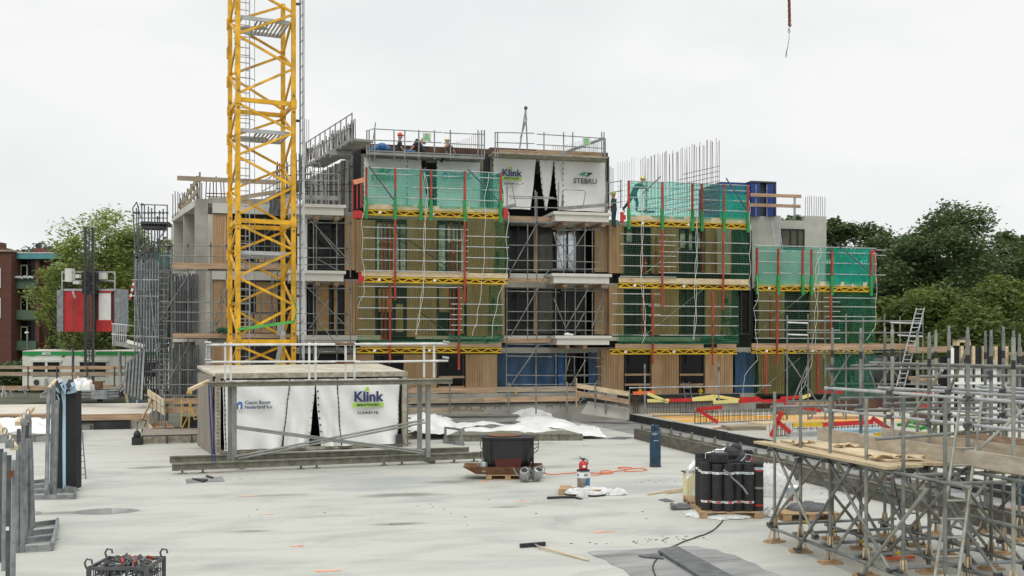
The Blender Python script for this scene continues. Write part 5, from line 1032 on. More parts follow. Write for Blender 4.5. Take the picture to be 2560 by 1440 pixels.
# timber guard rail on the raised left deck
t = thing('timber_rail', 'long two board timber guard rail across the far left deck', 'guard rail', D(150, 970, 51))
for (y, x0, x1) in ((918, -60, 60), (919, 60, 312), (935, -60, 312)):
    k = MB(); k.bar(D(x0, y, 50.7 if y == 918 else 50.8), D(x1, y, 50.8), .05, .17 if y < 930 else .2); k.build('board', 'timber_grey' if x0 < 0 else 'timber', t)
k = MB(); k.bar(D(-60, 970, 50.8), D(120, 970, 50.8), .05, .22); k.bar(D(225, 966, 50.8), D(330, 966, 50.8), .05, .16); k.build('board', 'timber', t)
for x in (70, 142, 181, 217, 286, 302): cyl('post', 'galv_dark', D(x, 975, 50.7), D(x, 885 if x == 302 else 917 if x != 181 else 870, 50.7), .035, t, 6)
k = MB(); k.bar(D(186, 930, 50), D(188, 960, 50), .05, .16, W(1, 0, 0)); tag(k.build('orange_plank', 'timber'), 'short upright orange timber offcut on the left rail', 'timber board')
# hoist
ht = thing('goods_hoist', 'red and grey construction hoist cages on a dark lattice mast', 'hoist', D(222, 930, 66)); YH = 66
k = MB()
for (x, dy) in ((212, 0), (234, 0), (215, .8), (231, .8)): k.bar(D(x, 965, YH + dy), D(x, 569, YH + dy), .10, .10)
for i in range(34):
    y = 569 + i * 11.6; k.bar(D(212, y, YH), D(234, y, YH), .04, .04); a, b = (212, 234) if i % 2 else (234, 212); k.bar(D(a, y, YH), D(b, y + 11.6, YH), .035, .035); k.bar(D(223, y, YH + .4), D(223, y + 11, YH + .4), .05, .05)
k.build('mast', 'dark_grey', ht)
def hcage(x0, x1, door, nm):
    o = MB(); bgbox(o, x0, 727, x1, 829, YH + .9, 1.3); c = o.build('cage', 'hoist_red' if nm == 0 else 'hoist_dark', ht)
    k = MB(); bgbox(k, x0 if nm == 0 else x1 - 1, 722, x0 + 1 if nm == 0 else x1 + 14, 829, YH + .8, 1.4)
    if nm == 0: bgbox(k, x0 - 15, 725, x0, 829, YH + .8, 1.4)
    k.build('side_mesh', 'galv', c)
    if door: k = MB(); bgbox(k, door[0], 732, door[1], 806, YH + .8, .05); k.build('door', 'white_paint', c)
    k = MB()
    for (a, b, c2, d) in ((x0 - 2, 722, x0 - 2, 678), (x1, 722, x1, 680), (x0 - 2, 680, x1, 680), (x0 - 2, 702, x1, 702)): k.bar(D(a, b, YH + 1), D(c2, d, YH + 1), .07, .07)
    bgbox(k, x0 - 4, 722, x1 + 3, 727, YH + .85, 1.35); k.build('roof_rail', 'galv_light', c)
hcage(157, 209, None, 0); hcage(237, 287, (247, 277), 1)
k = MB(); bgbox(k, 241, 800, 281, 829, YH + .75, .1); bgbox(k, 247, 727, 281, 731, YH + .75, .1); k.build('red_panel', 'hoist_red', ht)
k = MB(); bgbox(k, 162, 671, 179, 704, YH + .8, .5); k.build('control_cabinet', 'cabin', ht)
for (a, b, c2, d) in ((188, 686, 198, 695), (182, 703, 198, 710), (247, 682, 265, 698)): k = MB(); bgbox(k, a, b, c2, d, YH + .8, .3); k.build('switch_box', 'cabin', ht)
k = MB(); bgbox(k, 205, 680, 240, 735, YH + .4, .4); k.build('motor', 'dark_void', ht)
cyl('cable', 'galv_dark', D(184, 730, YH + .5), D(183, 960, YH + .5), .03, ht, 5); k = MB(); k.bar(D(182, 728, YH + .5), D(188, 745, YH + .5), .1, .1); k.build('hook_block', 'galv_light', ht)
# ================================================================== TREES
def tree(name, label, base, h, r, m, n=9000, leaf=.16, cr=.62, seed=0, asym=(1, 1), gap=.0, stems=1):
    rnd = random.Random(seed); base = Vector(base); t = thing(name, label, 'tree', base)
    k = MB(); k.tube([base, base + Vector((.1, 0, h * .3)), base + Vector((0, .1, h * .75))], h * .022 + .05, 7, .06)
    cc = base + Vector((0, 0, h * (1 - cr / 2))); blobs = []
    for i in range(30):
        while True:
            q = Vector((rnd.uniform(-1, 1), rnd.uniform(-1, 1), rnd.uniform(-1, 1)))
            if .3 < q.length < 1: break
        if i < 4: q = Vector(((-.25, .2, .0, -.1)[i], (.1, -.1, .2, -.2)[i], (.86, .9, 1.0, .75)[i]))
        ctr = cc + Vector((q.x * r * .78, q.y * r * .78, q.z * h * cr * .42)); wz = 1 - .35 * max(0, q.z)
        blobs.append((ctr, r * rnd.uniform(.24, .42) * wz)); k.tube([base + Vector((0, 0, h * rnd.uniform(.25, .5))), base.lerp(ctr, .6) + Vector((0, 0, h * .12)), ctr], .09, 5, .015)
    k.build('trunk', 'bark', t)
    vs = []; fs = []
    for i in range(n):
        ctr, rr = blobs[rnd.randrange(len(blobs))]
        u = rnd.gauss(0, 1); v = rnd.gauss(0, 1); w_ = rnd.gauss(0, 1); l = math.sqrt(u * u + v * v + w_ * w_) + 1e-6; d = rr * (rnd.random() ** .45) * (1 + (.35 if rnd.random() < .12 else 0))
        p = ctr + Vector((u / l * d, v / l * d, w_ / l * d * .8))
        a = rnd.uniform(0, 2 * PI); ti = rnd.uniform(-.9, .9); s1 = leaf * rnd.uniform(.6, 1.5)
        x = Vector((math.cos(a), math.sin(a), ti * .6)) * s1; y = Vector((-math.sin(a) * .6, math.cos(a) * .6, rnd.uniform(-.8, .8))) * s1 * .7
        b = len(vs); vs += [p - x, p - y, p + x, p + y]; fs.append((b, b + 1, b + 2, b + 3))
    me = bpy.data.meshes.new('crown'); me.from_pydata([v - base for v in vs], [], fs); me.materials.append(MT[m]); o = bpy.data.objects.new('crown', me); C.objects.link(o); o.parent = t
    return t
def TG(px, Y): p = D(px, 865, Y); p.z = -.7; return p
def TH(py, Y): return EYE - (py - H) * Y / F + .7
for (nm, lb, px, top, Y, r, m, n, lf, cr, sd_) in (
    ('ash_tree', 'airy light green tree rising behind the red hoist', 262, 512, 80, 5.6, 'leaf_light', 8000, .12, .74, 1),
    ('ash_tree', 'shorter light green tree left of the hoist mast', 178, 575, 78, 3.5, 'leaf_light', 6500, .12, .8, 2),
    ('birch_tree', 'bright green bushy tree between hoist and scaffold tower', 310, 560, 82, 4.2, 'leaf_light', 11000, .15, .85, 3),
    ('birch_tree', 'dark leafy low tree below the red cage', 250, 760, 74, 3.2, 'leaf_mid', 5000, .14, .8, 4),
    ('street_tree', 'pale low tree in front of the turquoise roof edge', 128, 700, 88, 1.9, 'leaf_light', 1600, .12, .8, 5),
    ('distant_tree', 'hazy distant tree behind the brick chimney', 60, 612, 170, 8, 'leaf_far', 3500, .35, .8, 6),
    ('distant_tree', 'hazy distant tree behind the turquoise fascia', 108, 600, 170, 8, 'leaf_far', 3500, .35, .8, 7),
    ('lime_tree', 'green tree visible behind the left scaffold tower', 410, 585, 90, 4.5, 'leaf_mid', 6000, .17, .85, 8),
    ('plane_tree', 'big dark tree, tallest of the right hand grove', 2400, 505, 90, 7.6, 'leaf_dark', 26000, .17, .86, 11),
    ('plane_tree', 'dark tree left of the tallest in the right hand grove', 2295, 575, 92, 5.6, 'leaf_dark', 16000, .17, .88, 12),
    ('plane_tree', 'dark tree filling the right edge of the picture', 2530, 565, 92, 6.0, 'leaf_dark', 18000, .17, .9, 13),
    ('oak_tree', 'round dark tree just right of the concrete wall', 2095, 525, 100, 4.4, 'leaf_dark', 14000, .17, .92, 14),
    ('oak_tree', 'mid green tree between the wall tree and the dark grove', 2180, 540, 98, 4.8, 'leaf_dark', 13000, .17, .92, 15),
    ('oak_tree', 'dark tree peeping above the right concrete wall', 2000, 520, 105, 5.2, 'leaf_dark', 12000, .18, .92, 16),
    ('oak_tree', 'dark tree behind the far right screen', 2235, 600, 96, 4.8, 'leaf_dark', 12000, .17, .95, 26),
    ('maple_tree', 'lighter green tree in the lower front of the right grove', 2330, 720, 76, 5.6, 'leaf_mid', 15000, .15, .95, 17),
    ('maple_tree', 'lighter green tree at the lower right edge of the grove', 2510, 690, 72, 5.0, 'leaf_mid', 15000, .15, .95, 18),
    ('maple_tree', 'low green tree right behind the far right net', 2240, 735, 80, 4.2, 'leaf_mid', 9000, .15, .95, 19),
    ('maple_tree', 'low yellowish green tree beside the wall form', 2440, 760, 66, 3.6, 'leaf_mid', 9000, .14, .95, 20),
    ('holly_tree', 'dark backdrop tree in the depth of the right grove', 2260, 650, 105, 7.5, 'leaf_dark', 9000, .3, .98, 21),
    ('holly_tree', 'second dark backdrop tree in the depth of the grove', 2440, 620, 108, 8.5, 'leaf_dark', 9000, .3, .98, 22),
    ('holly_tree', 'dark backdrop tree behind the concrete wall tree', 2120, 640, 110, 6.5, 'leaf_dark', 6000, .3, .98, 23),
    ('holly_tree', 'dark backdrop tree at the right picture edge', 2600, 650, 108, 8, 'leaf_dark', 7000, .3, .98, 24)):
    tree(nm, lb, TG(px, Y), TH(top, Y), r, m, n, lf, cr, sd_)
def hedge(label, x0, x1, top, Y, n, m, th=3):
    p, q = D(x0, 865, Y), D(x1, 865, Y); k = MB(); hz = TH(top, Y) - .7
    for i in range(n):
        f = random.random(); c = p.lerp(q, f); c = Vector((c.x, c.y + random.uniform(-th, th) * .5, -.7 + (hz + .7) * random.random() ** .7)); a = random.uniform(0, 6.3); s1 = random.uniform(.12, .3)
        x = Vector((math.cos(a), math.sin(a), random.uniform(-.6, .6))) * s1; y = Vector((-math.sin(a), math.cos(a), random.uniform(-1, 1))) * s1 * .7; k.add([c - x, c - y, c + x, c + y], [(0, 1, 2, 3)])
    k.tube([Vector((p.x, p.y, -.7)), Vector((p.x, p.y, hz * .6))], .05, 5); o = k.build('undergrowth', m); o['kind'] = 'stuff'; o['label'] = label; return o
hedge('dark undergrowth below the right grove', 2060, 2700, 850, 100, 16000, 'leaf_dark', 4)
hedge('bushes below the brick flats', 0, 450, 905, 90, 5000, 'leaf_dark', 3)
# parked van glimpsed under the rear scaffold
t = thing('parked_van', 'dark van parked under the trees behind the rear scaffold', 'van', D(2200, 958, 70)); k = MB(); bgbox(k, 2160, 915, 2280, 952, 70, 2); bgbox(k, 2175, 890, 2270, 915, 70.2, 1.7); k.build('body', 'dark_grey', t)
k = MB(); bgbox(k, 2182, 895, 2218, 912, 70.1, .05); bgbox(k, 2224, 895, 2262, 912, 70.1, .05); k.build('window', 'glass_sky_tint', t)
for x in (2180, 2258):
    k = MB(); k.lathe([(.34, 0), (.36, .05), (.36, .2), (.34, .25)], D(x, 952, 69.9), 14, W(0, 1, 0)); k.build('wheel', 'black', t)
# ================================================================== BIG FORM BOX WITH WHITE SHEETS
FL, FR = G(544, 1136), G(1010, 1116); bu = (FR - FL).normalized(); bv = Vector((-bu.y, bu.x, 0)); BW = (FR - FL).length; BH = 2.46; BR = math.atan2(bu.y, bu.x)
def BP(u, v, d=0): return FL + bu * (BW * u) + UP * (BH * v) + bv * d
t = thing('tunnel_form', 'big steel form box with white sheets and printed logos standing on the deck', 'formwork', FL)
k = MB(); k.poly([BP(-.02, .98), BP(1.02, .98), BP(1.02, 1.07, 3.3), BP(-.03, 1.06, 3.3)], (0, 0, .08)); k.build('top_plate', 'form_top', t)
k = MB(); k.bar(BP(-.01, .985, -.02), BP(1.015, .985, -.02), .12, .16); k.bar(BP(-.01, .92, .03), BP(1.01, .92, .03), .05, .06)
k.bar(BP(.0, 0, 0), BP(0, .95, 0), .16, .14, bv); k.bar(BP(1.0, 0, 0), BP(1.0, .95, 0), .16, .14, bv); k.bar(BP(0, .03, .02), BP(1, .03, .02), .1, .1); k.build('frame', 'form_dirty', t)
k = MB(); k.poly([BP(-.03, 0, .1), BP(-.03, 0, 3.2), BP(-.03, 1.0, 3.2), BP(-.03, .98, .1)], bu * .06); k.build('side_panel', 'form_side', t)
k = MB(); k.poly([BP(1.02, 0, .1), BP(1.02, 0, 3.2), BP(1.02, 1.0, 3.2), BP(1.02, .98, .1)], bu * .06); k.build('side_panel', 'form_grey', t)
k = MB()
for i in range(16): a = BP(1.015, .04 + i * .057, -.03); k.bar(a, a + bu * .14, .05, .05)
for i in range(20): a = BP(-.005, .04 + i * .046, -.05); k.bar(a, a + bu * .07, .05, .06)
k.build('lug', 'form_olive', t)
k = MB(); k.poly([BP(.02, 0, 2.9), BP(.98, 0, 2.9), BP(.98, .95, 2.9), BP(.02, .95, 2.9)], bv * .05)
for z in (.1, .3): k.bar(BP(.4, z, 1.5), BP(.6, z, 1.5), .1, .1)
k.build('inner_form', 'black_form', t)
def sheet(ut0, ut1, ub0, ub1, ph, top=.93):
    def fn(a, b):
        q = (1 - b); u = (ut0 + (ub0 - ut0) * q ** 1.3) * (1 - a) + (ut1 + (ub1 - ut1) * q ** 1.3) * a
        p = BP(u, .05 + (top - .05) * b, -.06 - .045 * math.sin(a * 9 + ph + b * 1.5) * q - .03 * math.sin((a * 3 + b * 4) * 3 + ph) - .06 * q ** 3 * (1 + math.sin(a * 16 + ph)))
        return p
    k = MB(); k.grid(fn, 40, 24); o = k.build('sheet', 'sheet_white', t, smooth=True); return fn
f1 = sheet(.025, .365, .03, .325, .4); f2 = sheet(.367, .502, .327, .468, 2); f3 = sheet(.504, .62, .535, .635, 4); f4 = sheet(.622, .975, .637, .965, 1)
def seam(fn, a, n=14, b0=0.03, b1=.99):
    k = MB(); P = [fn(a, b0 + (b1 - b0) * i / n) - bv * .025 for i in range(n + 1)]; k.tube(P, .013, 5)
    for p in P: k.ball(p, .026, 6)
    k.build('lacing', 'black', t)
seam(f1, 1.0); seam(f4, 0.0); seam(f4, .99); seam(f1, 0.02)
k = MB()
for i in range(24): a = BP(.03 + i * .0405, .935, -.07); k.ball(a, .024, 5); 
k.tube([BP(.03 + i * .0405, .935 + .004 * math.sin(i), -.07) for i in range(24)], .010, 4); k.build('lacing', 'black', t)
k = MB()
for i in range(9): p = f3(.06, .12 + i * .1) - bv * .02; k.lathe([(.028, 0), (.028, .015)], p, 8, -bv)
for i in range(8): p = f2(.93, .1 + i * .11) - bv * .02; k.bar(p, p + bu * .05, .012, .012)
k.build('eyelet', 'black', t)
k = MB(); a = BP(.045, .05, -.2); k.box(tuple(a), tuple(a + Vector((.2, .15, .26))), CA); a = BP(.945, .05, -.22); k.box(tuple(a), tuple(a + Vector((.2, .15, .3))), CA); k.build('foot_block', 'dark_grey', t)
def BPpx(px, py, d=0):
    p, Y = rayline(px, FL, bu); return Vector((p.x, p.y, EYE - (py - H) * Y / F)) + bv * d
logo('klink', BPpx(917, 1004, -.16), 1.0, t, BR); logo('casco', BPpx(642, 1012, -.16), .82, t, BR)
# working platform in front of it
t = thing('working_platform', 'steel working platform with white guard rail in front of the sheeted form box', 'platform', G(800, 1160))
def FP(px, py, off=0): return D(px, py, 27.3 + (px - 586) * .0030 + off)
bA, bB = G(430, 1186), G(1206, 1154); cA, cB = G(424, 1166), G(1172, 1141)
for (a, b) in ((bA, bB), (cA, cB)):
    k = MB()
    for dz, ww, hh in ((.27, .16, .03), (.11, .16, .03), (.19, .05, .16)): k.bar(a + UP * dz, b + UP * dz, ww, hh)
    k.build('base_beam', 'form_olive', t)
    for f in (.03, .09, .39, .44, .66, .72, .90, .97):
        p = a.lerp(b, f); k = MB(); k.bar(p, p + UP * .1, .05, .05, bv); k.box((p.x - .1, p.y - .07, 0), (p.x + .1, p.y + .07, .02)); k.build('jack', 'form_olive', t)
for (x, yb, off) in ((575, 1148, .35), (586, 1157, 0), (1049, 1137, .35), (1070, 1143, 0)):
    k = MB(); p = FP(x, yb, off); q = FP(x, 962, off); k.bar(p, Vector((p.x, p.y, q.z)), .11, .11, bv); k.build('leg', 'form_grey', t)
k = MB(); k.bar(FP(560, 1148, -.4) , FP(617, 1180, -.9), .1, .12) if False else None
for x, y in ((602, 1160), (1075, 1146)):
    p = G(x, y + 10); k.bar(p + UP * .07 + cv * 1.6, p + UP * .07 - cv * .3, .12, .12)
k.build('cross_foot', 'form_olive', t)
k = MB(); k.bar(FP(520, 961, -.2), FP(1130, 953, -.2), .10, .14); k.bar(FP(520, 961, .6), FP(1130, 953, .6), .10, .14); k.build('deck_beam', 'form_olive', t)
k = MB(); k.poly([FP(518, 957, -.3), FP(1132, 948, -.3), FP(1118, 948, .75), FP(528, 957, .75)], (0, 0, .03)); k.build('deck_plate', 'form_dirty', t)
for (a, b, c2, d) in ((592, 1066, 1061, 1128), (587, 1142, 1061, 1050), (595, 1147, 1066, 1056), (592, 1070, 1058, 1133)): cyl('brace', 'form_grey', FP(a, b, -.1), FP(c2, d, -.1), .028, t)
for (x, yb) in ((563, 950), (577, 955), (773, 950), (789, 963), (864, 948), (886, 963), (1060, 944), (1085, 944)): k = MB(); k.bar(FP(x, yb, -.1), FP(x, 856, -.1), .05, .05, bv); k.build('post', 'white_rail', t)
for (a, b, c2, d, r) in ((516, 862, 900, 861, .032), (845, 861, 1120, 859, .034), (514, 905, 900, 904, .032), (840, 906, 1120, 902, .032)): cyl('rail', 'white_rail', FP(a, b, -.14), FP(c2, d, -.14), r, t, 10)
for (x, y) in ((512, 856), (512, 899), (1107, 854), (1106, 893)): cyl('coupler_tube', 'zinc', FP(x, y, -.16), FP(x + 16, y + (1 if x < 600 else 3), -.16), .035, t, 8)
for y in (857, 903): cyl('worn_rail', 'rust', FP(838, y + 3, -.16), FP(886, y + 3, -.16), .03, t, 8)
for x in (523, 517): cyl('rail_end_post', 'galv_light', FP(x, 860, -.1), FP(x, 915, -.1), .028, t, 8)
k = MB()
for dx in (0, 7): k.bar(FP(522 + dx, 964, -.35), FP(531 + dx, 1154, -.35), .035, .035)
for i in range(9): k.bar(FP(523 + i, 975 + i * 20, -.36), FP(530 + i, 975 + i * 20, -.36), .03, .01)
k.build('blue_strut', 'blue_dark', t)
k = MB(); k.bar(FP(521, 953, .0), FP(473, 975, -.6), .10, .08); tag(k.build('timber_beam', 'timber_pale'), 'pale timber batten sticking out from the left end of the working platform', 'timber beam')
k = MB()
for i in range(5): k.tube([FP(474, 974, -.6), FP(470 + i * 2, 978 + i % 3 * 2, -.6), FP(466 + i * 3.5, 984 + (i % 2) * 3, -.6)], .012, 4)
tag(k.build('yellow_rag', 'yellow_cloth'), 'yellow rag tied to the tip of the pale batten', 'rag')
# ================================================================== STAIR PIT SURROUND
def GB(px, py, z=0.0): return G(px, py, z)
t = thing('timber_rail', 'pale timber guard boards round the stair pit at the left', 'guard rail', G(410, 1100))
for (a, b, c2, d, Y0, Y1) in ((370, 975, 413, 1012, 41, 37.5), (372, 997, 413, 1033, 41, 37.5)): k = MB(); k.bar(D(a, b + 6, Y0), D(c2, d - 2, Y1), .05, .26); k.build('board', 'timber_pale', t)
for (y, Y) in ((1003, 38.2), (1025, 38.2)): k = MB(); k.bar(D(413, y, Y), D(540, y - 1, Y - .4), .05, .20 if y < 1010 else .22); k.build('board', 'timber', t)
for x, y0, y1, Y in ((412, 985, 1072, 37.5), (403, 1000, 1065, 38.2), (392, 990, 1055, 39), (381, 985, 1045, 40), (407, 960, 1050, 38.5)): cyl('post', 'galv', D(x, y0, Y), D(x, y1, Y), .03, t)
k = MB(); k.bar(D(378, 1000, 40), D(352, 1055, 38), .05, .10); k.build('diagonal_board', 'timber', t)
t = thing('rag_strips', 'yellowish cloth strips hanging from the pit guard boards', 'cloth', D(470, 1010, 37.6))
for pts in (((454, 995), (455, 1030), (452, 1068)), ((472, 996), (476, 1020), (466, 1050), (455, 1070)), ((474, 996), (474, 1030), (472, 1070)), ((476, 1005), (480, 1035), (487, 1049), (495, 1045), (497, 1030), (508, 995)), ((478, 1020), (484, 1038), (490, 1038), (500, 1020))):
    k = MB(); P = [D(x, y, 37.5) for x, y in pts]; k.tube(P, .025, 4); k.build('strip', 'yellow_cloth', t)
t = thing('shallow_ramp', 'narrow timber stair ramp with brown treads beside the pit', 'ramp', G(370, 1090))
ra_, rb_ = G(330, 1022), G(388, 1082); w2 = Vector((.9, 0, 0)); w3 = Vector((1.6, 0, 0))
k = MB(); k.poly([rb_ + UP * .03, rb_ + w2 + UP * .03, ra_ + w2 + UP * .03, ra_ + UP * .03], (0, 0, .02)); k.build('base', 'rust', t)
for i in range(18): a = ra_.lerp(rb_, i / 17) + UP * .07; k = MB(); k.bar(a + Vector((random.uniform(0, .15), 0, 0)), a + Vector((.85, 0, 0)), .10, .05); k.build('tread', 'pallet_wood' if i % 3 else 'timber_pale', t)
k = MB(); k.bar(ra_ - Vector((.1, 0, -.1)), rb_ - Vector((.1, 0, -.1)), .06, .2); k.build('side_board', 'timber_pale', t)
k = MB(); k.bar(G(322, 1025) , G(322, 1025) + UP * .9 + Vector((-.15, 0, 0)), .12, .05); k.bar(G(334, 1040), G(334, 1040) + UP * 1.0 + Vector((.2, .3, 0)), .06, .04); tag(k.build('timber_offcut', 'timber_pale'), 'two upright timber offcuts at the head of the stair ramp', 'timber')
k = MB(); k.bar(G(332, 1022) + UP * .45, G(356, 1022) + UP * .45, .2, .10); tag(k.build('foam_roll', 'blue_wrap'), 'small blue foam roll lying at the head of the ramp', 'roll')
k = MB(); k.bar(G(355, 1088) + UP * .12, G(540, 1078) + UP * .12, .15, .20); tag(k.build('pit_curb', 'black_form'), 'black steel edge beam in front of the stair pit', 'beam')
t = thing('flat_form', 'flat dark steel form lying in front of the stair pit', 'formwork', G(440, 1110))
k = MB(); k.poly([G(352, 1110), G(545, 1105), G(545, 1088), G(358, 1092)], (0, 0, .26)); k.build('body', 'form_dirty', t); k = MB(); k.poly([G(354, 1110, 0) + UP * .265, G(545, 1104.5) + UP * .265, G(545, 1089) + UP * .265, G(360, 1092.5) + UP * .265], (0, 0, .03)); k.build('top', 'form_side', t)
k = MB()
for f in (0, .33, .66, 1): p = G(356 + 187 * f, 1110.6 - 5 * f); k.bar(p, p + UP * .27, .05, .05)
k.bar(G(356, 1110.8) + UP * .28, G(545, 1105.8) + UP * .28, .05, .04); k.build('edge', 'dark_grey', t)
t = thing('submersible_pump', 'small black pump with hose standing at the corner of the flat form', 'pump', G(343, 1111)); p = G(343, 1112); k = MB(); k.box((p.x - .16, p.y - .14, 0), (p.x + .16, p.y + .14, .26)); k.build('housing', 'rubber', t)
k = MB(); k.lathe([(.12, .26), (.12, .38), (.07, .46), (.02, .50)], (p.x, p.y, 0), 12); k.build('motor', 'rubber', t, smooth=True); k = MB(); k.tube([p + UP * .5, p + UP * .75, p + Vector((.1, .1, .85)), p + Vector((.28, .2, .8)), p + Vector((.2, .3, .6))], .02, 6); k.build('hose', 'black', t)
# ================================================================== CENTRE TARP AND FLAT FORMS
def flatform(label, a, b, c2, d, h, m='form_grey', z=0.0):
    t = thing('flat_form', label, 'formwork', G((a[0] + b[0]) / 2, (a[1] + c2[1]) / 2)); k = MB(); k.poly([G(*a), G(*b), G(*c2), G(*d)], (0, 0, h)); k.build('body', m, t)
    k = MB(); A_, B_ = G(*a), G(*b)
    for i in range(7): p = A_.lerp(B_, i / 6) - Vector((0, .03, 0)); k.bar(p, p + UP * h, .04, .04)
    k.bar(A_ + UP * h, B_ + UP * h, .06, .04); k.build('rib', 'form_olive', t); return t
flatform('flat steel form under the front edge of the central white tarpaulin', (1120, 1104), (1455, 1101), (1410, 1088), (1150, 1090), .22, 'form_olive')
flatform('pale steel form at the back of the central tarpaulin heap', (1062, 1057), (1300, 1055), (1290, 1040), (1080, 1042), .25, 'form_grey')
flatform('middle steel form with pale edge in the central tarpaulin heap', (1060, 1072), (1325, 1070), (1310, 1058), (1085, 1060), .25, 'form_grey')
def drape(label, pts, hf, m='tarp', nu=80, nv=30, seed=0, amp=.07, cat='tarpaulin', name='tarpaulin'):
    """quad on the deck given by 4 pixel corners, raised by hf(u,v) with creases"""
    A_, B_, C2, D_ = [G(*p) for p in pts]; rnd = random.Random(seed); W_ = [(rnd.uniform(4, 22), rnd.uniform(-12, 12), rnd.uniform(0, 6), rnd.uniform(.3, 1)) for _ in range(7)]
    def fn(u, v):
        p = A_.lerp(B_, u).lerp(D_.lerp(C2, u), v); z = hf(u, v)
        for f_, g_ in ((.8, 1.6), (1.7, .6), (4.5, .14)): z += amp * g_ * (.35 - 2 * abs(noise.noise(Vector((p.x * f_, p.y * f_ * .8, seed * 2.7 + f_)))))
        e_ = .12 * amp * (math.sin(u * 13 + seed) + math.sin(v * 17 + seed)); ed = 1 if (u in (0, 1) or v in (0, 1)) else 0
        return p + Vector((e_ * 3 * ed, e_ * 6 * ed, max(.012, z)))
    k = MB(); k.grid(fn, nu, nv); return tag(k.build(name, m, smooth=True), label, cat)
drape('white crumpled tarpaulin, wide front fold of the central heap', [(1165, 1096), (1515, 1099), (1470, 1066), (1150, 1082)], lambda u, v: .26 * math.sin(PI * min(1, v + .1)) * (1 - .4 * u) + .05 + .12 * math.exp(-((u - .45) / .1) ** 2), seed=1)
drape('white tarpaulin spread over the back forms of the central heap', [(1290, 1079), (1465, 1080), (1415, 1060), (1260, 1052)], lambda u, v: .34 * math.sin(PI * (v * .8 + .15)) * (.4 + .6 * math.sin(PI * u)) + .05, seed=2)
drape('bulging white tarpaulin at the top of the central heap', [(1285, 1062), (1395, 1060), (1370, 1040), (1268, 1040)], lambda u, v: .52 * math.sin(PI * (u * .8 + .1)) * (.5 + .5 * v) + .05, seed=3, amp=.1)
drape('white tarpaulin bunched behind the right legs of the platform', [(1010, 1098), (1150, 1100), (1150, 1052), (1015, 1052)], lambda u, v: .55 * math.sin(PI * (v * .7 + .2)) * math.sin(PI * (u * .7 + .25)), seed=4, amp=.16)
drape('thin white tarpaulin strip between the central forms', [(1140, 1086), (1300, 1084), (1290, 1074), (1140, 1075)], lambda u, v: .24 + .1 * math.sin(PI * u), seed=5)
t = thing('steel_trestle', 'small grey steel trestle in front of the central tarpaulin', 'trestle', G(1135, 1110))
a, b = G(1110, 1108), G(1158, 1114); hh = .50
for p, q in ((a, b), (a + Vector((.1, .5, 0)), b + Vector((.1, .5, 0)))): k = MB(); k.bar(p, q, .06, .08); k.build('foot_beam', 'galv', t)
for p in (a + Vector((.06, 0, 0)), b - Vector((.06, 0, 0)), a + Vector((.12, .5, 0)), b + Vector((.0, .5, 0))): k = MB(); k.bar(p, p + UP * hh, .06, .06); k.poly([p + Vector((-.1, -.02, .02)), p + Vector((.12, -.02, .02)), p + Vector((.03, -.02, .25)), p + Vector((-.03, -.02, .25))], (0, .03, 0)); k.build('upright', 'galv', t)
k = MB(); k.bar(a + Vector((.06, 0, hh)), a + Vector((.12, .5, hh)), .07, .05); k.bar(a + Vector((.12, .5, hh)), b + Vector((0, .5, hh)), .06, .06); k.bar(b + Vector((-.06, 0, hh)), b + Vector((0, .5, hh)), .07, .05); k.build('top_bar', 'galv', t)
# timber guard rail in front of the facade
t = thing('timber_rail', 'long timber guard rail along the far edge of the deck', 'guard rail', G(1200, 1035))
for (y0, y1, x0, x1, m) in ((976, 975, 1010, 1238, 'timber'), (974, 972, 1238, 1440, 'timber_grey'), (1003, 1000, 1005, 1215, 'timber_grey'), (1000, 996, 1210, 1448, 'timber'), (1027, 1024, 1010, 1210, 'timber_grey')):
    k = MB(); k.bar(D(x0, y0, 43.6), D(x1, y1, 44.2), .05, .22); k.build('board', m, t)
for x in (1124, 1272, 1340, 1418): cyl('post', 'tube', D(x, 1035, 43.7), D(x, 955, 43.7), .03, t)
t = thing('timber_rail', 'short timber guard rail turning the corner at the right of the far edge', 'guard rail', D(1440, 1030, 43.6))
for (a, b, c2, d) in ((1440, 964, 1572, 985), (1440, 982, 1572, 1005)): k = MB(); k.bar(D(a, b, 44.6), D(c2, d, 43.2), .05, .20); k.build('board', 'timber_pale' if b < 970 else 'timber', t)
for x, a, b in ((1441, 945, 1022), (1488, 960, 1020), (1514, 975, 1034), (1573, 975, 1042)): cyl('post', 'timber' if x < 1450 else 'tube', D(x, b, 44), D(x, a, 44), .035, t)
k = MB(); k.poly([D(1452, 1034, 44.5), D(1573, 1050, 43.6), D(1573, 1022, 43.6), D(1470, 1004, 44.5)], (.1, .35, 0)); tag(k.build('concrete_curb', 'concrete_pale'), 'low broken concrete curb at the far right corner of the deck', 'curb')
k = MB()
for i, x in enumerate((1142, 1172, 1207, 1244, 1374, 1407)): p = D(x, 1026 - i * .8, 43); k.tube([p + Vector((-.12, 0, .02)), p + Vector((-.1, 0, .16)), p + Vector((0, 0, .1)), p + Vector((.1, 0, .16)), p + Vector((.12, 0, .02))], .02, 5)
tag(k.build('coil_of_loops', 'rubber'), 'row of bent steel lifting loops below the far timber rail', 'steel loops')
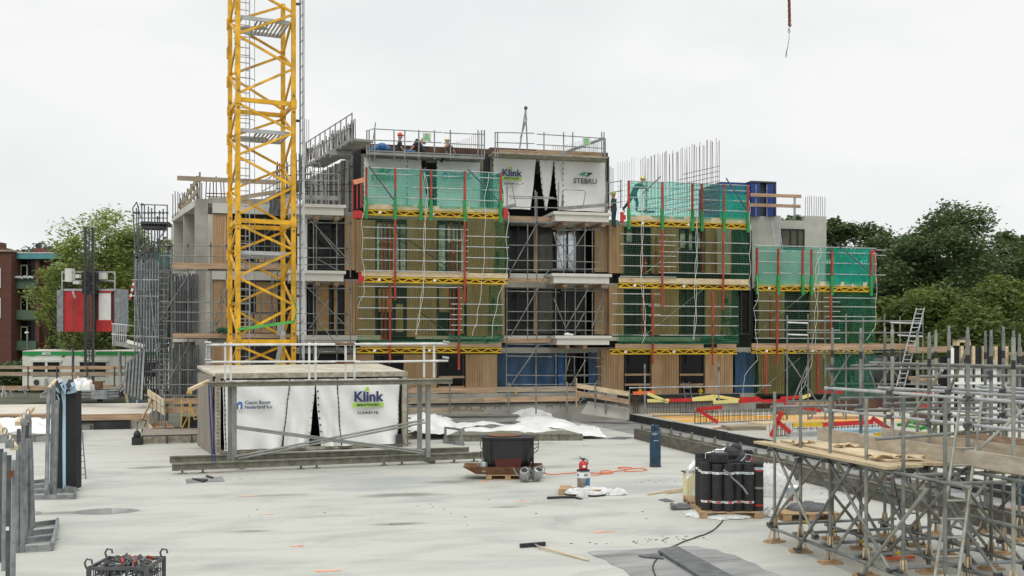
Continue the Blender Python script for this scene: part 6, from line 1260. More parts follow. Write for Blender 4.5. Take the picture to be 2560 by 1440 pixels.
# yellow clamps behind openings
# ================================================================== STEEL BEAM WITH BRACKETS (right)
t = thing('steel_beam', 'long rusty steel beam with upright brackets beside the black upstand', 'steel beam', G(1590, 1097))
sa, sb = G(1586, 1097), G(2560, 1345)
sdir = (sb - sa).normalized(); sn_ = Vector((sdir.y, -sdir.x, 0))
k = MB(); k.bar(sa + UP * .17, sb + UP * .17, .03, .34); k.bar(sa + UP * .355 + sn_ * -.05, sb + UP * .355 + sn_ * -.05, .14, .03); k.bar(sa + UP * .02 + sn_ * -.05, sb + UP * .02 + sn_ * -.05, .14, .03); k.build('beam', 'beam_dark', t)
k = MB(); k.bar(sa + UP * .3 - sn_ * .5 + sdir * .6, sb + UP * .3 - sn_ * .5, .08, .10); k.bar(sa + UP * .12 - sn_ * .5 + sdir * .6, sb + UP * .12 - sn_ * .5, .05, .16); k.build('rear_beam', 'form_olive', t)
for i in range(12):
    p = sa + sdir * (.5 + i * 1.75); k = MB(); k.bar(p - sn_ * .1 + UP * .3, p - sn_ * .1 + UP * .55, .06, .08); k.bar(p - sn_ * .5 + UP * .3, p - sn_ * .5 + UP * .55, .06, .08); k.bar(p - sn_ * .1 + UP * .36, p - sn_ * .5 + UP * .36, .07, .07); k.build('bracket', 'form_olive', t)
# ================================================================== RAISED DECK: starter bars, caps and packs
RDZ = .27
def RG(x, y): return G(x, y, RDZ)
def starter_row(label, a, b, n, h, two=True):
    A_, B_ = RG(*a), RG(*b); pts = []
    for i in range(n):
        p = A_.lerp(B_, i / max(1, n - 1)); pts.append((p, p + UP * (h + random.uniform(-.03, .03))))
        if two and i % 2: q = p + Vector((.0, .35, 0)); pts.append((q, q + UP * h))
    rebars(label, pts, .011, horiz=[(A_ + UP * .02, B_ + UP * .02), (A_ + UP * h * .55, B_ + UP * h * .55)])
starter_row('row of starter bars below the yellow caps at the far left of the raised deck', (1618, 1033), (1790, 1032), 26, .5)
starter_row('short block of starter bars at the left corner of the raised deck', (1582, 1034), (1600, 1033), 8, .78)
starter_row('row of starter bars under the long red caps, middle of the raised deck', (1738, 1060), (1965, 1050), 34, .50)
starter_row('starter bars below the red cross of caps', (1932, 1092), (1975, 1090), 10, .42)
starter_row('starter bars under the yellow and red caps in the right of the raised deck', (1985, 1086), (2210, 1078), 30, .36)
def cap(label, x0, y0, x1, y1, Y, m, Y1=None, r=.05):
    k = MB(); a, b = D(x0, y0, Y), D(x1, y1, Y1 or Y); k.bar(a, b, .12, .10); k.bar(a + UP * .02, b + UP * .02, .05, .14); tag(k.build('bar_guard', m), label, 'rebar cap')
for a in (('orange cap strip at the far left of the raised deck', 1582, 984, 1637, 982, 46, 'orange'), ('yellow cap strip slanting down, far left of the raised deck', 1619, 985, 1669, 1006, 44, 'cap_yellow'), ('level yellow cap strip at the left, beside a red one', 1618, 1003, 1672, 1002, 44, 'cap_yellow'), ('dull red cap strip between two yellow ones', 1672, 1002, 1728, 1001, 44, 'bright_red'), ('yellow cap strip, right of the dull red one', 1730, 1000, 1789, 998, 44, 'cap_yellow'), ('thin yellow cap strip rising to a peak', 1731, 999, 1785, 991, 45.5, 'cap_yellow'), ('thin yellow cap strip falling from the peak', 1786, 991, 1848, 1001, 45.5, 'cap_yellow'), ('long pale yellow cap strip before the red ones', 1783, 1007, 1846, 1004, 42, 'cap_yellow'), ('red cap strip joined to the long yellow one', 1845, 1005, 1904, 1001, 42, 'bright_red'), ('red cap strip, second of the long red line', 1904, 1004, 1966, 1003, 42, 'bright_red'), ('thin red cap strip behind the long red line', 1850, 998, 1898, 997, 45, 'bright_red'), ('level red cap strip of the leaning pair, centre', 1740, 1025, 1806, 1019, 40, 'bright_red'), ('red cap strip leaning down from the pair, centre', 1743, 1024, 1794, 1057, 40, 'bright_red'), ('red cap strip standing up at the cross', 1955, 1030, 1928, 1092, 34, 'bright_red'), ('red cap strip falling right at the cross', 1937, 1049, 1975, 1082, 34, 'bright_red'), ('orange yellow cap strip right of the cross', 1983, 1063, 2056, 1062, 33, 'beam_yellow'), ('long red cap strip right of the orange yellow one', 2056, 1063, 2182, 1056, 33, 'bright_red'), ('red cap strip slanting at the end of the long red one', 2180, 1046, 2224, 1074, 33, 'bright_red'), ('red cap strip behind the scaffold, upper row', 1952, 997, 2003, 993, 43, 'bright_red'), ('cream cap strip rising right behind the scaffold', 2003, 996, 2026, 988, 43, 'cap_yellow'), ('dark red cap strip slanting behind the scaffold', 1960, 1012, 2052, 1028, 40, 'bright_red'), ('red cap strip below the rear scaffold', 2052, 980, 2104, 982, 42, 'bright_red'), ('orange cap strip far right behind the posts', 2263, 985, 2340, 984, 42, 'orange'), ('red cap strip far right behind the posts', 2300, 1016, 2345, 1013, 38, 'bright_red'), ('short red cap strip at the right of the orange one', 2320, 990, 2340, 990, 41, 'bright_red')): cap(*a)
def plank_pack(label, x, y, n, w_, l, h, m='timber_grey', rz=0, z=RDZ, name='plank_pack', cat='planks'):
    p = G(x, y, z); t = thing(name, label, cat, p)
    for i in range(n):
        for j in range(3): k = MB(); k.box((p.x - l / 2 + random.uniform(-.05, .05), p.y + j * w_, p.z + i * h), (p.x + l / 2 + random.uniform(-.05, .05), p.y + j * w_ + w_ * .94, p.z + i * h + h * .9), rz, (p.x, p.y, 0)); k.build('plank', m, t)
plank_pack('low stack of weathered planks on the raised deck left of the first post', 1872, 1076, 2, .3, 1.4, .08)
plank_pack('pack of pale planks behind the weathered stack', 1930, 1062, 1, .3, 1.2, .08, 'timber_pale')
plank_pack('bundle of bluish white channels on the raised deck behind the scaffold', 2020, 1092, 2, .12, 1.3, .09, 'galv_light', 0, RDZ, 'channel_bundle', 'channels')
plank_pack('long bundle of pale blue grey channels below the long red caps', 2150, 1084, 2, .16, 2.6, .08, 'pale_blue', 0, RDZ, 'channel_bundle', 'channels')
for (lb, pts, m) in (('brown plywood form side leaning behind the red caps', [(1990, 1006), (2090, 1004), (2090, 1020), (1990, 1020)], 'ply'), ('long brown plywood form behind the first row of posts', [(2070, 1000), (2250, 996), (2250, 1030), (2075, 1030)], 'brown_form'), ('brown form with green frame behind the rails', [(2275, 1030), (2342, 1030), (2342, 1075), (2285, 1062)], 'brown_form')):
    k = MB(); k.poly([D(x, y, 40) for x, y in pts][::-1], (0, .06, 0)); tag(k.build('plywood_formwork', m), lb, 'form panel')
t = thing('green_frame', 'bright green steel frame behind the scaffold rails', 'steel frame', D(2290, 1080, 36))  # open frame of bright green steel bars
for (a, b, c2, d) in ((2243, 1062, 2345, 1075), (2243, 1062, 2300, 1052), (2300, 1075, 2345, 1035), (2290, 1085, 2345, 1085), (2297, 1025, 2345, 1020)): k = MB(); k.bar(D(a, b, 36), D(c2, d, 36), .06, .09); k.build('bar', 'lime', t)
# dark stacked material behind, below the right trees
t = thing('site_fence', 'grey site fence and pale stacks behind the rear scaffold', 'fence', D(2250, 975, 55))
for i in range(8): k = MB(); k.bar(D(2090 + i * 40, 985, 55), D(2090 + i * 40, 940, 55), .06, .06); k.build('post', 'galv_dark', t)
k = MB(); k.bar(D(2080, 958, 55), D(2380, 962, 55), .04, .08); k.bar(D(2080, 975, 55), D(2380, 978, 55), .04, .3); k.build('rail', 'form_grey', t)
# ================================================================== REAR SCAFFOLD
def tower(label, Tn, std, led, brc, m='tube', r=.026, dY=1.2):
    t = thing('scaffold', label, 'scaffold', D(2130, 1080, Tn))
    for (x, a, b, dy) in std: cyl('standard', m, D(x, b, Tn + dy), D(x, a, Tn + dy), r, t)
    for (x0, y0, x1, y1, dy, mm) in led: cyl('ledger', mm, D(x0, y0, Tn + dy), D(x1, y1, Tn + dy), r, t)
    for (x0, y0, x1, y1, dy) in brc: cyl('brace', m, D(x0, y0, Tn + dy), D(x1, y1, Tn + dy), r * .95, t)
    return t
t = tower('grey tube scaffold with timber toe board standing behind the front scaffold', 34.5, [(1968, 788, 1050, 0), (2020, 785, 1050, .0), (2063, 788, 1050, .8), (2115, 785, 1050, 0), (2158, 790, 1050, .8), (2211, 785, 1050, 0), (2250, 790, 1040, .8), (2307, 785, 1020, 0)],
    [(1968, 806, 2020, 808, 0, 'white_rail'), (2020, 803, 2307, 803, 0, 'tube'), (2225, 806, 2307, 809, 0, 'white_rail'), (1968, 836, 2020, 838, 0, 'white_rail'), (2020, 832, 2307, 832, 0, 'tube'), (2244, 838, 2307, 841, 0, 'white_rail'), (1990, 881, 2310, 880, 0, 'tube'), (2060, 975, 2310, 975, 0, 'tube')],
    [(1960, 880, 2060, 1030, .1), (2030, 885, 1965, 1045, .1), (2128, 882, 2025, 1048, .1), (2058, 888, 2110, 1040, .2), (2160, 885, 2195, 985, .2), (2245, 885, 2190, 975, .1), (2212, 890, 2270, 985, .3)])
k = MB(); k.bar(D(2022, 868, 34.3), D(2290, 866, 34.3), .05, .20); k.build('toe_board', 'timber', t)
k = MB(); k.bar(D(1970, 874, 34.4), D(2018, 872, 34.4), .3, .04); k.build('plank', 'timber_grey', t)
k = MB(); k.bar(D(2272, 876, 33.8), D(2372, 873, 33.8), .05, .2); tag(k.build('timber_board', 'timber'), 'timber board bridging from the rear scaffold to the wall form', 'timber board')
k = MB(); k.bar(D(2310, 908, 33.8), D(2345, 906, 33.8), .05, .2); tag(k.build('timber_board', 'timber_grey'), 'short lower board beside the wall form', 'timber board')
t = thing('ladder', 'pale aluminium ladder rising above the rear scaffold', 'ladder', D(2250, 960, 33.9)); ladder(t, D(2251, 965, 33.8), D(2301, 770, 34.2), .26, 17, 'galv_light', side=W(1, 0, 0))
# ================================================================== WALL FORM (far right)
t = thing('wall_form', 'white framed wall form with black facing at the right', 'formwork', D(2430, 1100, 31))
YW = 31.5
k = MB(); bgbox(k, 2383, 866, 2518, 914, YW, .1); bgbox(k, 2352, 892, 2385, 1100, YW + .4, .1); k.build('facing', 'black_form', t)
for x in (2378, 2405, 2434, 2461, 2490, 2517): k = MB(); bgbox(k, x - 3, 865, x + 4, 913, YW - .12, .12); k.build('timber_rib', 'timber_pale', t)
for x in (2341, 2382): k = MB(); bgbox(k, x - 4, 913 if x < 2350 else 870, x + 3, 1098, YW - .15, .16); k.build('post', 'white_paint', t)
k = MB(); bgbox(k, 2335, 912, 2532, 921, YW - .18, .12); bgbox(k, 2386, 955, 2528, 961, YW - .15, .1); bgbox(k, 2386, 1030, 2528, 1036, YW - .15, .1); k.build('waler', 'white_paint', t)
for i in range(7): x = 2398 + i * 20.5; k = MB(); bgbox(k, x, 921, x + 13, 1095, YW - .1, .12); k.build('rib', 'galv_light' if i % 2 else 'white_paint', t)
k = MB(); bgbox(k, 2386, 921, 2530, 1095, YW + .06, .05); k.build('back_face', 'black_form', t)
k = MB()
for x in (2420, 2482): k.tube([D(x, 908, YW - .2) + Vector((.05 * math.cos(a), 0, .05 * math.sin(a))) for a in [i * PI / 4 for i in range(8)]], .014, 5, closed=True)
k.build('ring', 'galv_light', t)
t = thing('formwork_sheet', 'dark grey form panel at the right edge of the picture', 'form panel', D(2550, 1010, 31)); k = MB(); bgbox(k, 2538, 890, 2640, 1040, 31, .12); k.build('face', 'upstand', t)
k = MB(); bgbox(k, 2534, 886, 2541, 1040, 30.9, .2); bgbox(k, 2548, 868, 2555, 890, 30.9, .1); k.build('edge_post', 'form_grey', t)
k = MB(); k.bar(D(2520, 884, 31.2), D(2640, 884, 31.2), .06, .1); tag(k.build('timber_board', 'timber'), 'thin timber rail behind the dark panel at the right edge', 'timber board')
t = thing('timber_bracket', 'pale timber bracket box on top of the white wall form', 'timber box', D(2410, 866, YW)); k = MB(); bgbox(k, 2392, 850, 2399, 864, YW - .1, .3); bgbox(k, 2421, 850, 2427, 864, YW - .1, .3); bgbox(k, 2392, 850, 2427, 856, YW - .1, .3); k.build('frame', 'timber_pale', t); k = MB(); bgbox(k, 2404, 843, 2424, 850, YW, .2); k.build('handle', 'galv_dark', t)
t = thing('form_stack', 'pale concrete topped block left of the white wall form', 'block', D(2325, 965, 32)); k = MB(); bgbox(k, 2302, 943, 2345, 952, 32, 1); k.build('top', 'timber', t); k = MB(); bgbox(k, 2308, 952, 2345, 963, 32.1, 1); k.build('body', 'concrete_pale', t)

# timber and form clutter on the raised deck
for (lb, x, y, l, w_, h, m, rz) in (('weathered plank lying behind the level red and yellow caps', 1690, 1040, 2.2, .2, .05, 'timber_grey', .1), ('pale plank beside the orange formwork floor', 1660, 1036, 1.4, .2, .06, 'timber_pale', -.3), ('brown form beam on the raised deck behind the long red line', 1880, 1022, 2.6, .15, .25, 'brown_form', .05), ('dark stacked sheet behind the cross of red caps', 1990, 1036, 1.6, .8, .14, 'form_olive', .1), ('white scrap sheet between starter bars', 1905, 1038, .9, .5, .05, 'paper', .2), ('brown timber on the deck behind the second scaffold post', 2090, 1048, 2.4, .2, .12, 'timber', -.1), ('dark steel waler behind the scaffold rails', 2140, 1030, 3.0, .15, .2, 'beam_dark', .05), ('pale timber baulk before the wall form', 2290, 1100, 1.8, .15, .12, 'timber_pale', .3), ('yellow form beam lying before the wall form', 2250, 1088, 2.0, .1, .1, 'beam_yellow', .0), ('grey steel form lying right of the pale blue channels', 2300, 1130, 2.4, .8, .16, 'form_grey', .2), ('rusty plate on the raised deck below the wall form', 2420, 1130, 1.6, .7, .05, 'rust', .1), ('timber offcut near the black upstand', 1800, 1072, .7, .12, .06, 'timber', .5)):
    pt_ = RG(x, y); k = MB(); k.box((pt_.x - l / 2, pt_.y - w_ / 2, RDZ + .004), (pt_.x + l / 2, pt_.y + w_ / 2, RDZ + h), rz); tag(k.build('site_timber' if 'timber' in m else 'steel_waler' if m in ('beam_dark', 'beam_yellow', 'brown_form') else 'sheet_stack', m), lb, 'timber' if 'timber' in m else 'form beam' if m in ('beam_dark', 'beam_yellow', 'brown_form') else 'sheet')
# ================================================================== OBJECTS ON THE DECK
def pallet(t, p, L_=1.2, B_=.8, m='pallet_wood', h=.13, rz=0, dark=False):
    def bx(a, b):
        k = MB(); k.box((p.x + a[0], p.y + a[1], a[2]), (p.x + b[0], p.y + b[1], b[2]), rz, (p.x, p.y, 0)); return k
    for i in range(6): y0 = -B_ / 2 + i * (B_ - .11) / 5; bx((-L_ / 2, y0, h - .02), (L_ / 2, y0 + .11, h)).build('deck_slat', m, t)
    for x in (-L_ / 2, -.07, L_ / 2 - .14):
        bx((x, -B_ / 2, h - .042), (x + .14, B_ / 2, h - .022)).build('stringer', m, t)
        for y in (-B_ / 2, -.05, B_ / 2 - .1): bx((x, y, .02), (x + .14, y + .1, h - .044)).build('block', m, t)
    for y in (-B_ / 2, -.05, B_ / 2 - .1): bx((-L_ / 2, y, .0), (L_ / 2, y + .1, .018)).build('bottom_board', m, t)
# --- tar kettle
kp = G(1270, 1195); pl = thing('pallet', 'brown wooden pallet under the black tar kettle', 'pallet', kp); pallet(pl, kp, 1.1, .8, rz=-A)
tray = thing('drip_tray', 'rusty steel drip tray under the black tar kettle', 'tray', kp + UP * .14)
def KL(x, y, z): return kp + W(x, y, 0) + UP * z
k = MB(); b0 = [(-.80, -.35), (.70, -.35), (.70, .35), (-.80, .35)]; t0 = [(-1.12, -.45), (.88, -.45), (.88, .45), (-1.12, .45)]
B0_ = [KL(x, y, .14) for x, y in b0]; T0_ = [KL(x, y, .33) for x, y in t0]; T1_ = [KL(x * .97, y * .94, .33) for x, y in t0]; B1_ = [KL(x * .97, y * .94, .16) for x, y in b0]
k.add(B0_ + T0_ + T1_ + B1_, [(3, 2, 1, 0)] + [(i, (i + 1) % 4, 4 + (i + 1) % 4, 4 + i) for i in range(4)] + [(4 + i, 4 + (i + 1) % 4, 8 + (i + 1) % 4, 8 + i) for i in range(4)] + [(8 + i, 8 + (i + 1) % 4, 12 + (i + 1) % 4, 12 + i) for i in range(4)] + [(12, 13, 14, 15)]); k.build('tray', 'rust', tray)
k = MB(); k.poly([KL(-.7, -.3, .165), KL(.6, -.3, .165), KL(.6, .3, .165), KL(-.7, .3, .165)]); k.build('tar_residue', 'black', tray)
kt = thing('tar_kettle', 'black tar kettle with rusty belly standing in its tray', 'kettle', kp + UP * .17)
k = MB(); prof = [(.48, .17), (.54, .34), (.64, .50), (.66, 1.0), (.70, 1.02), (.70, 1.06), (.64, 1.07)]
vs = []; fs = []
for r, z in prof:
    for i in range(20):
        a = 2 * PI * i / 20; ca, sa_ = math.cos(a), math.sin(a); q = .55; vs.append(KL(r * math.copysign(abs(ca) ** q, ca), r * .72 * math.copysign(abs(sa_) ** q, sa_), z))
for i in range(len(prof) - 1):
    for j in range(20): fs.append((i * 20 + j, i * 20 + (j + 1) % 20, (i + 1) * 20 + (j + 1) % 20, (i + 1) * 20 + j))
fs.append(tuple(range(120, 140))); k.add(vs, fs); k.build('kettle_body', 'black', kt, smooth=False)
k = MB(); k.lathe([(.30, 0), (.42, .01), (.42, .03), (.1, .05)], KL(-.1, 0, 1.07), 16); k.build('lid', 'rust', kt)
k = MB(); k.poly([KL(-.30, -.40, .30), KL(.30, -.40, .30), KL(.36, -.455, .54), KL(-.33, -.455, .54)], -W(0, .02, 0)); k.build('scorched_patch', 'hoist_dark', kt)
for sx in (-1, 1):
    for z in ((.88, .62) if sx < 0 else (.9, .8)):
        k = MB(); w3_ = .08 if sx < 0 else .16; k.tube([KL(sx * .62, -.2, z + .08), KL(sx * (.62 + w3_ * .8), -.2, z + .08), KL(sx * (.62 + w3_), -.2, z), KL(sx * (.62 + w3_ * .7), -.2, z - .1), KL(sx * .62, -.2, z - .16)], .012, 5); k.build('handle', 'black', kt)
k = MB(); k.bar(KL(.62, -.3, .2), KL(.62, -.3, 1.0), .05, .05); k.bar(KL(-.45, -.48, .4), KL(-.45, -.5, 1.0), .03, .03); k.build('rib', 'black', kt)
k = MB(); k.poly([KL(.50, -.5, .42), KL(.62, -.5, .62), KL(.62, -.48, .9), KL(.48, -.5, .6)], W(0, .02, 0)); k.build('flap', 'black', kt)
def can(label, p, s=1.0, rz=0, tilt=0):
    t = thing('watering_can', label, 'watering can', p); R = Matrix.Rotation(rz, 3, 'Z') @ Matrix.Rotation(tilt, 3, 'X')
    def q(x, y, z): return p + R @ (Vector((x, y, z)) * s)
    ax = R @ UP; k = MB(); k.lathe([(.11 * s, 0), (.125 * s, .02 * s), (.12 * s, .28 * s), (.10 * s, .31 * s)], p, 14, ax); k.build('body', 'zinc', t, smooth=True)
    k = MB(); k.lathe([(.075 * s, 0), (.075 * s, .006)], q(0, -.02, .312), 12, ax); k.build('opening', 'black', t)
    k = MB(); k.tube([q(-.11, 0, .08), q(-.2, 0, .2), q(-.25, 0, .36)], .02 * s, 6, .014 * s); k.build('spout', 'zinc', t)
    k = MB(); k.tube([q(.11, 0, .06), q(.19, 0, .15), q(.17, 0, .30), q(.05, 0, .40), q(-.06, 0, .36)], .011 * s, 5); k.build('handle', 'zinc', t)
can('small zinc can in the left end of the drip tray', KL(-.60, -.3, .19), .85, .4)
can('zinc watering can lying tilted at the right front of the kettle', KL(.42, -.72, .06), 1.05, -.3, .65)
can('second zinc watering can tilted beside the first, further right', KL(.68, -.62, .06), 1.05, .2, .6)
# --- orange hose
def flatline(name, label, pts, r, m, cat, z=.015, sub=6):
    P = [G(x, y) for x, y in pts]; O = []
    for i in range(len(P) - 1):
        p0, p1, p2, p3 = P[max(i - 1, 0)], P[i], P[i + 1], P[min(i + 2, len(P) - 1)]
        for j in range(sub): t_ = j / sub; O.append(.5 * ((2 * p1) + (p2 - p0) * t_ + (2 * p0 - 5 * p1 + 4 * p2 - p3) * t_ * t_ + (3 * p1 - p0 - 3 * p2 + p3) * t_ ** 3) + UP * (z + .004 * math.sin(i + j)))
    O.append(P[-1] + UP * z); k = MB(); k.tube(O, r, 6); return tag(k.build(name, m, smooth=True), label, cat)
flatline('gas_hose', 'orange gas hose looping from the kettle to the blue gas bottle', [(1352, 1176), (1362, 1184), (1382, 1188), (1410, 1185), (1450, 1183), (1500, 1184), (1535, 1180), (1565, 1176), (1580, 1171), (1555, 1169), (1545, 1171), (1570, 1174), (1600, 1172), (1617, 1176), (1595, 1179), (1560, 1180)], .013, 'orange', 'hose')
flatline('gas_hose', 'loose coils of orange hose behind the paint bucket', [(1478, 1191), (1500, 1189), (1520, 1184), (1532, 1183), (1525, 1186), (1500, 1184), (1510, 1179), (1530, 1181), (1518, 1186)], .012, 'orange', 'hose', .03)
flatline('gas_hose', 'thin red hose on the deck under the front scaffold', [(2246, 1246), (2262, 1241), (2300, 1240), (2350, 1245), (2342, 1257), (2310, 1252), (2290, 1256)], .012, 'orange', 'hose')
flatline('gas_hose', 'red hose running off to the right under the scaffold', [(2400, 1255), (2440, 1262), (2500, 1268), (2570, 1275)], .012, 'orange', 'hose')
# --- gas bottle
def bottle(label, p, h=1.16, r=.155, m='blue_paint'):
    t = thing('gas_bottle', label, 'gas bottle', p); k = MB(); k.lathe([(r * .95, 0), (r * .98, .0), (r * .98, .06), (r, .08), (r, h * .78), (r * .9, h * .83), (r * .62, h * .87), (r * .3, h * .885)], p, 24); k.build('body', m, t, smooth=True)
    k = MB(); k.lathe([(r * .97, 0), (r * 1.02, 0), (r * 1.02, .07), (r * .98, .075)], p + UP * .002, 24); k.build('foot_ring', 'dark_grey', t)
    k = MB()
    for a0 in (.3, 2.4, 4.4):
        for i in range(6): a = a0 + i * .22; k.box(tuple(p + Vector((r * .62 * math.cos(a) - .018, r * .62 * math.sin(a) - .018, h * .86))), tuple(p + Vector((r * .62 * math.cos(a) + .018, r * .62 * math.sin(a) + .018, h * .97))))
    k.lathe([(r * .66, 0), (r * .70, .01), (r * .70, .035), (r * .66, .04)], p + UP * h * .96, 20); k.build('collar', m, t)
    k = MB(); k.lathe([(.02, 0), (.02, .08), (.035, .085), (.035, .11)], p + UP * h * .87, 8); k.build('valve', 'zinc', t)
    k = MB(); nW = W(0, -1, 0); c2 = p + nW * (r + .002)
    for (dx, dz, ww) in ((-.04, .93, .16), (.0, .74, .14), (-.05, .90, .08)): k.box(tuple(c2 + W(dx - ww / 2, .02, dz * h * .85)), tuple(c2 + W(dx + ww / 2, .0, dz * h * .85 + .02)), 0)
    k.build('worn_print', 'galv_light', t); return t
bottle('tall dark blue gas bottle standing alone on the deck', G(1638, 1167))
bottle('blue gas bottle half hidden at the right edge under the scaffold', G(2560, 1262), .9, .17)
# --- pallet wrapped with foil, bucket, extinguisher
pp = G(1470, 1238); pl = thing('pallet', 'wooden pallet half wrapped in torn foil carrying the bucket', 'pallet', pp + W(-.15, .3, 0)); pallet(pl, pp + W(-.15, .3, 0), .95, .7, rz=-A - .12)
def crumple(label, c0, rx, ry, h, m, name='plastic_foil', cat='foil', seed=0, nu=64, nv=30, rough=.5, rz=-A, pw=.6):
    rnd = random.Random(seed); Wv = [(rnd.uniform(5, 26), rnd.uniform(5, 26), rnd.uniform(0, 6)) for _ in range(8)]; Rm = Matrix.Rotation(rz, 3, 'Z')
    def fn(u, v):
        a = u * 2 * PI; rr = v; e_ = 1 + .22 * noise.noise(Vector((math.cos(a) * 1.3, math.sin(a) * 1.3, seed))) + .22 * noise.noise(Vector((math.cos(a) * 4, math.sin(a) * 4, seed + 9)))
        z = h * (max(0, 1 - rr ** 2.6)) ** pw; x_, y_ = rr * math.cos(a) * rx, rr * math.sin(a) * ry
        for f_, g_ in ((3.2, .5), (7, .3), (15, .16)): z += h * rough * g_ * (.5 - 2.2 * abs(noise.noise(Vector((x_ * f_, y_ * f_, seed * 3.1 + f_))))) * (1.05 - rr * .6)
        return c0 + Rm @ Vector((rx * rr * e_ * math.cos(a), ry * rr * e_ * math.sin(a), 0)) + UP * max(.006, z)
    k = MB(); k.grid(lambda u, v: fn(u, 1 - v * .999), nu, nv); return tag(k.build(name, m, smooth=True), label, cat)
crumple('torn white plastic foil hanging over the bucket pallet', pp + W(-.02, .22, .0) + UP * .04, .60, .46, .12, 'foil_grey', seed=3, rough=.9, pw=.3)
crumple('clear foil scrap spilling off the right of the bucket pallet', G(1530, 1236), .35, .2, .12, 'foil_grey', seed=5, rough=1.2)
crumple('small clear foil tip in front of the bucket pallet', G(1455, 1244), .14, .08, .13, 'foil_grey', seed=8, rough=.8)
bk = G(1463, 1212); bp_ = Vector((bk.x, bk.y, .15)); bp_ = pp + W(-.08, .38, 0); bp_.z = .15
t = thing('paint_bucket', 'white and grey tin bucket on the foil covered pallet', 'bucket', bp_); k = MB(); k.lathe([(.135, 0), (.14, .005), (.145, .33), (.15, .34), (.15, .355)], bp_, 20); k.build('body', 'zinc', t, smooth=True)
k = MB(); k.lathe([(.150, .35), (.153, .36), (.153, .375), (.14, .38)], bp_, 20); k.build('rim', 'black', t)
nw = W(0, -1, 0)
def wrap(p, r, z0, z1, a0, a1, m, name, t, n=8):
    k = MB(); k.grid(lambda u, v: p + W(r * math.sin(a0 + (a1 - a0) * u), -r * math.cos(a0 + (a1 - a0) * u), 0) + UP * (z0 + (z1 - z0) * v), n, 1); k.build(name, m, t, smooth=True)
wrap(bp_, .151, .20, .33, -1.4, 1.4, 'paper', 'label', t); wrap(bp_, .153, .01, .2, .5, 1.4, 'label_blue', 'label', t); wrap(bp_, .1535, .24, .29, -1.2, -.8, 'label_blue', 'label', t)
for i in range(3): wrap(bp_, .1535, .24, .30, .1 + i * .2, .22 + i * .2, 'cloth_dark', 'writing', t, 2)
ep = bp_ + UP * .381; t = thing('fire_extinguisher', 'small red fire extinguisher on top of the tin bucket', 'fire extinguisher', ep); k = MB(); k.lathe([(.09, 0), (.098, .02), (.098, .13), (.085, .17), (.04, .20), (.03, .21)], ep, 18); k.build('cylinder', 'bright_red', t, smooth=True)
k = MB(); k.lathe([(.028, .2), (.028, .24)], ep, 8); k.bar(ep + UP * .24 - W(.09, 0, 0), ep + UP * .25 + W(.05, 0, 0), .025, .02); k.bar(ep + UP * .25 - W(.02, 0, 0), ep + UP * .30 - W(.09, 0, 0), .02, .015); k.build('valve', 'black', t); k = MB(); k.tube([ep + UP * .24 + W(.03, -.02, 0), ep + UP * .22 + W(.09, -.03, 0), ep + UP * .12 + W(.11, -.03, 0)], .012, 5); k.build('hose', 'black', t); wrap(ep, .0995, .05, .11, -.2, .5, 'paper', 'label', t, 4)
k = MB(); k.tube([G(1368, 1248) + UP * .03, G(1400, 1247) + UP * .035, G(1438, 1246) + UP * .03], .028, 8); k.bar(G(1438, 1246) + UP * .03, G(1453, 1249) + UP * .01, .09, .02); tag(k.build('torch_tube', 'rubber'), 'black tube lying in front of the foil covered pallet', 'pipe')
# --- squeegee
t = thing('squeegee', 'floor squeegee with black head and long wooden handle lying on the deck', 'squeegee', G(1385, 1385)); k = MB(); k.bar(G(1300, 1370) + UP * .04, G(1363, 1365) + UP * .04, .05, .06); k.build('head', 'rubber', t)
k = MB(); k.tube([G(1334, 1366) + UP * .05, G(1350, 1374) + UP * .04], .015, 6); k.build('socket', 'zinc', t); k = MB(); k.tube([G(1346, 1372) + UP * .04, G(1472, 1404) + UP * .02], .016, 8); k.build('handle', 'timber_pale', t)
# --- bitumen rolls
rp = G(1826, 1296); pl = thing('pallet', 'foil edged pallet carrying the front bundle of black roofing rolls', 'pallet', rp + W(0, .45, 0)); pallet(pl, rp + W(0, .45, 0), 1.2, 1.0, rz=-A)
def roll(p, h, lab, r=.10, bands=((.78, 'paper', .045), (.17, 'paper', .04)), lean=0, group=None):
    t = thing('roofing_roll', lab, 'roofing roll', p, group); k = MB(); k.lathe([(r * .2, 0), (r, 0), (r * 1.01, h * .3), (r, h), (r * .85, h + .002), (r * .84, h - .02), (r * .6, h - .02), (r * .58, h), (r * .3, h), (r * .28, h - .05)], p, 18); k.build('roll', 'bitumen', t)
    for (f, m, w_) in bands:
        k = MB(); k.lathe([(r * 1.015, f * h), (r * 1.02, f * h), (r * 1.02, f * h + w_), (r * 1.015, f * h + w_)], p, 18); k.build('tape', m, t)
        if m == 'paper':
            wrap(p, r * 1.03, f * h + .004, f * h + w_ - .004, -.2 + random.uniform(-.3, .3), .5, 'bright_red' if f < .5 else 'pale_blue', 'tape_print', t, 3)
            for q in range(3): wrap(p, r * 1.031, f * h + .012, f * h + w_ - .014, -1.0 + q * .22, -.9 + q * .22, 'cloth_dark', 'tape_print', t, 1)
    return t
F0 = rp + W(-.40, .12, 0)
fr = [(0.0, .12, 'front left of the bundle, slightly set back'), (.19, .0, 'second in the front row of the bundle'), (.40, -.04, 'third in the front row, below the black box'), (.60, .06, 'fourth in the front row of the bundle'), (.80, .0, 'fifth in the front row of the bundle')]
for dx, dy, lb in fr: q = F0 + W(dx - .02, dy, 0); q.z = .131; roll(q, .92, 'black roofing roll, ' + lb, .105)
